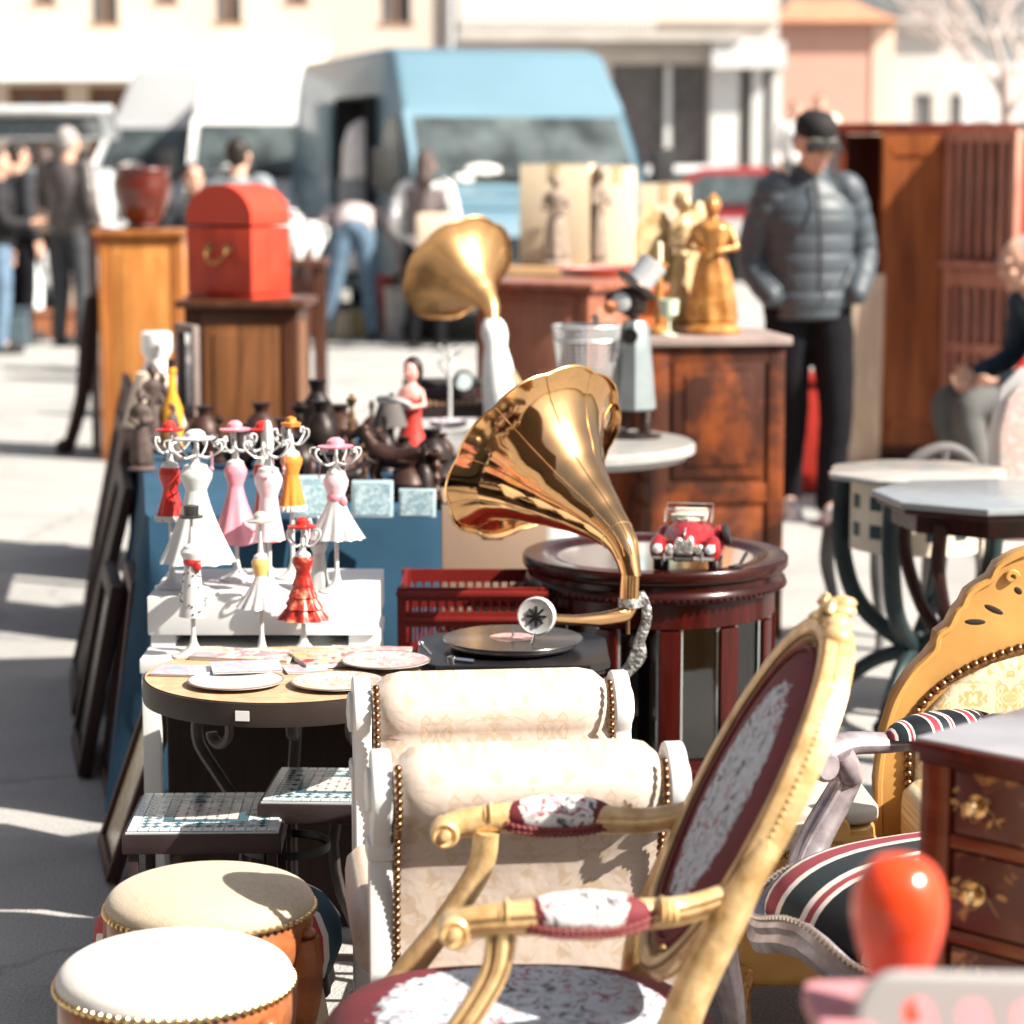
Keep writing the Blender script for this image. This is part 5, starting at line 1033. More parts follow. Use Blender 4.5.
# ---- dress shaped jewellery stands
CREAMG = mat('white_gloss_figure', (.47, .48, .48), .3, var=.04, coat=.3)
def col(name, c, r=.4, v_=.12): return mat(name, c, r, var=v_, scale=25, coat=.3)
def dress_stand(lab, px, pyb, H, zb, hem, hemr, waist, wr, top, dmat, sash=None, hat=None, spots=None, pleat=9, pole=.0045, ruffle=False, arms=5, base=.036, bodice=None, rz=0, hatsize=1, dy=0, frill=None, train=False):
    """heights are fractions of H; a round foot, pole, dress form, curled hooks and a hat"""
    p = onz(px, pyb, zb); p.y += dy; t = thing('dress_jewellery_stand', lab, 'jewellery stand', (p.x, p.y, zb), (px * 1.7) % 1.2 - .6, 'dress shaped jewellery stands')
    m = MB(); m.lathe([(base, 0), (base, .004), (base * .6, .010), (base * .28, .022), (pole * 1.6, .032), (pole, .05), (pole, hem * H + .02)], 26); m.build('foot', CREAMG, t)
    zh, zw, zt = hem * H, waist * H, top * H; sk = MB(); ringn = 72; lev = 12 if not ruffle else 32; rings = []
    for i in range(lev + 1):
        q = i / lev; z = zh + (zw - zh) * q; rr = wr + (hemr - wr) * (1 - q) ** 1.25
        if ruffle: rr *= 1 + .20 * (1 - ((q * 4.0) % 1)) * (1 - q * .4)
        rings.append([V((cos(a) * rr * (1 + (.10 if pleat else 0) * (1 - q) * sin(a * pleat)), sin(a) * rr * (1 + (.10 if pleat else 0) * (1 - q) * sin(a * pleat)) * .85, z + (0 if not train or i else -.004 * sin(3 * a)))) for a in [2 * pi * j / ringn for j in range(ringn)]])
    sk.ring_tube(rings); d_ = sk.build('skirt', dmat, t, smooth=50)
    if frill:
        f_ = MB(); f_.lathe([(hemr * 1.03, zh - .002), (hemr * 1.05, zh + .005), (hemr * .97, zh + .009)], 40, scal=lambda a, k: 1 + .06 * sin(18 * a), sy=.85, cap=False); f_.build('hem_trim', frill, d_, solid=.002)
    b = MB(); bh = zt - zw; b.lathe([(wr, zw - .001), (wr * 1.02, zw + bh * .1), (wr * 1.5, zw + bh * .5), (wr * 1.55, zw + bh * .68), (wr * 1.25, zw + bh * .86), (wr * .9, zw + bh * .9)], 24, sy=.78); b.build('bodice', bodice or dmat, t)
    n_ = MB(); n_.lathe([(wr * 1.2, zw + bh * .84), (wr * 1.1, zt), (wr * .5, zt + .006), (wr * .36, zt + .02), (wr * .3, zt + .03), (.003, zt + .035), (.003, H * .97)], 20, sy=.8); n_.build('neck', CREAMG, t)
    if sash: s_ = MB(); s_.lathe([(wr * 1.02, zw - .004), (wr * 1.16, zw), (wr * 1.16, zw + .006), (wr * 1.02, zw + .01)], 24, sy=.9); s_.ell((wr * .9, -wr * .6, zw - .004), (.010, .006, .012)); s_.build('sash', sash, t)
    if spots:
        s_ = MB(); rnd = random.Random(4)
        for k in range(46):
            a = rnd.uniform(0, 2 * pi); q = rnd.uniform(.03, .97); z = zh + (zw - zh) * q; rr = wr + (hemr - wr) * (1 - q) ** 1.25 + .0006; s_.ell((cos(a) * rr, sin(a) * rr * .85, z), (.0022, .0022, .0022), 6, 4)
        s_.build('spots', spots, d_)
    if arms:
        h_ = MB(); hz = zt + (H - zt) * .45
        for k in range(arms):
            a = 2 * pi * k / arms + .4; d = V((cos(a), sin(a) * .8, 0)); L = .038 * (H / .30) ** .5 * hatsize; z = V((0, 0, 1))
            h_.tube(catmull([z * (hz - .008), d * L * .5 + z * (hz - .014), d * L + z * (hz + .004), d * L * 1.05 + z * (hz + .018), d * L * .8 + z * (hz + .020), d * L * .78 + z * (hz + .012)], 4), .0022, 6)
            h_.ell(d * L * .78 + z * (hz + .012), .0034, 6, 5)
        h_.build('hooks', CREAMG, t)
    if arms >= 6:
        h_ = MB(); rr_ = random.Random(px); hz = zt + (H - zt) * .40
        for k in range(3):
            a = rr_.uniform(0, 6); d = V((cos(a), sin(a), 0)) * .034; h_.tube([d + V((0, 0, hz)), d + V((.002, 0, hz - .02)), d + V((-.001, 0, hz - rr_.uniform(.03, .06)))], .0011, 5); h_.ell(d + V((0, 0, hz - .035)), .0042, 7, 5)
        h_.build('hanging_beads', mat('bead_glass', (.45, .25, .3), .15, var=.5, scale=90, coat=.6), t)
    if hat:
        kind, hm = hat; h_ = MB(); z = H * .97 - .004; s = hatsize
        if kind == 'brim': h_.lathe([(.003, z - .002), (.026 * s, z + .0), (.028 * s, z + .004), (.014 * s, z + .007), (.013 * s, z + .015), (.007 * s, z + .021), (.001, z + .022)], 24, scal=lambda a, k: 1 + .07 * sin(2 * a))
        elif kind == 'tall': h_.lathe([(.003, z - .03), (.009, z - .026), (.009, z + .02), (.006, z + .03), (.001, z + .033)], 16)
        elif kind == 'crown': h_.lathe([(.003, z), (.019 * s, z + .002), (.021 * s, z + .010), (.012 * s, z + .012), (.010 * s, z + .02), (.001, z + .024)], 24, scal=lambda a, k: 1 + .1 * sin(5 * a))
        elif kind == 'striped': h_.lathe([(.003, z - .012), (.024 * s, z - .012), (.024 * s, z - .008), (.015, z - .006), (.016, z + .012), (.001, z + .014)], 24)
        h_.build('hat', hm, t)
    return t
rz_ = .706; Wg = CREAMG
cRED = col('red_figure_enamel', (.40, .02, .016)); cPINK = col('pink_figure_enamel', (.56, .22, .27)); cLP = col('pale_pink_enamel', (.60, .42, .45)); cOR = col('orange_figure_enamel', (.52, .19, .03)); cSIL = mat('silver_figure', (.52, .52, .52), .35, .35, var=.15, scale=30); cGR = mat('grey_figure', (.42, .44, .44), .4, .3)
cBR = col('gold_bodice', (.55, .36, .12)); cBK = col('black_figure_enamel', (.02, .02, .02)); cRG = mat('red_gold_tiers', (.36, .022, .016), .35, var=.2, scale=60, sharp=(.5, .7), col2=(.62, .24, .12))
dress_stand('dress stand with a red dress trimmed in white, far left of the back row', 169, 592, .345, rz_, .42, .032, .60, .016, .76, cRED, hat=('brim', cRED), frill=Wg, dy=.05)
dress_stand('big white wedding dress stand in the back row, widest skirt', 198, 594, .335, rz_, .20, .074, .64, .022, .80, Wg, hat=('brim', Wg), pleat=11, base=.045, hatsize=1.5, arms=7)
dress_stand('pink ball gown stand, with a pink hat, in the back row', 232, 588, .335, rz_, .25, .055, .60, .016, .76, cPINK, hat=('brim', cPINK), pleat=8, train=True, dy=.10, hatsize=1.2)
dress_stand('deep red dress stand with red hat, half hidden behind the pale pink one', 257, 586, .325, rz_, .22, .036, .56, .015, .76, cRED, hat=('brim', cRED), dy=.16, hatsize=1.1)
dress_stand('slim pale pink dress stand with a tall white hair comb, centre of the back row', 270, 592, .34, rz_, .32, .031, .58, .019, .76, cLP, hat=('tall', Wg), pleat=6, hatsize=1.2, arms=6)
dress_stand('orange dress stand with an orange crown, back row', 288, 588, .34, rz_, .44, .030, .66, .016, .80, cOR, hat=('crown', cOR), frill=Wg, dy=.12)
dress_stand('white skirt stand with a pink sash and pink hat, right end of the back row', 337, 592, .315, rz_, .36, .056, .62, .017, .80, cSIL, sash=cPINK, hat=('brim', cPINK), bodice=cLP, pleat=12, hatsize=1.3, arms=7)
dress_stand('slim grey silver dress stand behind the red tiered one', 318, 645, .26, wz, .32, .028, .70, .013, .85, cGR, hat=None, pleat=5, arms=5, dy=.05)
dress_stand('white spotted coat dress stand with a black and white striped hat, front row left', 195, 655, .31, wz, .27, .029, .62, .016, .73, Wg, sash=cRED, hat=('striped', cBK), spots=cBK, pleat=0, arms=0, base=.042, dy=-.02)
dress_stand('silver white pleated skirt stand with gold bodice, middle of the front row', 263, 656, .29, wz, .36, .048, .58, .012, .72, cSIL, hat=('brim', mat('silver_hat', (.5, .5, .45), .4, .5)), bodice=cBR, pleat=13, arms=0, dy=-.02)
dress_stand('red tiered flamenco dress stand, right end of the front row', 305, 650, .27, wz, .26, .044, .61, .015, .76, cRG, hat=('brim', cRED), ruffle=True, pleat=10, arms=5, dy=-.03)
# ------------------------------------------------------------------ round table with plates and magazines
tz = .64; pc_ = onz(283, 674, tz); TR = .262
t = thing('round_wooden_table', 'round table with pale top and dark rim, spread with plates and magazines', 'table', (pc_.x, pc_.y + .01, 0))
m = MB(); m.lathe([(TR - .01, tz - .004), (TR - .004, tz - .0005), (.001, tz)], 72, cap=False); m.build('tabletop', mat('pale_cane_top', (.42, .27, .16), .5, var=.2, scale=30, bs=.3), t)
m = MB(); m.lathe([(TR - .02, tz - .045), (TR, tz - .045), (TR + .002, tz - .03), (TR, tz - .003), (TR - .008, tz - .001), (TR - .02, tz - .004)], 72, cap=False); m.build('rim', mat('dark_rim', (.024, .016, .014), .5, var=.3), t); m = MB(); m.lathe([(.001, tz - .02), (TR - .018, tz - .02), (TR - .018, tz - .03), (.001, tz - .03)], 48, cap=False); m.build('underside', DARKW, t)
def scroll_leg(a, R0, z1, m_, par, r=.012):
    d = V((cos(a), sin(a), 0)); z = V((0, 0, 1)); pts = []
    for k in range(15):
        q = k / 14; th = R(-60 + 400 * (1 - q)); rr = .016 + .05 * q; pts.append(d * (R0 - .06 + rr * cos(th)) + z * (z1 - .11 + rr * sin(th)))
    pts += [d * (R0 - .13) + z * (z1 * .55), d * (R0 - .12) + z * (z1 * .3), d * (R0 - .03) + z * .02]
    l = MB(); l.tube(catmull(pts, 3), r, 8, flat=.7); return l.build('leg', m_, par)
for k in (0, 1, 2): scroll_leg(R(42 + 48 * k), TR - .01, tz - .03, mat('worn_iron', (.07, .06, .058), .5, .4, var=.4), t)
m = MB(); m.lathe([(.08, .3), (.085, .3), (.085, .315), (.08, .315)], 30, cap=False); m.build('ring_brace', DARKIRON, t)
m = MB(); s_ = onz(247, 704, tz - .02); m.box((s_.x - t.location.x, -sqrt((TR + .003) ** 2 - (s_.x - t.location.x) ** 2) - .0, tz - .024), (.025, .002, .018), rot=(0, 0, R(-8))); m.build('price_sticker', WHITEC, t, smooth=0)
pic = [picture('plate_floral_a', (.38, .38, .38), [(.48, .40, .38), (.42, .14, .11), (.46, .46, .46)], 38), picture('plate_floral_b', (.39, .38, .37), [(.48, .42, .36), (.48, .16, .06), (.47, .46, .45)], 38), picture('plate_floral_c', (.39, .39, .39), [(.46, .40, .42), (.34, .36, .28), (.47, .47, .47)], 38)]
mg = [picture('magazine_red', (.34, .03, .03), [(.5, .46, .44), (.6, .25, .15), (.7, .45, .2)], 22), picture('magazine_blue', (.28, .36, .41), [(.38, .38, .40), (.5, .25, .3), (.2, .3, .36)], 45), picture('magazine_pink', (.38, .23, .22), [(.40, .37, .36), (.4, .1, .1), (.65, .5, .3)], 16), picture('magazine_grey', (.22, .23, .25), [(.5, .10, .10), (.7, .68, .66), (.7, .4, .2)], 18)]
def plate(lab, px, py, rx, i, lift, rz=0):
    p = onz(px, py, tz + lift); t = thing('decorative_plate', lab, 'plate', (p.x, p.y, tz + lift), rz, 'plates on the round table'); m = MB(); m.lathe([(rx * .5, 0), (rx * .55, .001), (rx, .007), (rx * 1.0, .009), (rx * .72, .0045), (rx * .6, .003), (.001, .003)], 40); m.build('dish', mat('plate_white', (.38, .37, .36), .2, coat=.4), t)
    m = MB(); m.lathe([(rx * .97, .0092), (rx * .72, .0053), (rx * .58, .0038), (.001, .0037)], 40, cap=False); m.build('decoration', pic[i], t); m = MB(); m.lathe([(rx * .985, .0085), (rx * 1.008, .009), (rx * .985, .0098)], 40, cap=False); m.build('gilt_rim', mat('brown_gilt', (.3, .18, .1), .35, .6), t)
def magazine(lab, px, py, w, l, i, lift, rz, th=.006):
    p = onz(px, py, tz + lift); t = thing('magazine', lab, 'magazine', (p.x, p.y, tz + lift), rz, 'magazines on the round table'); m = MB(); m.box((0, 0, th / 2), (w - .002, l - .002, th), bev=.0008); m.build('pages', WHITEC, t); m = MB(); m.box((0, 0, th + .0008), (w, l, .0012)); m.build('cover', mg[i], t, smooth=0)
plate('flowered oval-looking plate at the front left of the round table', 236, 684, .088, 2, .001)
plate('flowered plate with an orange motif at the front right of the round table', 338, 685, .086, 1, .001)
plate('white flowered plate at the right, leaning over the edge of the round table', 386, 664, .084, 0, .008)
magazine('pale blue folded magazine at the left edge of the round table', 192, 672, .14, .09, 1, .001, R(-8), .003)
magazine('pale blue magazine behind the front left plate', 246, 668, .13, .10, 1, .010, R(10), .003)
magazine('grey magazine with red cover picture at the back of the round table', 246, 657, .20, .10, 3, .0005, R(-12))
magazine('dark red magazine in the middle of the round table', 330, 661, .13, .13, 0, .002, R(20), .009)
magazine('pink magazine near the back right of the round table', 368, 655, .16, .11, 2, .001, R(-6))
magazine('white patterned magazine at the back, touching the gramophone side', 305, 670, .08, .07, 1, .001, R(15), .003)
# ------------------------------------------------------------------ mosaic nest tables
def mosaic_table(lab, c, w, h, rz, pat):
    t = thing('mosaic_side_table', lab, 'side table', (c[0], c[1], 0), rz, 'mosaic tiled side tables'); n = 14
    rim = mat('dark_metal_rim', (.035, .023, .023), .5, .3, var=.3, bs=.3)
    m = MB(); m.box((0, 0, h - .022), (w, w, .036), bev=.003); m.build('frame', rim, t)
    lt = mat('tile_white', (.46, .52, .53), .25, var=.08, scale=60, coat=.4); bl = mat('tile_teal', (.025, .085, .12), .22, var=.4, scale=70, coat=.4); pk = mat('tile_blush', (.52, .47, .45), .25, var=.1, scale=60, coat=.4); gr = mat('tile_grout', (.40, .43, .43), .8)
    m = MB(); m.box((0, 0, h - .003), (w - .012, w - .012, .004)); m.build('grout', gr, t, smooth=0)
    m = MB(); W_ = w - .016; cs = W_ / n; z = h + .0005; hh = .0016
    def quad(p, mi, sh=.9):
        cxm = sum(q[0] for q in p) / len(p); cym = sum(q[1] for q in p) / len(p); p = [(cxm + (q[0] - cxm) * sh, cym + (q[1] - cym) * sh) for q in p]; m.m(mi); m.prism(p, hh, c=(0, 0, z))
    for i in range(n):
        for j in range(n):
            x, y = -W_ / 2 + i * cs, -W_ / 2 + j * cs; r = min(i, j, n - 1 - i, n - 1 - j); sq = [(x, y), (x + cs, y), (x + cs, y + cs), (x, y + cs)]; cxx, cyy = x + cs / 2, y + cs / 2
            if r == 0: quad(sq, 0)
            elif r in (1, 2):
                # diamonds on white
                for tri in ([(x, y), (cxx, y), (x, cyy)], [(x + cs, y), (x + cs, cyy), (cxx, y)], [(x + cs, y + cs), (cxx, y + cs), (x + cs, cyy)], [(x, y + cs), (x, cyy), (cxx, y + cs)]): quad(tri, 0, .85)
                quad([(cxx, y), (x + cs, cyy), (cxx, y + cs), (x, cyy)], 1 if r == 1 or (i + j) % 2 == 0 else 0, .86)
            elif r == 3: quad(sq, 1)
            else:
                quad(sq, 2, .94)
                if (i + j) % 2: 
                    k = cs * .2; m.m(1); m.prism([(x - k, y), (x, y - k), (x + k, y), (x, y + k)], hh, c=(0, 0, z + .0006))
    m.build('tiles', [lt, bl, pk], t, smooth=0)
    for sx in (-1, 1):
        for sy in (-1, 1): q = MB(); q.box((sx * (w / 2 - .018), sy * (w / 2 - .018), (h - .04) / 2), (.018, .018, h - .04), bev=.002); q.build('leg', rim, t)
    q = MB(); 
    for sx in (-1, 1): q.box((sx * (w / 2 - .018), 0, .1), (.012, w - .05, .012))
    q.box((0, 0, .1), (w - .036, .012, .012)); q.build('stretcher', rim, t, smooth=0)
mosaic_table('blue and white mosaic side table, the lower left one in front', (onz(209, 812, .405).x, onz(209, 812, .405).y), .285, .405, R(1.5), 0)
mosaic_table('blue and white mosaic side table, the higher one half hidden by the cream bench', (onz(338, 785, .435).x + .0, onz(338, 785, .435).y - .0), .265, .435, R(-3), 0)
# ------------------------------------------------------------------ frames leaning at the left
def leaning(lab, pn, pf, ptn, ptf, wd, m_, th=.022, matc=None, group='frames leaning against the display table'):
    """a rectangular frame from its four corners: bottom near, bottom far, top near, top far"""
    bn, bf, tn, tf = map(V, (pn, pf, ptn, ptf)); base = (bn + bf) / 2; t = thing('leaning_frame', lab, 'frame', base, 0, group); bn, bf, tn, tf = [q - base for q in (bn, bf, tn, tf)]
    nrm = (bf - bn).cross(tn - bn).normalized(); u = (bf - bn).normalized(); v_ = (tn - bn).normalized(); L = (bf - bn).length; H = (tn - bn).length
    mt = M((u, v_, nrm)).transposed(); c = (bn + bf + tn + tf) / 4; m = MB()
    for s in (-1, 1):
        m.box(c + mt @ V((s * (L / 2 - wd / 2), 0, 0)), (wd, H, th), rot=mt, bev=.004); m.box(c + mt @ V((0, s * (H / 2 - wd / 2), 0)), (L - 2 * wd, wd, th), rot=mt, bev=.004)
    m.build('frame', m_, t)
    if matc:
        q = MB(); q.box(c, (L - 2 * wd + .004, H - 2 * wd + .004, .006), rot=mt); q.build('picture', matc, t, smooth=0)
    return t
def GP(px, py): return onz(px, py, .008)
FRW = wood('dark_frame_wood', (.016, .008, .008), (.04, .02, .018), .55, 0); FRW2 = wood('reddish_frame_wood', (.035, .015, .013), (.08, .036, .03), .55, 0)
g0 = GP(112, 884); g1 = V((g0.x - .075, g0.y + .34, .008)); up_ = V((.14, .0, .40))
leaning('gilt edged dark frame with yellowed picture, nearest of the leaning frames', g0, g1, g0 + up_, g1 + up_, .03, FRW2, .03, picture('yellowed_print', (.66, .58, .40), [(.5, .36, .12), (.72, .68, .55)], 14))
g0 = GP(112, 806); g1 = V((g0.x - .07, g0.y + .34, .008)); up_ = V((.075, .0, .56))
leaning('tall reddish brown frame with open middle, second of the leaning frames', g0, g1, g0 + up_, g1 + up_, .035, FRW2, .03)
g0 = GP(84, 778); g1 = V((g0.x - .09, g0.y + .42, .008)); up_ = V((.10, .0, .50))
leaning('very dark frame with black board, third of the leaning frames', g0, g1, g0 + up_, g1 + up_, .045, FRW, .035, BLACK)
g0 = GP(76, 716); g1 = V((g0.x - .11, g0.y + .6, .008)); up_ = V((.17, .0, .66))
leaning('tall dark brown frame, fourth of the leaning frames, beside the blue cloth', g0, g1, g0 + up_, g1 + up_, .05, FRW, .03, DARKW)
g0 = GP(92, 640) ; g1 = V((g0.x - .12, g0.y + .6, .008)); up_ = V((.14, .0, .70))
leaning('dark reddish frame farther back along the display table', g0, g1, g0 + up_, g1 + up_, .05, FRW2, .03, FRW)
g0 = GP(96, 580) ; g1 = V((g0.x - .14, g0.y + .8, .008)); up_ = V((.15, .0, .72))
leaning('farthest leaning board beside the display table', g0, g1, g0 + up_, g1 + up_, .05, FRW, .03, FRW2)
# iron scroll chair-like thing under round table kept simple: small folding stool legs
# ------------------------------------------------------------------ red crates and box
CR = mat('red_crate_plastic', (.13, .009, .007), .45, var=.12, scale=20)
def crate(lab, loc, w, d, h, rz=0, notch=False):
    t = thing('red_crate', lab, 'crate', loc, rz, 'stack of red plastic crates'); m = MB(); th = .008
    def side(c, L, ax):
        nb = int(L / .02)
        for z, hh in ((h - .015, .03), (h * .70, .034), (h * .46, .012), (.02, .04)):
            s = (L, th, hh) if ax == 0 else (th, L, hh); m.box((c[0], c[1], z), s)
        for k in range(nb + 1):
            q = -L / 2 + th / 2 + (L - th) * k / nb; s = (th * .8, th * .8, h - .07 - .0)
            m.box((c[0] + (q if ax == 0 else 0), c[1] + (q if ax else 0), h / 2 + .005), s)
    side((0, -d / 2 + th / 2), w, 0); side((0, d / 2 - th / 2), w, 0); side((-w / 2 + th / 2, 0), d - 2 * th, 1); side((w / 2 - th / 2, 0), d - 2 * th, 1)
    for sx in (-1, 1):
        for sy in (-1, 1): m.box((sx * (w / 2 - .004), sy * (d / 2 - .004), h / 2), (.02, .02, h + .002), bev=.003)
    m.build('walls', CR, t, smooth=0); q = MB(); q.box((0, 0, .004), (w - .03, d - .03, .008)); q.build('base', CR, t, smooth=0)
    q = MB(); q.box((0, -d / 2 - .008, h - .012), (w + .016, .014, .012), bev=.003); q.box((0, -d / 2 - .006, h - .07), (w + .01, .010, .01), bev=.003); q.build('lip', CR, t)
ccx = (onz(400, 640, .5).x + onz(548, 640, .5).x) / 2
crate('top red plastic crate of the stack beside the blue cloth', (ccx + .0, 5.62, .41), .325, .26, .24)
crate('middle red plastic crate of the stack', (ccx + .0, 5.62, .205), .325, .26, .203)
crate('bottom red plastic crate of the stack', (ccx + .0, 5.62, 0), .325, .26, .203)
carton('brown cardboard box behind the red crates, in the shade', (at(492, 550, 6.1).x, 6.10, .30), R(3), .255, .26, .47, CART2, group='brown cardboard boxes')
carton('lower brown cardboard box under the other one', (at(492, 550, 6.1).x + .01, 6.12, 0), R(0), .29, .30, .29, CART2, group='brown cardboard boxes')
# ------------------------------------------------------------------ marble table, its objects
mz = .75; mc = onz(557, 441, mz); MRr = .418
MARB = mat('pale_marble', (.25, .25, .24), .4, var=.15, scale=6, col2=(.34, .335, .32), coat=.3, bs=.1)
t = thing('marble_table', 'round table with a pale grey marble top behind the brass horn', 'table', (mc.x, mc.y, 0))
m = MB(); m.lathe([(MRr - .02, mz - .035), (MRr, mz - .028), (MRr, mz - .008), (MRr - .008, mz), (.001, mz)], 80, cap=False); m.build('tabletop', MARB, t)
m = MB(); m.lathe([(.001, mz - .034), (MRr - .02, mz - .034), (MRr - .03, mz - .05), (.001, mz - .05)], 60, cap=False); m.build('underframe', mat('grey_white_wood', (.5, .49, .47), .6), t)
for a in (R(192), R(285), R(70)):
    d = V((cos(a), sin(a), 0)); z = V((0, 0, 1)); l = MB(); l.tube(catmull([d * .33 + z * (mz - .05), d * .36 + z * .6, d * .28 + z * .42, d * .12 + z * .3, d * .22 + z * .12, d * .3 + z * .015], 5), interp([.02, .022, .018, .018, .016, .016], 5), 10); l.build('leg', mat('grey_white_wood', (.5, .49, .47), .6), t)
def onm(px, py): p = onz(px, py, mz); return V((p.x, p.y, mz))
t = thing('jewellery_tree', 'white wire jewellery tree with curled branches on the marble table', 'jewellery stand', onm(450, 427)); m = MB(); m.lathe([(.03, 0), (.03, .005), (.006, .012), (.0055, .24)], 16); m.build('stem', CREAMG, t)
for k in range(7):
    a = 2 * pi * k / 7; d = V((cos(a), sin(a), 0)); z = V((0, 0, 1)); h0 = (.24, .225, .235, .19, .24, .15, .238)[k]; q = MB(); q.tube(catmull([z * (h0 - .03), d * .02 + z * (h0 - .015), d * .042 + z * (h0 + .01), d * .034 + z * (h0 + .022), d * .026 + z * (h0 + .012)], 4), .0022, 6); q.build('branch', mat('grey_wire', (.3, .3, .3), .4, .4), t)
t = thing('round_table_clock', 'small round clock with a blue-white dial on the marble table', 'clock', onm(463, 421) + V((0, .12, 0))); m = MB(); mt = Euler((R(90), 0, 0)).to_matrix(); m.lathe([(.03, -.02), (.036, -.015), (.036, .012), (.03, .018)], 28, (0, 0, .12), mt); m.tube([(0, 0, .085), (0, 0, .01)], .006, 8); m.box((0, 0, .005), (.06, .04, .01), bev=.003); m.build('case', BLACK, t); m = MB(); m.lathe([(.029, .0185), (.001, .0187)], 28, (0, 0, .12), mt, cap=False); m.build('dial', mat('dial_blue', (.55, .65, .68), .2), t)
t = thing('old_typewriter', 'black and brown old typewriter at the left of the marble table', 'typewriter', onm(455, 424) + V((-.03, .2, 0)), R(8)); m = MB(); m.box((0, 0, .03), (.24, .16, .05), bev=.008); m.box((0, .03, .075), (.2, .08, .05), bev=.01); m.build('housing', mat('typewriter_dark', (.03, .02, .022), .35, var=.3), t); m = MB(); m.tube([(-.14, .05, .11), (.14, .05, .11)], .018, 14); m.build('roller', RUB, t); m = MB()
for r_ in range(3):
    for k in range(9): m.lathe([(.006, 0), (.006, .004)], 8, (-.09 + k * .022, -.045 - r_ * .018, .058 - r_ * .004))
m.build('keys', mat('tan_keys', (.4, .24, .12), .5), t)
t = thing('saucer_stack', 'low stack of white saucers with pink print at the front left of the marble table', 'saucers', onm(448, 429) + V((0, .03, 0))); 
for k in range(3): m = MB(); m.lathe([(.035, k * .008), (.062, k * .008 + .008), (.060, k * .008 + .010), (.034, k * .008 + .004), (.001, k * .008 + .004)], 26); m.build('saucer', picture('saucer_print', (.74, .74, .74), [(.6, .4, .45), (.3, .3, .35)], 40), t)
t = thing('white_tin', 'plain white tin behind the drum cabinet, under the marble table edge', 'tin', (at(553, 530, 6.35).x, 6.35, .0)); m = MB(); m.lathe([(.06, 0), (.065, .005), (.065, .76), (.06, .765)], 24); m.build('body', mat('greyish_white_tin', (.6, .62, .62), .4), t); m = MB(); m.lathe([(.068, .745), (.068, .772), (.001, .774)], 24, cap=False); m.build('lid', mat('greyish_white_tin', (.6, .62, .62), .4), t)
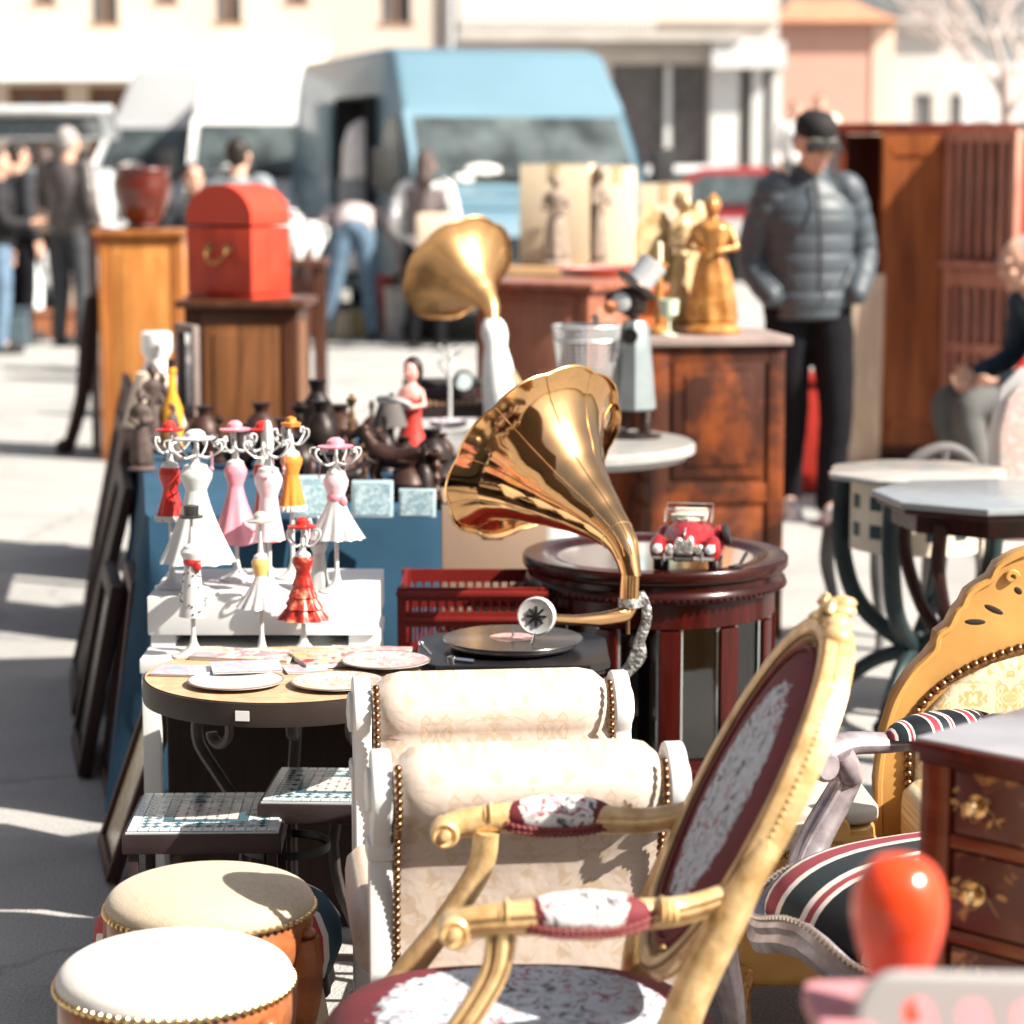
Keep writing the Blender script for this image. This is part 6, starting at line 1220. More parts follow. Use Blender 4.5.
# metal figure with basket
def tin_man():
    p = onm(634, 437); t = thing('scrap_metal_figure', 'grey scrap metal figure with a tilted white hat, holding a mesh basket', 'sculpture', p, 0); k = 1 / 332.; GM = mat('grey_sheet_metal', (.26, .30, .31), .42, .5, var=.15, scale=12); DM = mat('dark_scrap_metal', (.05, .035, .032), .4, .7, var=.5, scale=50); LG = mat('light_sheet_metal', (.55, .57, .58), .35, .4, var=.1)
    m = MB(); m.lathe([(.085, 0), (.085, .006), (.001, .007)], 28); m.lathe([(.05, .007), (.05, .012), (.001, .012)], 20); m.build('base', DM, t)
    for s in (-1, 1):
        q = MB(); pts = [V((s * .032 + .018 * cos(a * 2 * pi / 10), .018 * sin(a * 2 * pi / 10), .012 + .075 * a / 50)) for a in range(51)]; q.tube(pts, .0035, 6); q.build('leg', DM, t)
    m = MB(); m.lathe([(.062, .085), (.066, .09), (.058, .18), (.05, .27), (.045, .33), (.035, .355), (.01, .36)], 8, (0, 0, 0)); m.build('coat', GM, t, smooth=20)
    q = MB()
    for i in range(5): q.lathe([(.006, 0), (.008, .004), (.006, .008)], 10, (-.062, -.03, .17 + i * .016))
    q.build('buttons', BLACK, t)
    hd = V((-.015, -.01, .415)); m = MB(); m.ell(hd, (.055, .045, .045), rot=(0, R(25), 0)); m.ell(hd + V((-.05, -.01, .012)), (.03, .02, .018)); m.tube([(0, 0, .35), hd], .015, 8); h_ = m.build('head', DM, t, voxel=.004, iters=1)
    m = MB(); m.lathe([(.03, -.006), (.03, .006), (.02, .01)], 18, hd + V((-.03, -.04, .0)), Euler((R(80), 0, R(-20))).to_matrix()); m.build('goggle', LG, h_)
    m = MB(); m.lathe([(.012, 0), (.022, .01), (.022, .03), (.006, .04)], 14, hd + V((-.045, -.045, -.02)), Euler((0, R(-70), 0)).to_matrix()); m.build('pipe', mat('copper_bits', (.4, .15, .07), .35, .8), h_)
    hm = Euler((R(-8), R(38), 0)).to_matrix(); hc = hd + V((.02, 0, .05)); m = MB(); m.lathe([(.001, -.004), (.066, -.002), (.068, .002), (.04, .003), (.046, .085), (.044, .087), (.001, .082)], 30, hc, hm); hat = m.build('hat', LG, t); m = MB(); m.lathe([(.066, -.006), (.072, -.003), (.069, .004), (.062, .003)], 30, hc, hm, cap=False); m.build('hat_brim', DM, hat, solid=.003)
    for s in (-1, 1):
        q = MB(); q.tube(catmull([(-.0 - .02, s * .045, .33), (-.05, s * .06, .27), (-.10, s * .05, .31), (-.12, s * .045, .36)], 5), .005, 8); q.ell((-.12, s * .045, .362), .012); q.build('arm', mat('rod_steel', (.3, .3, .3), .3, .9), t)
    q = MB(); q.lathe([(.024, -.008), (.026, 0), (.024, .008)], 18, (-.018, -.07, .315), Euler((R(90), 0, 0)).to_matrix()); q.build('shoulder_disc', BLACK, t)
    # basket: wire mesh tapering down
    WM = mat('white_wire_mesh', (.52, .54, .55), .4, .4); b = MB(); cxb, cyb, z0, z1 = -.145, 0, .13, .34; r0, r1 = .065, .105
    nseg, nz = 36, 15
    def pt(a, q): rr = r0 + (r1 - r0) * q ** .6; return V((cxb + cos(a) * rr, cyb + sin(a) * rr * .8, z0 + (z1 - z0) * q))
    for j in range(nseg): b.tube([pt(2 * pi * j / nseg, q / 6) for q in range(7)], .0022, 4, cap=False)
    for i in range(nz): b.tube([pt(2 * pi * j / 32, i / (nz - 1) * .8) for j in range(33)], .0014, 4, cap=False)
    for j in range(nseg): b.tube([pt(2 * pi * j / nseg, .8), pt(2 * pi * (j + 1) / nseg, 1)], .002, 4, cap=False); b.tube([pt(2 * pi * (j + 1) / nseg, .8), pt(2 * pi * j / nseg, 1)], .002, 4, cap=False)
    for q in (1, .8): b.tube([pt(2 * pi * j / 32, q) for j in range(33)], .004, 6, cap=False)
    b.tube([pt(2 * pi * j / 32, 0) for j in range(33)], .003, 5, cap=False); bo = b.build('basket', WM, t)
    return
    q = MB(); q.lathe([(.06, z0 + .004), (.085, z0 + .1), (.09, z0 + .145), (.001, z0 + .15)], 24, (cxb, cyb, 0), sy=.8); q.build('basket_lining', mat('grey_paper_lining', (.45, .46, .46), .8), bo)
tin_man()
# ------------------------------------------------------------------ gramophones
def horn(par, E, C, Rr, m_, seams=10, seam_m=None, name='horn', bulge=None):
    """flower horn: neck starts upright at E, mouth centre at C"""
    E, C = V(E), V(C); ax = C - E; L = ax.length; cl = catmull([E, E + ax * .20 + V((.055, -.04, .055)) * L, E + ax * .42 + V((.05, -.03, .05)) * L, E + ax * .70 + V((.02, -.01, .02)) * L, C], 10)
    n = len(cl); prof = [(0, .088), (.12, .105), (.3, .155), (.45, .215), (.6, .315), (.72, .43), (.84, .60), (.93, .785), (1, 1.0)]
    T = []; rings = []; u = None; seamp = [[] for _ in range(seams)]
    for i in range(n):
        t = i / (n - 1); a, b_ = cl[max(0, i - 1)], cl[min(n - 1, i + 1)]; tt = (b_ - a).normalized()
        if u is None: u = V((1, 0, 0))
        u = (u - tt * u.dot(tt)).normalized(); w_ = tt.cross(u)
        for (p0, r0), (p1, r1) in zip(prof, prof[1:]):
            if p0 <= t <= p1 + 1e-9: q = (t - p0) / (p1 - p0); rr = (r0 * (1 - q) + r1 * q) * Rr; break
        lob = lambda th, t_: 1 + .030 * t_ ** 6 * (abs(sin(th * seams / 2)) ** .8 - .6) + .012 * t_ ** 2 * (abs(sin(th * seams / 2)) - .5)
        N_ = seams * 8; rings.append([cl[i] + (u * cos(2 * pi * j / N_) + w_ * sin(2 * pi * j / N_)) * rr * lob(2 * pi * j / N_, t) for j in range(N_)])
        for s in range(seams):
            th = 2 * pi * s / seams; seamp[s].append(cl[i] + (u * cos(th) + w_ * sin(th)) * (rr * lob(th, t) + .0004))
    # rolled lip
    tt = (cl[-1] - cl[-2]).normalized(); last = rings[-1]
    rings.append([C + (p - C) * 1.03 + tt * .004 * 0 - tt * .006 for p in last])
    m = MB(); m.ring_tube(rings, cap=False); o = m.build(name, m_, par, smooth=50, solid=.0014)
    q = MB()
    for s in seamp: q.tube(s[6:], .0016, 6)
    q.tube(rings[-1] + rings[-1][:1], .0024, 6); q.build('seams', seam_m or m_, o)
    for k in (14, 27):
        pass
    q = MB(); r_ = rings[13]; q.tube(r_ + r_[:1], .0022, 6); q.build('collar', seam_m or m_, o)
    return o
GX = at(513, 637, 4.91); gz = .525
t = thing('gramophone', 'gramophone with a big polished brass flower horn, black record and black case', 'gramophone', (GX.x, 4.91, gz)); go = V((GX.x, 4.91, gz))
rzr = .652 - gz      # record height in local space
oct_ = [(-.19, -.12), (-.15, -.17), (.15, -.17), (.19, -.12), (.19, .12), (.15, .17), (-.15, .17), (-.19, .12)]
sc_ = lambda k: [(x * k, y * k) for x, y in oct_]
m = MB(); m.prism(sc_(.86), .075, c=(0, 0, 0), bev=.004); m.prism(sc_(.95), .012, c=(0, 0, .075), bev=.004); m.prism(sc_(1.0), .016, c=(0, 0, .087), bev=.005)
m.prism(sc_(1.0), .014, c=(0, 0, -.0), bev=.004); m.build('case', BLACK, t, smooth=25)
m = MB(); m.lathe([(.06, .103), (.06, .107), (.125, .109), (.13, .114), (.13, .119), (.05, .121)], 56); m.build('platter', mat('nickel_plate', (.25, .25, .26), .3, .8), t)
vin, nt, b = _base('vinyl', .22, 0, .2); tc = N(nt, 'ShaderNodeTexCoord'); wv = N(nt, 'ShaderNodeTexWave', wave_type='RINGS', rings_direction='Z'); wv.inputs['Scale'].default_value = 130; nt.links.new(tc.outputs['Object'], wv.inputs['Vector']); bump(nt, b, wv.outputs['Fac'], .35, .0006); b.inputs['Base Color'].default_value = (.014, .014, .015, 1)
m = MB(); m.lathe([(.001, .1215), (.139, .1215), (.1405, .123), (.139, .125), (.05, .1252), (.001, .1252)], 96); rec = m.build('record', vin, t, smooth=30)
m = MB(); m.lathe([(.047, .1256), (.012, .1259), (.004, .1262)], 48, cap=False); m.build('label', picture('record_label', (.42, .16, .18), [(.6, .45, .42), (.3, .1, .12)], 60), rec); m = MB(); m.lathe([(.003, .125), (.003, .136), (.001, .138)], 10); m.build('spindle', CHROME, rec)
m = MB(); m.tube([(-.12, -.13, .108), (-.075, -.155, .108)], .004, 8); m.lathe([(.009, .1), (.009, .112), (.003, .114)], 14, (-.12, -.13, 0)); m.tube([(-.16, -.10, .11), (-.178, -.09, .128)], .003, 6); m.ell((-.18, -.088, .13), .006); m.build('brake_lever', CHROME, t)
m = MB(); m.ell((.03, -.1475, .098), (.006, .006, .006)); m.build('screw', OLDBRASS, t)
EB = at(630, 585, 5.02) - go
e0 = EB; rimC = at(533, 452, 5.27) - go
horn(t, e0 + V((.004, 0, .012)), rimC, .215, BRASS, 10, mat('brass_seam', (.80, .50, .22), .22, 1))
m = MB(); m.tube([e0 + V((.0, 0, .022)), e0 + V((-.002, 0, -.028))], [.0195, .0205], 24); m.build('neck_socket', BRASS, t)
m = MB(); m.lathe([(.0215, -.046), (.0245, -.044), (.0245, -.028), (.0215, -.026)], 28, e0); m.build('collar_ring', SILVER, t)
px2 = lambda px, py, d: at(px, py, d) - go
# back bracket plate
bp_ = [px2(x, y, 5.03) for x, y in ((641, 592), (646, 606), (646, 622), (640, 640), (638, 655), (628, 670), (613, 681), (596, 687))]
m = MB(); P = catmull(bp_, 6); wd_ = interp([.006, .010, .010, .010, .017, .012, .012, .012], 6); rings = []
for i, p in enumerate(P):
    tq = (P[min(i + 1, len(P) - 1)] - P[max(i - 1, 0)]).normalized(); nn = tq.cross(V((0, 1, 0))).normalized(); w_ = wd_[i]; th = .007
    rings.append([p + nn * w_ + V((0, -th, 0)), p + nn * w_ * .6 + V((0, -th * 1.25, 0)), p - nn * w_ * .6 + V((0, -th * 1.25, 0)), p - nn * w_ + V((0, -th, 0)), p - nn * w_ + V((0, th, 0)), p + nn * w_ + V((0, th, 0))])
m.ring_tube(rings); br = m.build('back_bracket', SILVER, t, smooth=40)
m = MB()
for i in range(4, len(P) - 3, 6):
    c = P[i] + V((0, -.0095, 0)); m.tube([c + V((cos(a * .7) * (.008 - .0008 * a), 0, sin(a * .7) * (.008 - .0008 * a))) for a in range(9)], .0015, 5)
m.build('scrollwork', SILVER, br)
m = MB(); pe = e0 + V((0, 0, -.04)); sbx = px2(537, 616, 4.86)
m.tube(catmull([pe, px2(629, 606, 5.02), px2(624, 614, 5.01), px2(606, 618, 4.97), px2(578, 620, 4.92), px2(552, 619, 4.87)], 7), interp([.018, .018, .017, .014, .011, .010], 7), 20); m.build('tone_arm', BRASS, t)
mt = Euler((R(84), 0, R(-14))).to_matrix(); m = MB(); m.lathe([(.024, -.010), (.037, -.010), (.0385, -.004), (.0385, .006), (.035, .010), (.030, .0075), (.001, .006)], 44, sbx, mt); sb = m.build('soundbox', mat('satin_nickel', (.58, .58, .57), .35, .4), t)
m = MB()
for k in range(8): a = 2 * pi * k / 8; m.tube([sbx + mt @ V((cos(a) * .006, sin(a) * .006, .008)), sbx + mt @ V((cos(a) * .020, sin(a) * .020, .009))], .0025, 6)
m.lathe([(.006, .006), (.006, .012), (.002, .013)], 14, sbx, mt); m.build('diaphragm_star', BLACK, sb, smooth=30)
m = MB(); m.tube([sbx + V((-.004, -.012, -.032)), sbx + V((-.010, -.016, -.052))], .0022, 6); m.build('needle', CHROME, sb)
m = MB(); m.tube([px2(628, 616, 5.02) + V((0, 0, -.004)), px2(628, 634, 5.02)], .004, 8); m.build('pivot_rod', OLDBRASS, t)
# little table carrying it
t = thing('small_dark_table', 'low dark wooden table carrying the gramophone, hidden behind the cream bench', 'table', (go.x, 4.93, 0)); m = MB(); m.box((0, 0, gz - .0155), (.42, .38, .03), bev=.004); m.build('tabletop', DARKW, t)
for sx in (-1, 1):
    for sy in (-1, 1): m = MB(); m.box((sx * .18, sy * .16, (gz - .032) / 2), (.03, .03, gz - .032), taper=1, bev=.002); m.build('leg', DARKW, t)
# second gramophone on the marble table
q0 = onm(503, 421) ; t = thing('gramophone', 'gramophone with matt gold horn on a white shrouded stem, on the marble table', 'gramophone', q0); e2 = at(493, 322, q0.y) - q0
c2 = at(457, 268, q0.y + .20) - q0
horn(t, e2, c2, .193, GOLDM, 9, GOLDM)
m = MB(); hz = e2.z; m.lathe([(.058, 0), (.060, .01), (.056, hz * .35), (.046, hz * .6), (.036, hz * .76), (.044, hz * .88), (.040, hz * .97), (.026, hz + .01)], 26, scal=lambda a, k: 1 + .03 * sin(4 * a + 6 * k)); m.xf(M.Shear('XY', 4, (-.0, 0))) if False else None
m.v = [V((p.x + e2.x * (p.z / hz), p.y, p.z)) for p in m.v]; m.build('shroud', mat('white_shroud', (.74, .78, .8), .5, bs=.4, bscale=9, bdist=.02), t)
m = MB(); m.box((.055, -.02, hz * .38), (.012, .02, .10), rot=(0, R(-30), 0)); m.build('ribbon', mat('cream_ribbon', (.66, .55, .32), .6), t, smooth=0)

# ------------------------------------------------------------------ drum cabinet with glass panels
dz = .70; dc = onz(655, 552, dz); DR = .305
t = thing('drum_cabinet', 'round dark red drum cabinet with glass sides, carrying the red model car', 'cabinet', (dc.x, dc.y, 0), R(4))
m = MB(); m.lathe([(.001, dz - .010), (DR - .075, dz - .010), (DR - .062, dz - .009), (DR - .052, dz - .002), (DR - .045, dz), (DR - .004, dz), (DR, dz - .005), (DR, dz - .022), (DR - .004, dz - .028), (DR - .012, dz - .034), (DR - .012, dz - .046), (DR - .006, dz - .052), (DR - .004, dz - .060), (DR - .012, dz - .068), (DR - .02, dz - .075), (.001, dz - .075)], 96, cap=False); m.build('tray_top', MAHOGX, t, smooth=40)
m = MB(); m.lathe([(.001, dz - .0088), (DR - .08, dz - .0088)], 64, cap=False); m.build('tray_glass', mat('tray_glass', (.16, .10, .09), .06, coat=1), t)
m = MB(); m.beads([((DR - .006) * cos(2 * pi * k / 110), (DR - .006) * sin(2 * pi * k / 110), dz - .064) for k in range(110)] if False else [V(((DR - .007) * cos(2 * pi * k / 110), (DR - .007) * sin(2 * pi * k / 110), dz - .064)) for k in range(110)], .0055, 6, 4); m.build('bead_moulding', MAHOG, t)
BR = .275; zb0, zb1 = .20, dz - .075
m = MB(); m.lathe([(BR - .02, zb1 - .055), (BR, zb1 - .055), (BR, zb1), (BR - .02, zb1)], 96, cap=False); m.build('frieze', MAHOG, t, smooth=40); m = MB(); m.lathe([(.001, zb0), (BR, zb0), (BR, zb0 + .07), (BR - .02, zb0 + .07), (.001, zb0 + .07)], 96, cap=False); m.build('plinth', MAHOG, t, smooth=40); m = MB(); m.lathe([(BR, zb0 + .052), (BR + .012, zb0 + .048), (BR + .012, zb0 + .036), (BR, zb0 + .032)], 96, cap=False); m.build('lower_moulding', MAHOG, t, smooth=40); m = MB(); m.lathe([(BR, zb0 + .006), (BR + .018, zb0), (BR + .018, zb0 - .014), (.001, zb0 - .014)], 96, cap=False); m.build('foot_moulding', MAHOG, t, smooth=40)
NP = 12
m = MB()
for k in range(NP):
    a = 2 * pi * k / NP; m.box((BR * .965 * cos(a), BR * .965 * sin(a), (zb0 + zb1) / 2), (.026, .050, zb1 - zb0 - .12), rot=(0, 0, a), bev=.003)
m.build('posts', MAHOG, t)
pg_ = glass('cabinet_glass', (.7, .7, .7), .03, .02)
for k in range(NP):
    a = 2 * pi * (k + .5) / NP; q = MB(); wv_ = 2 * BR * sin(pi / NP) - .046; q.box((BR * .945 * cos(a), BR * .945 * sin(a), (zb0 + zb1) / 2 + .007), (.004, wv_, zb1 - zb0 - .125), rot=(0, 0, a)); q.build('glass_panel', pg_, t, smooth=0)
    f_ = MB(); 
    for s in (-1, 1): f_.box((BR * .955 * cos(a) - s * sin(a) * (wv_ / 2 - .004), BR * .955 * sin(a) + s * cos(a) * (wv_ / 2 - .004), (zb0 + zb1) / 2 + .007), (.005, .007, zb1 - zb0 - .13), rot=(0, 0, a), bev=.001)
    f_.build('bevel', mat('glass_edge', (.45, .5, .5), .05, .6, coat=.5), t)
m = MB(); m.lathe([(BR - .07, zb0 + .07), (BR - .07, zb1)], 48, cap=False); m.build('added_dark_core', mat('painted_inside_shade', (.018, .006, .005), .35), t)  # added dark cylinder, stands in for the shade inside the glazed cabinet

for k in range(4):
    a = pi / 4 + k * pi / 2; d = V((cos(a), sin(a), 0)); q = MB(); q.tube(catmull([d * .235 + V((0, 0, .19)), d * .255 + V((0, 0, .13)), d * .235 + V((0, 0, .06)), d * .265 + V((0, 0, .012))], 5), interp([.028, .026, .017, .02], 5), 10); q.build('leg', MAHOG, t)
# short black rod lying on the tray rim
p = onz(740, 566, dz + .004); t = thing('black_handle', 'short black metal handle lying on the drum cabinet rim, right of the model car', 'handle', (p.x, p.y, dz + .001), .6); m = MB(); m.tube([(-.015, 0, .004), (.0, 0, .006), (.018, 0, .030)], .004, 8, round_ends=True); m.build('rod', BLACK, t); m = MB(); m.box((-.012, 0, .003), (.03, .016, .005), bev=.001); m.build('foot_plate', BLACK, t)
# ------------------------------------------------------------------ model car
p = onz(686, 568, dz - .02); t = thing('model_car', 'small red tin vintage convertible with chrome grille and round headlights, on the drum cabinet', 'model car', (p.x, dc.y - .155, dz - .0085), R(-9)); CRP = mat('model_car_red', (.26, .010, .013), .3, .1, var=.3, scale=60, coat=.35); CHR = mat('tin_chrome', (.7, .72, .72), .18, .8, var=.2, scale=60)
b = MB()   # local: nose at -y
def sec(y, w_, z0, z1, top): n_ = 14; return [V((w_ * cos(a), y, z0 + (z1 - z0) * max(0, sin(a)) ** .7)) for a in [pi * i / n_ for i in range(n_ + 1)]] + [V((-w_ * .96, y, z0 - .004)), V((w_ * .96, y, z0 - .004))]
b.ring_tube([sec(-.090, .020, .038, .080, 0), sec(-.082, .030, .036, .088, 0), sec(-.05, .042, .034, .097, 0), sec(-.01, .056, .032, .104, 0), sec(.05, .063, .030, .101, 0), sec(.11, .060, .030, .094, 0), sec(.15, .045, .034, .072, 0), sec(.165, .03, .036, .05, 0)])
b.box((0, -.07, .048), (.11, .05, .024), bev=.006)
for s in (-1, 1):
    b.ell((s * .060, -.062, .050), (.020, .042, .031)); b.ell((s * .062, .10, .050), (.018, .044, .031)); b.box((s * .064, .02, .031), (.022, .12, .008), bev=.003); b.ell((s * .059, -.088, .055), (.017, .020, .019))
b.build('body', CRP, t, voxel=.0016, iters=1)
m = MB(); m.ell((0, .045, .104), (.040, .045, .010)); m.box((0, .02, .108), (.08, .012, .016), bev=.003); m.box((0, .085, .110), (.076, .02, .022), bev=.006); m.build('seats', mat('cream_seats', (.66, .60, .48), .5), t)
m = MB()
for x0, x1 in ((-.052, .052),):
    m.tube([(x0, -.002, .100), (x0, .008, .128), (x1, .008, .128), (x1, -.002, .100)], .0018, 6); m.tube([(0, -.002, .102), (0, .008, .128)], .0014, 6)
    m.tube([(x0, .05, .10), (x0, .055, .136), (x1, .055, .136), (x1, .05, .10)], .0012, 6)
wsx = m.build('windscreen_frame', CHR, t); m = MB(); m.add([(-.051, -.001, .102), (.051, -.001, .102), (.051, .0075, .127), (-.051, .0075, .127)], [(0, 1, 2, 3)]); m.build('windscreen', glass('model_glass', (.9, .93, .93), .03, .05), wsx, smooth=0)
m = MB()
for x, w_, h_ in ((0, .0, 0),):
    for s in (-1, 1):
        m.ell((s * .012, -.094, .060), (.011, .006, .021)); m.ell((s * .033, -.096, .051), (.0105, .005, .015))
    for k in range(5): m.box((0, -.1005, .044 + k * .006), (.040, .002, .0012))
    m.box((0, -.100, .062), (.003, .004, .034), bev=.001)
m.build('grille', CHR, t)
for s in (-1, 1):
    h_ = MB(); h_.lathe([(.0095, -.006), (.0115, 0), (.0095, .004), (.001, .006)], 20, (s * .058, -.110, .056), Euler((R(90), 0, 0)).to_matrix()); h_.build('headlight', mat('model_lens', (.72, .76, .76), .1, .2, coat=.8), t)
    for y in (-.055, .10):
        c = (s * .061, y, .0195); w2 = MB(); mt = Euler((0, R(90), 0)).to_matrix(); w2.lathe([(.010, -.008), (.0185, -.009), (.0195, -.006), (.0195, .006), (.0185, .009), (.010, .008)], 24, c, mt); wo = w2.build('wheel', RUB, t); w2 = MB(); w2.lathe([(.003, -.0095), (.010, -.0088), (.010, .0088), (.003, .0095)], 18, c, mt); w2.build('hub', CHR, wo)
w2 = MB(); w2.lathe([(.006, -.007), (.022, -.008), (.0235, -.005), (.0235, .005), (.022, .008), (.006, .007)], 24, (.082, .055, .066), Euler((0, R(80), 0)).to_matrix()); w2.build('spare_wheel', RUB, t)
m = MB(); m.box((0, -.112, .036), (.136, .006, .008), bev=.002)
for s in (-1, 1): m.box((s * .042, -.114, .038), (.004, .006, .018), bev=.001)
m.build('bumper', CHR, t); m = MB(); m.box((0, -.1165, .036), (.044, .002, .012), bev=.0005); po = m.build('number_plate', BLACK, t); m = MB()
for k in range(6): x = -.016 + k * .0064; m.box((x - .0014, -.1178, .036), (.0011, .0008, .006)); m.box((x + .0014, -.1178, .036), (.0011, .0008, .006)); m.box((x, -.1178, .036 + (.0022 if k % 2 else -.0)), (.003, .0008, .0011))
m.build('plate_marks', CHR, po, smooth=0)
m = MB(); m.tube([(0, -.092, .082), (0, -.082, .092), (0, -.06, .096)], .0016, 6); m.ell((0, -.088, .087), .003); m.build('bonnet_mascot', CHR, t)

# ------------------------------------------------------------------ cream roll-armed bench
DM = damask('cream_damask', (.50, .415, .355), (.45, .345, .26), .10, .15, 15)
bz = R(6.5); b0 = V((.024, 3.70, 0)); t = thing('cream_bench', 'white framed window bench with cream damask roll arms and bronze nail trim', 'bench', b0, bz)
HX = .205; YL = .54
def arm_profile(sgn, y0, grow=0, zb=.30):
    """closed (y,z) outline; outer side towards sgn"""
    o = []; cy, cz, r = .0, .655, .068 + grow
    for k in range(19): a = R(215 - 250 * k / 18); o.append((cy + r * cos(a), cz + r * sin(a)))     # from outer underside over the top to the inner side
    o += [(.062 + grow, .60), (.058 + grow, .52), (.075 + grow, .44), (.095 + grow, .40), (.095 + grow, zb), (.012 - grow, zb), (.008 - grow, .42), (.0 - grow, .50), (-.012 - grow, .56), (-.03 - grow, .598)]
    return [(y0 + (-sgn) * 0 + (y if sgn < 0 else -y), z) for y, z in o]
for nm, sgn, y0 in (('near', -1, .0), ('far', 1, YL)):
    pr = arm_profile(sgn, y0); m = MB(); nseg = 16; rings = []
    cyy = sum(p[0] for p in pr) / len(pr); czz = sum(p[1] for p in pr) / len(pr)
    for k in range(nseg + 1):
        q = -1 + 2 * k / nseg; s = 1 - .10 * max(0, abs(q) - .82) / .18 * abs(q) ** 2 - (.03 if abs(q) == 1 else 0); rc = (y0, .655)
        ring = []
        for y, z in pr:
            if z > .585: yy, zz = rc[0] + (y - rc[0]) * (1 - (1 - s) * 3.2), rc[1] + (z - rc[1]) * (1 - (1 - s) * 3.2)
            else: yy, zz = y * s + cyy * (1 - s), z
            ring.append(V((q * HX, yy, zz)))
        rings.append(ring)
    m.ring_tube(rings); m.build('roll_arm', DM, t, smooth=60)
    for sx in (-1, 1):
        pp = arm_profile(sgn, y0, .004 if False else -.006, .26); q = MB(); n_ = len(pp); x0, x1 = sx * (HX + .004), sx * (HX + .034)
        vs = [V((x0, y, z)) for y, z in pp] + [V((x1, y, z)) for y, z in pp]; q.add(vs, [tuple(range(n_)), tuple(range(n_, 2 * n_))[::-1]] + [(i, (i + 1) % n_, n_ + (i + 1) % n_, n_ + i) for i in range(n_)])
        f = q.build('side_scroll', WHITE, t, smooth=50, bevel=.004)
        q = MB(); q.lathe([(.034, .0), (.034, .006), (.026, .009), (.02, .004), (.012, .010), (.001, .011)], 26, (sx * (HX + .034), y0, .655), Euler((0, R(90 * sx), 0)).to_matrix()); q.build('volute', WHITE, f)
        q = MB(); yy = y0 + (.018 if sgn < 0 else -.018); q.box((sx * (HX + .019), yy, .28), (.036, .045, .56), bev=.005); q.box((sx * (HX + .019), yy - .0, .56), (.044, .056, .03), bev=.008); q.lathe([(.024, .0), (.018, .03), (.026, .09), (.03, .14), (.024, .16)], 16, (sx * (HX + .019), yy, 0)); q.build('leg', WHITE, t)
    # nails: outer edge for the near arm, inner edge for the far arm
    q = MB()
    if sgn < 0: path = [(-.052, .700), (-.066, .672), (-.070, .645), (-.060, .612), (-.036, .594), (-.02, .56), (-.008, .50), (.0, .42), (.004, .30)]
    else: path = [(y0 - .045, .705), (y0 - .068, .67), (y0 - .070, .63), (y0 - .066, .56), (y0 - .066, .50), (y0 - .08, .44)]
    for sx in (-1, 1): q = MB(); q.beads(resample([V((sx * (HX - .004), y - .003, z)) for y, z in path], .0125), .0066, 8, 6); q.build('nail_trim', COPPERN, t)
m = MB(); m.box((0, YL / 2, .345), (2 * HX + .05, YL - .16, .09), bev=.01); m.build('seat_frame', WHITE, t)
m = MB(); m.prism(rrect(2 * HX + .11, YL - .16, .05), .12, c=(0, YL / 2, .33), bev=.035); m.build('seat_cushion', DM, t, smooth=60)

# ------------------------------------------------------------------ round stools
ORW = wood('honey_stool_wood', (.15, .045, .016), (.34, .115, .04), .35, .35, axis='x'); NAILB = mat('brass_nail', (.60, .42, .20), .25, 1, var=.3, scale=80)
def stool(lab, c, zrim, r, top, dome=.035, wood_=ORW, rz=0, grp='round upholstered stools'):
    t = thing('round_stool', lab, 'stool', (c[0], c[1], 0), rz, grp); m = MB()
    n = 14; m.lathe([(r * .985, zrim - .006), (r, zrim), (r * 1.004, zrim + .006)] + [(r * cos(a) ** .75 if a < pi / 2 - .01 else .001, zrim + .008 + dome * sin(a)) for a in [pi / 2 * k / n for k in range(n + 1)]], 72, cap=False); m.build('cushion', top, t, smooth=60)
    m = MB(); m.beads([V((r * 1.002 * cos(2 * pi * k / 74), r * 1.002 * sin(2 * pi * k / 74), zrim - .001)) for k in range(74)], .0062, 8, 5); m.build('nail_trim', NAILB, t)
    m = MB(); m.lathe([(r * .9, zrim - .075), (r * .94, zrim - .078), (r * .975, zrim - .062), (r * .985, zrim - .05), (r * .985, zrim - .008), (r * .96, zrim - .004)], 64, cap=False, scal=lambda a, k: 1 + (.012 * cos(4 * a) * (1 - k))); m.lathe([(.001, zrim - .01), (r * .97, zrim - .01)], 32, cap=False); m.build('apron', wood_, t, smooth=50)
    for k in range(4):
        a = pi / 4 + k * pi / 2; d = V((cos(a), sin(a), 0)); q = MB(); q.tube(catmull([d * r * .93 + V((0, 0, zrim - .04)), d * r * .98 + V((0, 0, zrim - .12)), d * r * .84 + V((0, 0, zrim * .35)), d * r * .92 + V((0, 0, .012))], 5), interp([.030, .026, .015, .018], 5), 10); l = q.build('leg', wood_, t)
        q = MB(); pn = d * (r * .995)
        for zz in range(3): q.ell(pn + V((0, 0, zrim - .03 - zz * .018)), (.016, .016, .010), 10, 6)
        q.build('carving', wood_, l)
    return t
s1 = onz(175, 978, .44); stool('round stool with a bright white linen top, nearest at the lower left', (s1.x, s1.y), .435, .168, WHITEL, .045, rz=.2)
s2 = onz(210, 903, .44); stool('round stool with a beige linen top partly in shadow, second from the front', (s2.x, s2.y), .435, .163, BEIGEL, .042, rz=.5)
UJ = stripes('flag_stripes', 'X', .135, [(0, (.035, .075, .10)), (.36, (.62, .57, .52)), (.48, (.35, .05, .05)), (.74, (.62, .57, .52)), (.86, (.035, .075, .10))])
t = thing('striped_stool', 'low stool in blue, white and red striped fabric behind the beige stool', 'stool', (onz(205, 930, .33).x, 4.19, 0), R(35)); m = MB(); m.lathe([(.17, .20), (.2, .21), (.215, .25), (.212, .29), (.19, .32), (.1, .335), (.001, .338)], 60, cap=False); m.lathe([(.001, .2), (.17, .2)], 30, cap=False); m.build('cushion', UJ, t, smooth=60)
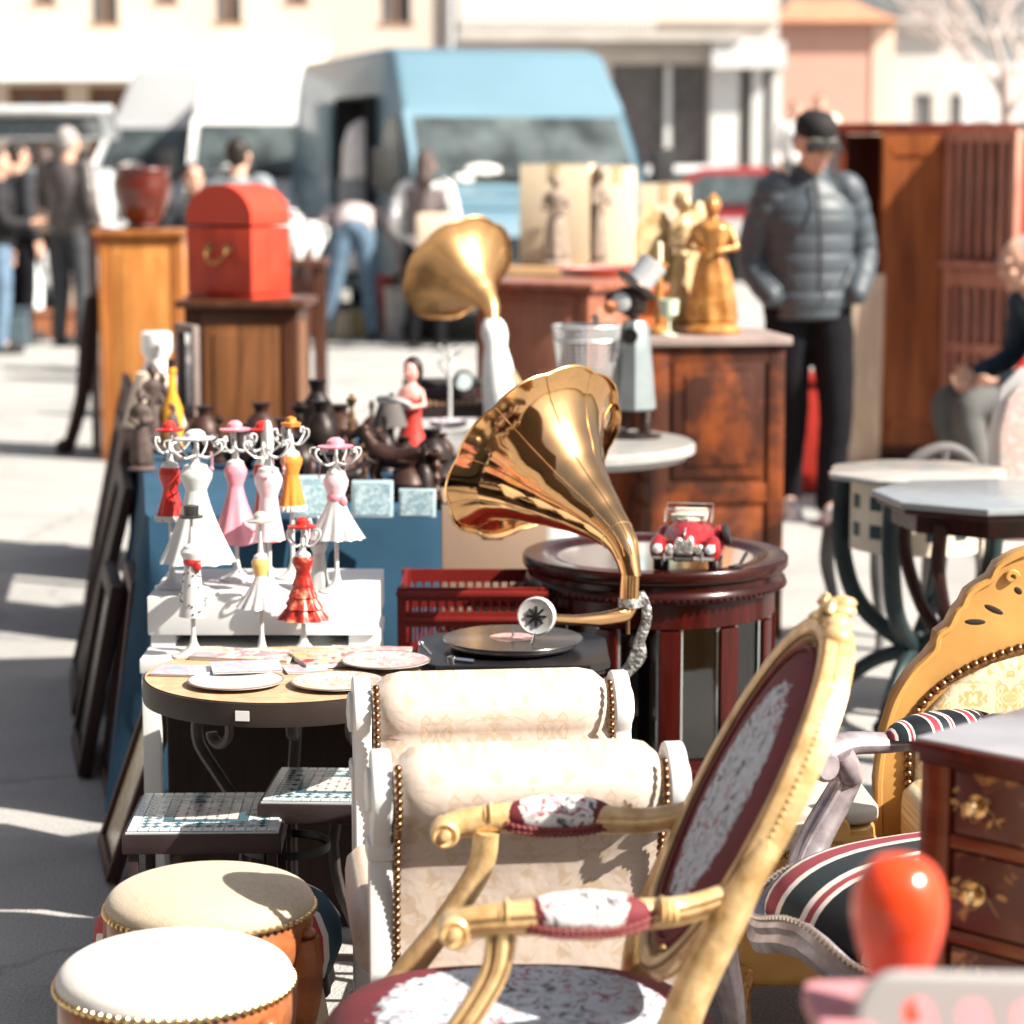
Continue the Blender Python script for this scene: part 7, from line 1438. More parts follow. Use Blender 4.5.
m = MB(); m.lathe([(.19, .17), (.2, .175), (.195, .205), (.17, .208)], 60, scal=lambda a, k: 1 + .02 * sin(12 * a)); m.build('apron', mat('black_carved', (.02, .018, .018), .4, bs=.5), t)
for k in range(4):
    a = k * pi / 2 + .4; d = V((cos(a), sin(a), 0)); q = MB(); q.tube(catmull([d * .19 + V((0, 0, .2)), d * .20 + V((0, 0, .13)), d * .17 + V((0, 0, .06)), d * .19 + V((0, 0, .015))], 5), interp([.028, .03, .018, .02], 5), 10); q.build('leg', mat('cream_carved', (.62, .50, .38), .6, bs=.9, bscale=60, bdist=.006), t)

# ------------------------------------------------------------------ gilded armchair, nearest
th0 = R(-87); c0 = V((.032, 3.215, 0)); t = thing('gilded_armchair', 'gilded armchair with burgundy tapestry medallions on oval back, seat and arm pads', 'armchair', c0, th0)
G = GILT
m = MB()
def seat_outline(k=1, n=40):
    o = []
    for i in range(n):
        a = 2 * pi * i / n; x, y = cos(a), sin(a); sg = lambda q, e: (abs(q) ** e) * (1 if q >= 0 else -1)
        o.append((.245 * k * sg(x, .62) * (1 - .10 * (y > 0) * abs(y)), -.02 + .275 * k * sg(y, .66)))
    return o
m.prism(seat_outline(1.03), .065, c=(0, 0, .335), bev=.01); m.build('seat_rail', G, t)
def dome(u, v_): pass
m = MB(); rings = []; n = 12
for i in range(n + 1):
    q = i / n; k = cos(q * pi / 2) ** .55 if i < n else .004; z = .402 + .090 * sin(q * pi / 2); rings.append([V((x * k, (y + .01) * k - .01, z)) for x, y in seat_outline(1.0, 56)])
m.ring_tube(rings); m.build('seat_cushion', tapestry('seat_tapestry', ('X', 'Y'), (0.02, -.02), (.175, .205)), t, smooth=60)
q = MB(); q.beads(resample([V((x, y, .402)) for x, y in seat_outline(1.005, 90)], .014), .0055, 7, 5); q.build('nail_trim', NAILB, t)
# back: oval frame in a tilted plane
tilt = R(-27); bc = V((0, .278, .757)); bm_ = Euler((tilt, 0, 0)).to_matrix()   # local plane axes: X, and Z tilted backwards
def bpnt(x, z, y=0): return bc + bm_ @ V((x, y, z))
aw, ah = .200, .246
m = MB(); n = 72; ringo = []
for i in range(n):
    a = 2 * pi * i / n; cx_, cz_ = cos(a), sin(a); ring = []
    for (rr, yy) in ((-.020, -.010), (-.016, -.018), (-.008, -.015), (-.003, -.024), (.009, -.026), (.016, -.018), (.019, -.004), (.018, .018), (-.018, .018)):
        w2 = 1 + .012 * sin(a * 36) * (1 if rr > 0.015 else 0); ring.append(bpnt((aw + rr * w2) * cx_, (ah + rr * w2) * cz_, yy))
    ringo.append(ring)
ringo.append(ringo[0]); m.ring_tube(ringo, cap=False); bf = m.build('back_frame', G, t, smooth=50)
m = MB(); rings = []
for i in range(9):
    q = i / 8; k = cos(q * pi / 2) ** .6 if i < 8 else .004; rings.append([bpnt((aw - .022) * k * cos(a), (ah - .022) * k * sin(a), -.006 - .022 * sin(q * pi / 2)) for a in [2 * pi * j / 60 for j in range(60)]])
m.ring_tube(rings); m.build('back_panel', tapestry('back_tapestry', ('X', 'Z'), (0, .765), (.115, .155)), t, smooth=60)
q = MB(); q.tube([bpnt((aw - .027) * cos(a), (ah - .027) * sin(a), -.018) for a in [2 * pi * j / 90 for j in range(91)]], .004, 6); q.build('piping', mat('burgundy_braid', (.16, .03, .03), .7), bf)
AG = mat('antique_groove', (.12, .055, .02), .6, var=.3, scale=60)
for off, rr_ in ((-.012, .0020), (.0125, .0020)): q = MB(); q.tube([bpnt((aw + off) * cos(a), (ah + off) * sin(a), -.0205 if off < 0 else -.0225) for a in [2 * pi * j / 90 for j in range(91)]], rr_, 5); q.build('groove', AG, bf)
q = MB(); q.beads([bpnt((aw + .0188) * cos(a), (ah + .0188) * sin(a), -.004) for a in [2 * pi * j / 170 for j in range(170)]], .0034, 6, 4); q.build('rope_edge', G, bf)
q = MB()     # crest
for x, z, r_ in ((0, ah + .024, .024), (-.03, ah + .018, .020), (.03, ah + .018, .020), (-.058, ah + .008, .018), (.058, ah + .008, .018), (0, ah + .044, .013), (-.018, ah + .036, .012), (.018, ah + .036, .012)): q.ell(bpnt(x, z, -.008), (r_, .02, r_ * .8), 12, 8, rot=(0, x * 8, 0))
for s in (-1, 1): q.tube([bpnt(s * (.02 + .014 * cos(a)), ah + .028 + .014 * sin(a), -.026) for a in [k * .6 for k in range(9)]], .006, 7)
q.build('crest', G, bf)
for s in (-1, 1):
    q = MB(); q.tube(catmull([V((s * .175, .175, .10)), V((s * .18, .165, .36)), V((s * .19, .165, .50)), bpnt(s * (aw + .008), -.10, 0), bpnt(s * (aw + .012), .0, .0)], 7), interp([.018, .026, .024, .021, .012], 7), 12, flat=1.15); q.build('back_post', G, t)
    q = MB(); q.tube(catmull([V((s * .175, .170, .35)), V((s * .175, .19, .2)), V((s * .17, .26, .012))], 6), interp([.026, .022, .015], 6), 10); q.build('leg', G, t)
    q = MB(); q.tube(catmull([V((s * .215, -.225, .37)), V((s * .235, -.25, .28)), V((s * .215, -.235, .12)), V((s * .23, -.26, .012))], 6), interp([.034, .03, .018, .02], 6), 12); q.build('leg', G, t)
    # arm: back joint to front scroll, with a swelling for the pad
    P = catmull([V((s * .200, .238, .690)), V((s * .212, .175, .674)), V((s * .228, .10, .672)), V((s * .236, .0, .674)), V((s * .232, -.085, .668)), V((s * .226, -.115, .660))], 8); rr = interp([.014, .015, .018, .020, .018, .017], 8)
    q = MB(); q.tube(P, rr, 14, flat=1.1, round_ends=True); 
    q.tube([p + V((0, 0, -rr[i] * .75)) for i, p in enumerate(P)], .009, 8); ar = q.build('arm', G, t)
    q = MB()
    for off in (-.35, .3): q.tube([p + V((s * rr[i] * .95, 0, off * rr[i])) for i, p in enumerate(P)][2:-6], .0020, 5)
    q.build('groove', AG, ar)
    q = MB(); q.lathe([(.012, -.019), (.016, -.023), (.020, -.019), (.021, .0), (.020, .019), (.016, .023), (.012, .019)], 24, V((s * .226, -.115, .656)), Euler((0, R(90), 0)).to_matrix()); q.lathe([(.001, -.029), (.006, -.028), (.008, -.024), (.008, .024), (.006, .028), (.001, .029)], 16, V((s * .226, -.115, .656)), Euler((0, R(90), 0)).to_matrix()); q.build('scroll', G, ar)
    pc2 = V((s * .234, .045, .694)); pd = MB(); pd.ell(pc2 + V((0, 0, -.018)), (.031, .084, .029), 32, 20)
    pd.build('arm_pad', tapestry('arm_tapestry_%s' % ('near' if s > 0 else 'far'), ('X', 'Y'), (s * .234, .045), (.060, .058), field=(.58, .57, .56)), t, smooth=60)
    br_ = MB()
    for e in (-1, 1):
        pts = []
        for i_ in range(121):
            y = -.084 + .168 * i_ / 120; kk = sqrt(max(0, 1 - (y / .0845) ** 2)); ph = R(-28); pts.append(pc2 + V((e * (.032 * kk * cos(ph) + .002), y, -.018 + .030 * kk * sin(ph) + .0016 * sin(i_ * 1.1))))
        br_.tube(pts, .0034, 5); br_.tube([p + V((0, 0, -.007)) for p in pts[::2]], .003, 5)
    br_.build('gimp_braid', mat('wine_gimp', (.16, .03, .03), .6, var=.4, scale=300), ar)
    for e in (-1, 1):
        q = MB(); [q.ell(pc2 + V((0, e * (.096 + .008 * kk), -.014 - .003 * kk)), (.023 - .003 * kk, .005, .017 - .002 * kk)) for kk in range(3)]; q.build('leaf_carving', G, ar)
    P = catmull([V((s * .226, -.055, .655)), V((s * .228, -.065, .60)), V((s * .232, -.115, .52)), V((s * .235, -.175, .44)), V((s * .235, -.215, .37))], 7); rr = interp([.020, .019, .020, .023, .028], 7)
    q = MB(); q.tube(P, rr, 12, flat=.9); 
    for off in (-.008, .008): q.tube([p + V((s * .004 + off, -rr[i] * .82, 0)) for i, p in enumerate(P)], .0045, 6)
    q.tube([p + V((s * rr[i] * .80, 0, 0)) for i, p in enumerate(P)], .005, 6); so_ = q.build('arm_support', G, t)
    q = MB()
    for off in (-.45, .45): q.tube([p + V((s * rr[i] * .86, off * rr[i], 0)) for i, p in enumerate(P)], .0022, 5)
    q.build('groove', AG, so_)

# ------------------------------------------------------------------ golden settee parts at the right
DG = damask('gold_damask', (.56, .47, .33), (.46, .31, .14), .07, .10, 26)
gx = V((at(1040, 700, 4.62).x, 4.62, 0)); t = thing('golden_armchair', 'big golden armchair with carved crest and cream damask back at the right edge', 'armchair', gx, R(4))
half = [(-.31, .33), (-.315, .44), (-.305, .53), (-.285, .60), (-.255, .650), (-.225, .680), (-.210, .700), (-.206, .722), (-.185, .738), (-.172, .765), (-.160, .778), (-.150, .800), (-.125, .818), (-.108, .828), (-.095, .852), (-.06, .872), (-.02, .885), (0, .89)]
ol = half + [(-x, z) for x, z in half[-2::-1]]
mt = Euler((R(90), 0, 0)).to_matrix()
m = MB(); m.prism(ol, .05, mt, (0, .025, 0), bev=.010); bo = m.build('back_frame', GILT2, t, smooth=40)
inner = [(-.245, .34), (-.245, .52), (-.225, .575), (-.175, .625), (-.10, .665), (0, .69)]; ii = inner + [(-x, z) for x, z in inner[-2::-1]]
m = MB(); m.prism(ii, .045, mt, (0, .0, 0), bev=.02); m.build('back_cushion', DG, t, smooth=60)
q = MB(); q.beads(resample([V((x * 1.035, -.030, z * 1.0 + .012)) for x, z in catmull([V((x, z, 0)) for x, z in ii], 5) for _ in (0,)] if False else [V((p.x * 1.04, -.030, p.y + .010)) for p in catmull([V((x, z, 0)) for x, z in ii], 5)], .0175), .0088, 9, 6); q.build('nail_trim', COPPERN, t)
q = MB(); edge = catmull([V((x, -.022, z)) for x, z in ol], 3); q.tube([V((p.x * .985, -.026, p.z - .006)) for p in edge], .007, 6)
q.build('edge_moulding', GILT2, bo)
dk = mat('pierced_hole', (.02, .014, .01), .8); q = MB()
for x, z, L, a in ((-.10, .765, .022, 25), (-.135, .742, .022, 2), (-.055, .80, .010, 40), (.10, .765, .022, -25), (.135, .742, .022, -2)): q.ell((x, -.0245, z), (L, .002, .006), 12, 6, rot=(0, R(a), 0))
q.build('piercing', dk, bo)
q = MB()
for x, z, r_ in ((0, .85, .03), (-.07, .842, .012), (.07, .842, .012)): q.tube([V((x + r_ * (1 - k / 12) * cos(k * .62), -.030, z - .015 + r_ * (1 - k / 12) * sin(k * .62))) for k in range(10)], .006, 6)
q.build('scroll_carving', GILT2, bo)
m = MB(); m.prism(rrect(.56, .46, .08), .13, c=(0, -.24, .32), bev=.04); m.build('seat_cushion', DG, t, smooth=60); m = MB(); m.prism(rrect(.6, .5, .09), .08, c=(0, -.24, .25), bev=.01); m.build('seat_rail', GILT2, t)
for sx in (-1, 1):
    for y in (-.44, -.02): q = MB(); q.tube([(sx * .25, y, .26), (sx * .26, y, .12), (sx * .25, y, .012)], [.03, .02, .018], 10); q.build('leg', GILT2, t)
# golden bench seat between
sp = at(806, 830, 4.36); t = thing('golden_bench_seat', 'golden wooden seat with cream cover, bronze nails and small scroll, behind the gilded armchair', 'seat', (sp.x, 4.36, 0), R(3))
m = MB(); m.prism(rrect(.27, .40, .05), .30, c=(.0, .2, .11), bev=.02); m.build('body', GILT2, t, smooth=50)
m = MB(); m.prism(rrect(.28, .41, .055), .028, c=(0, .2, .412), bev=.01); m.build('cover', mat('grey_cream_cloth', (.38, .345, .295), .7, bs=.3), t, smooth=60)
m = MB(); m.prism(rrect(.15, .09, .03), .05, c=(-.05, .01, .372), bev=.018); m.build('pad', BEIGEL, t, smooth=60)
q = MB(); q.beads([V((-.125 + k * .0125, -.035 + .0006 * k, .366)) for k in range(19)] + [V((.018, -.034, .366 + k * .0125)) for k in range(5)], .0062, 8, 5); q.build('nail_trim', COPPERN, t)
q = MB(); q.box((.07, .0, .385), (.10, .06, .03), bev=.008); q.lathe([(.001, -.03), (.024, -.03), (.027, -.02), (.027, .02), (.024, .03), (.001, .03)], 22, (.05, -.0, .408), Euler((R(90), 0, 0)).to_matrix()); q.build('scroll', GILT2, t)
for sx in (-1, 1): q = MB(); q.tube(catmull([V((sx * .105, .03, .14)), V((sx * .12, .015, .09)), V((sx * .105, .02, .012))], 5), interp([.034, .026, .018], 5), 10); q.build('leg', mat('carved_bronze_gilt', (.40, .20, .07), .35, .5, var=.5, scale=50, bs=.9, bscale=50, bdist=.008), t)
for sx in (-1, 1): q = MB(); q.box((sx * .1, .37, .06), (.04, .04, .11)); q.build('leg', GILT2, t, smooth=0)
# ------------------------------------------------------------------ silver framed striped armchair
SV = mat('mauve_silver_wood', (.24, .195, .215), .30, .3, var=.25, scale=24, col2=(.42, .37, .385), coat=.4, bs=.2)
stp = [(0, (.006, .008, .011)), (.40, (.62, .55, .50)), (.46, (.22, .03, .045)), (.62, (.62, .55, .50)), (.67, (.013, .020, .024)), (.86, (.62, .55, .50)), (.91, (.25, .04, .05)), (.96, (.62, .55, .50))]
ST = stripes('regency_stripes', 'X', .30, stp, .6)
tc_ = V((.728, 3.85, .03)); t = thing('striped_armchair', 'silver framed armchair in black, burgundy and cream stripes, behind the drawer chest', 'armchair', tc_, R(-63))
m = MB(); n = 12; rings = []
for i in range(n + 1):
    q = i / n; k = cos(q * pi / 2) ** .6 if i < n else .004; rings.append([V((x * k * 1.02, (y + .01) * k, .375 + .105 * sin(q * pi / 2))) for x, y in seat_outline(1.06, 56)])
m.ring_tube(rings); m.build('seat_cushion', ST, t, smooth=60)
m = MB(); ro = seat_outline(1.09, 80); rings = []
for i, (x, y) in enumerate(ro + ro[:1]):
    c = V((x, y, .365 - .018 * cos(6 * atan2(y, x)))); d = V((x, y, 0)).normalized(); rings.append([c + d * a_ + V((0, 0, b_)) for a_, b_ in ((-.015, .022), (.004, .024), (.010, .012), (.004, .0), (.012, -.012), (.004, -.03), (-.015, -.03))])
m.ring_tube(rings, cap=False); m.build('seat_rail', SV, t, smooth=50)
q = MB(); q.beads(resample([V((x * 1.02, y * 1.02, .392 - .018 * cos(6 * atan2(y, x)))) for x, y in seat_outline(1.085, 160)], .011), .0055, 7, 5); q.build('nail_trim', mat('pewter_nail', (.5, .42, .36), .3, .9), t)
for s in (-1, 1):
    q = MB(); q.tube(catmull([V((s * .27, -.25, .375)), V((s * .295, -.285, .30)), V((s * .27, -.265, .14)), V((s * .285, -.30, .012))], 6), interp([.042, .034, .018, .02], 6), 12); q.build('leg', SV, t)
    q = MB(); q.tube([V((s * .23, .25, .37)), V((s * .23, .30, .012))], [.026, .016], 10); q.build('leg', SV, t)
    P = catmull([V((s * .30, -.115, .37)), V((s * .315, -.085, .43)), V((s * .31, -.03, .52)), V((s * .30, -.035, 0.550)), V((s * .30, -.055, 0.580))], 6); rr = interp([.040, .030, .026, .030, .034], 6); q = MB(); q.tube(P, rr, 14, flat=.8)
    for off in (-.012, .012): q.tube([p + V((off, -rr[i] * .72, 0)) for i, p in enumerate(P)], .006, 6)
    q.build('arm_support', SV, t)
    P = catmull([V((s * .30, -.085, 0.580)), V((s * .305, -.03, 0.593)), V((s * .30, .06, 0.587)), V((s * .28, .15, 0.593)), V((s * .25, .24, 0.610))], 6); rr = interp([.030, .026, .022, .022, .024], 6); q = MB(); q.tube(P, rr, 12, flat=.8, round_ends=True); q.lathe([(.001, -.036), (.020, -.036), (.026, -.028), (.026, .028), (.020, .036), (.001, .036)], 22, V((s * .30, -.092, 0.567)), Euler((0, R(90), 0)).to_matrix()); q.tube([V((s * .30 + s * .037, -.092 + (.019 - .0016 * k) * cos(k * .7), 0.567 + (.019 - .0016 * k) * sin(k * .7))) for k in range(10)], .0035, 6); ar = q.build('arm', SV, t)
    q = MB(); rings = []
    for i in range(7):
        k = cos(i / 6 * pi / 2) ** .6 if i < 6 else .01; rings.append([V((s * .30 + cos(a) * .048 * k - s * .012, .155 + sin(a) * .115 * k, 0.597 + .035 * sin(i / 6 * pi / 2))) for a in [2 * pi * j / 32 for j in range(32)]])
    q.ring_tube(rings); q.build('arm_pad', stripes('arm_stripes', 'Y', .075, stp, .6), t, smooth=60)
bol = [(-.25, .42), (-.27, .6), (-.26, .74), (-.18, .82), (0, .85), (.18, .82), (.26, .74), (.27, .6), (.25, .42)]
m = MB(); m.prism(bol, .04, Euler((R(90 - 12), 0, 0)).to_matrix(), (0, .25, .04), bev=.012); m.build('back_frame', SV, t, smooth=50); m = MB(); m.prism([(x * .84, .63 + (z - .63) * .84) for x, z in bol], .03, Euler((R(90 - 12), 0, 0)).to_matrix(), (0, .22, .04), bev=.012); m.build('back_cushion', ST, t, smooth=60)
# ------------------------------------------------------------------ mahogany drawer chest, right
ck = onz(926, 737, .86); t = thing('drawer_chest', 'narrow mahogany chest of drawers with floral inlay and round brass knobs, front right', 'chest of drawers', (ck.x, ck.y, 0), R(-45))
WD, DD = .44, .36
CHM = wood('red_chest_mahogany', (.05, .006, .004), (.13, .016, .009), .25, .2)
m = MB(); m.box((WD / 2, DD / 2, .43), (WD - .012, DD - .01, .80)); m.build('carcass', CHM, t, smooth=0)
m = MB(); m.box((WD / 2, DD / 2, .848), (WD + .03, DD + .03, .016), bev=.004); m.box((WD / 2, DD / 2, .834), (WD + .014, DD + .014, .014), bev=.003); m.build('moulding', CHM, t); m = MB(); m.box((WD / 2, DD / 2, .8575), (WD + .02, DD + .02, .006), bev=.002); m.build('top', mat('grey_marble_top', (.36, .34, .355), .12, var=.15, scale=7, coat=.6), t)
m = MB()
for x in (.022, WD - .022): m.box((x, .0, .42), (.044, .02, .82), bev=.003)
for z in (.045, .108, .233, .358, .483, .608, .733): m.box((WD / 2, .001, z), (WD - .09, .016, .018), bev=.002)
m.build('rails', wood('warm_rail', (.11, .016, .007), (.24, .05, .018), .22, .6, axis='x'), t)
inl = picture('floral_inlay', (.085, .008, .005), [(.085, .008, .005), (.085, .009, .006), (.12, .02, .01), (.50, .20, .05)], 22, .3)
for z in (.17, .295, .42, .545, .67, .785):
    q = MB(); q.box((WD / 2, .002, z), (WD - .10, .014, .10 if z != .785 else .082), bev=.002); dr = q.build('drawer', inl, t)
    rf = random.Random(int(z * 1000))
    for x in (.085, WD / 2, WD - .085):
        fl_ = MB()
        for q in range(9):
            a = rf.uniform(0, 6.28); d = rf.uniform(.012, .034); L = rf.uniform(.004, .009); fl_.ell((x + cos(a) * d * 1.25, -.0052, z + sin(a) * d * .75), (L, .0006, L * .45), 8, 4, rot=(0, a, 0))
        fl_.tube([(x + (q - 6) * .006, -.0052, z - .012 + .010 * sin(q * .9)) for q in range(13)], .0010, 4)
        fl_.build('inlay', mat('satinwood_inlay', (.50, .26, .09), .35, var=.3, scale=60), dr)
    for x in (.085, WD - .085): k = MB(); k.lathe([(.004, 0), (.004, .008), (.009, .012), (.0115, .018), (.009, .023), (.001, .025)], 20, (x, -.004, z), Euler((R(90), 0, 0)).to_matrix()); k.lathe([(.016, 0), (.015, .002), (.001, .003)], 20, (x, -.005, z), Euler((R(90), 0, 0)).to_matrix()); k.build('knob', mat('bright_brass', (.72, .50, .26), .22, 1), dr)
for x in (.03, WD - .03):
    for y in (.03, DD - .03): q = MB(); q.lathe([(.016, 0), (.026, .012), (.02, .03)], 14, (x, y, .0)); q.build('leg', MAHOG, t)
# ------------------------------------------------------------------ blurred nearest things
PT = mat('pink_cloth', (.44, .20, .215), .8, bs=.2)
yb = 2.20; x0 = at(806, 990, yb).x; t = thing('pink_covered_table', 'small table with a dusty pink cover under the orange-red vase, nearest right corner', 'table', (x0 + .30, yb - .22, 0), R(2))
m = MB(); m.prism(rrect(.6, .44, .02), .02, c=(0, 0, .84), bev=.004); m.build('tabletop', PT, t)
for sx in (-1, 1):
    for sy in (-1, 1): q = MB(); q.box((sx * .26, sy * .18, .42), (.035, .035, .84), bev=.003); q.build('leg', DARKW, t)
vp = at(897, 985, 2.09); t = thing('orange_vase', 'glossy orange-red glass vase out of focus in the lower right', 'vase', (vp.x, 2.09, .861))
m = MB(); m.lathe([(.016, 0), (.018, .004), (.020, .02), (.034, .045), (.045, .075), (.049, .095), (.046, .117), (.037, .133), (.026, .141), (.012, .1445), (.001, .145)], 7, cap=False); m.build('body', mat('orange_red_glaze', (.60, .05, .012), .24, var=.25, scale=14, coat=.4), t, smooth=70, sub=1)
m = MB(); m.lathe([(.020, -.0), (.021, .002), (.016, .006)], 24); m.build('foot', mat('dark_red_foot', (.3, .03, .01), .3), t)
ch = at(1002, 1000, 1.92); t = thing('grey_plastic_chair', 'pale grey plastic chair back with slanted slots, cut off by the lower right corner', 'chair', (ch.x, 1.93, 0), R(-4))
bm = bmesh.new()
def slot_panel():
    # plate with real slots: grid of cells minus slot boxes via boolean
    m = MB(); ol = rrect(.30, .40, .035, 8); m.prism(ol, .014, Euler((R(90), 0, 0)).to_matrix(), (.035, 0, .755), bev=.004); o = m.build('backrest', mat('pale_grey_plastic', (.34, .335, .33), .35, var=.03), t, smooth=40)
    c = MB()
    for k in range(6):
        x = -.075 + k * .043; c.prism(rrect(.025, .30, .0123, 6), .06, Euler((R(90), R(-14), 0)).to_matrix(), (x, .025, .790 - (.0 if k else .02)), 0)
    co = c.build('cut', RUB, t, smooth=0); q = o.modifiers.new('b', 'BOOLEAN'); q.operation = 'DIFFERENCE'; q.object = co; q.solver = 'EXACT'
    dg = bpy.context.evaluated_depsgraph_get(); me2 = bpy.data.meshes.new_from_object(o.evaluated_get(dg)); o.modifiers.clear(); o.data = me2; bpy.data.objects.remove(co); me2.set_sharp_from_angle(angle=R(40))
slot_panel()
GP_ = mat('pale_grey_plastic', (.34, .335, .33), .35)
m = MB(); m.prism(rrect(.42, .42, .06), .03, c=(.035, -.2, .44), bev=.01); m.build('seat', GP_, t)
for sx in (-.15, .22):
    for y, zt in ((-.01, .62), (-.36, .44)): q = MB(); q.tube([(sx, y, zt), (sx * 1.1, y, .01)], .016, 8); q.build('leg', GP_, t)
# ------------------------------------------------------------------ tables and chairs, mid right
def scal_top(n, amp): return lambda a, k: 1 + amp * cos(n * a)
gt = onz(918, 470, .72); t = thing('green_iron_table', 'scalloped pale topped table on curved green-black iron legs with chequered apron', 'table', (gt.x, gt.y, 0), .2)
m = MB(); m.lathe([(.23, .700), (.25, .702), (.252, .716), (.245, .72), (.001, .72)], 96, scal=scal_top(8, .035), cap=False); m.lathe([(.001, .700), (.23, .700)], 48, cap=False); m.build('tabletop', mat('patchy_pale_top', (.28, .34, .35), .25, var=.1, scale=9, col2=(.50, .40, .33), coat=.3), t, smooth=40)
cA = mat('inlay_cream', (.66, .58, .46), .5); cB = mat('inlay_dark', (.03, .05, .055), .4); m = MB(); nn = 28
for k in range(nn):
    for i in range(5):
        a0, a1 = 2 * pi * k / nn, 2 * pi * (k + 1) / nn; z0, z1 = .50 + i * .04, .50 + (i + 1) * .04; m.m(0 if (i % 2 == 0 or k % 2) else 1); rr = .19; ri = .18
        vs = [(r_ * cos(a), r_ * sin(a), z) for r_ in (ri, rr) for a, z in ((a0, z0), (a1, z0), (a1, z1), (a0, z1))]; m.add(vs, [(4, 5, 6, 7), (3, 2, 1, 0), (0, 1, 5, 4), (2, 3, 7, 6)])
m.build('apron', [cA, cB], t, smooth=0)
for k in range(4):
    a = k * pi / 2 + .9; d = V((cos(a), sin(a), 0)); z = V((0, 0, 1)); l = MB(); l.tube(catmull([d * .22 + z * .70, d * .225 + z * .50, d * .17 + z * .33, d * .03 + z * .22, d * -.12 + z * .16, d * -.24 + z * .06, d * -.27 + z * .04], 6), interp([.025, .027, .027, .025, .022, .020, .018], 6), 10); l.ell(d * -.275 + z * .026, .026); l.build('leg', GREENIRON, t)
ot = onz(992, 493, .73); t = thing('octagonal_table', 'octagonal grey topped table with bowed black wooden legs, right of the green iron table', 'table', (ot.x, ot.y, 0), R(10))
def octp(r): return [(r * cos(a) * 1.0, r * sin(a)) for a in [pi / 8 + k * pi / 4 for k in range(8)]]
m = MB(); m.prism(octp(.315), .018, c=(0, 0, .712), bev=.006); m.build('tabletop', mat('grey_polished_top', (.24, .265, .28), .25, var=.12, coat=.3), t, smooth=30); m = MB(); m.prism(octp(.30), .016, c=(0, 0, .696), bev=.006); m.prism(octp(.26), .05, c=(0, 0, .646)); m.build('apron', wood('black_red_wood', (.015, .008, .008), (.05, .016, .014), .25, .4), t, smooth=30)
for k in range(4):
    a = k * pi / 2 + pi / 4 - .1; d = V((cos(a), sin(a), 0)); z = V((0, 0, 1)); l = MB(); l.tube(catmull([d * .25 + z * .67, d * .26 + z * .55, d * .20 + z * .40, d * .10 + z * .28, d * .14 + z * .14, d * .25 + z * .015], 6), interp([.019, .020, .019, .019, .016, .014], 6), 10); l.build('leg', wood('black_red_wood', (.015, .008, .008), (.05, .016, .014), .25, .4), t)
wt = onz(1012, 525, .62); t = thing('wooden_drum_stool', 'small round reddish wooden stool with ribbed side, under the octagonal table edge', 'stool', (wt.x + .02, 5.95, 0)); m = MB(); m.lathe([(.10, .0), (.11, .02), (.105, .60)], 40, scal=lambda a, k: 1 + .03 * sin(20 * a)); m.build('body', wood('warm_tan_wood', (.28, .12, .06), (.5, .27, .15)), t); m = MB(); m.lathe([(.12, .60), (.13, .605), (.13, .622), (.12, .628), (.001, .628)], 40, cap=False); m.build('top', wood('warm_tan_wood', (.28, .12, .06), (.5, .27, .15)), t)
gc = onz(908, 660, 0); GW = mat('grey_chair_wood', (.11, .105, .105), .5, var=.25); t = thing('grey_chair', 'grey painted chair with pale blue seat, seen behind the green iron table legs', 'chair', (gc.x, gc.y + .12, 0), R(20))
m = MB(); m.prism(rrect(.40, .38, .08), .07, c=(0, 0, .42), bev=.025); m.build('seat_cushion', mat('pale_blue_satin', (.24, .29, .31), .4, bs=.5, bscale=10, bdist=.02), t, smooth=60); m = MB(); m.prism(rrect(.42, .40, .09), .06, c=(0, 0, .36), bev=.01); m.build('seat_rail', GW, t)
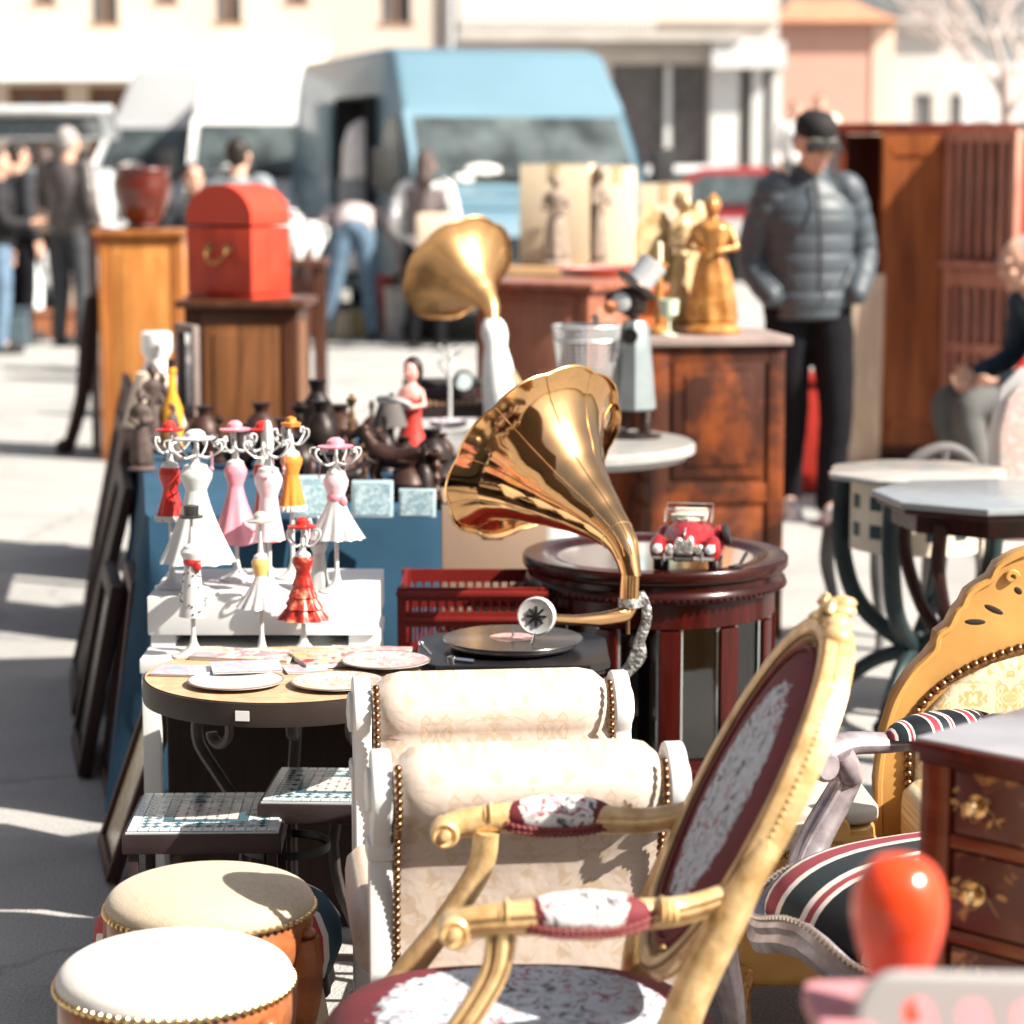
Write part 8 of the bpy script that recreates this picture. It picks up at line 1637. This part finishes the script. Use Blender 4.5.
for sx in (-1, 1):
    for sy in (-1, 1): q = MB(); q.tube(catmull([V((sx * .18, sy * .165, .40)), V((sx * .19, sy * .175, .28)), V((sx * .165, sy * .155, .12)), V((sx * .18, sy * .17, .012))], 5), interp([.03, .024, .015, .016], 5), 10); q.build('leg', GW, t)
q = MB(); q.tube(catmull([V((-.12, -.18, .42)), V((-.13, -.21, .62)), V((0, -.235, .70)), V((.13, -.21, .62)), V((.12, -.18, .42))], 6), .018, 9); q.tube([V((0, -.18, .42)), V((0, -.235, .70))], .02, 8); q.build('back_splat', GW, t)
fc = at(1030, 440, 7.3); t = thing('floral_chair', 'white chair with pink floral upholstered rounded back, at the right edge', 'chair', (fc.x + .06, 7.35, 0), R(-10))
m = MB(); ol = [(-.16, .45), (-.17, .8), (-.14, .93), (-.08, .985), (0, 1.0), (.08, .985), (.14, .93), (.17, .8), (.16, .45)]; m.prism(ol, .04, mt, (0, .02, 0), bev=.01); m.build('back_frame', WHITE, t, smooth=50); m = MB(); m.prism([(x * .86, .72 + (z - .72) * .88) for x, z in ol], .04, mt, (0, -.005, 0), bev=.014); m.build('back_panel', picture('pink_floral', (.72, .68, .66), [(.65, .45, .42), (.72, .6, .52), (.5, .5, .45)], 22, .7), t, smooth=60)
m = MB(); m.prism(rrect(.38, .4, .06), .07, c=(0, -.2, .40), bev=.02); m.build('seat_cushion', picture('pink_floral', (.72, .68, .66), [(.65, .45, .42)], 22, .7), t, smooth=60)
for sx in (-1, 1):
    for y in (-.36, -.0): q = MB(); q.tube([(sx * .16, y, .41), (sx * .165, y, .012)], [.022, .014], 9); q.build('leg', WHITE, t)
sc_t = thing('wooden_seat_block', 'low wooden chair under the seated man at the right edge', 'chair', (at(1052, 400, 11.25).x, 11.25, 0), R(-78)); m = MB(); m.box((0, .02, .43), (.42, .42, .04), bev=.01); m.build('seat', BROWNW, sc_t)
for sx in (-1, 1):
    for y in (-.16, .2): q = MB(); q.box((sx * .18, y, .205), (.04, .04, .41)); q.build('leg', BROWNW, sc_t, smooth=0)
bpy.context.view_layer.update()
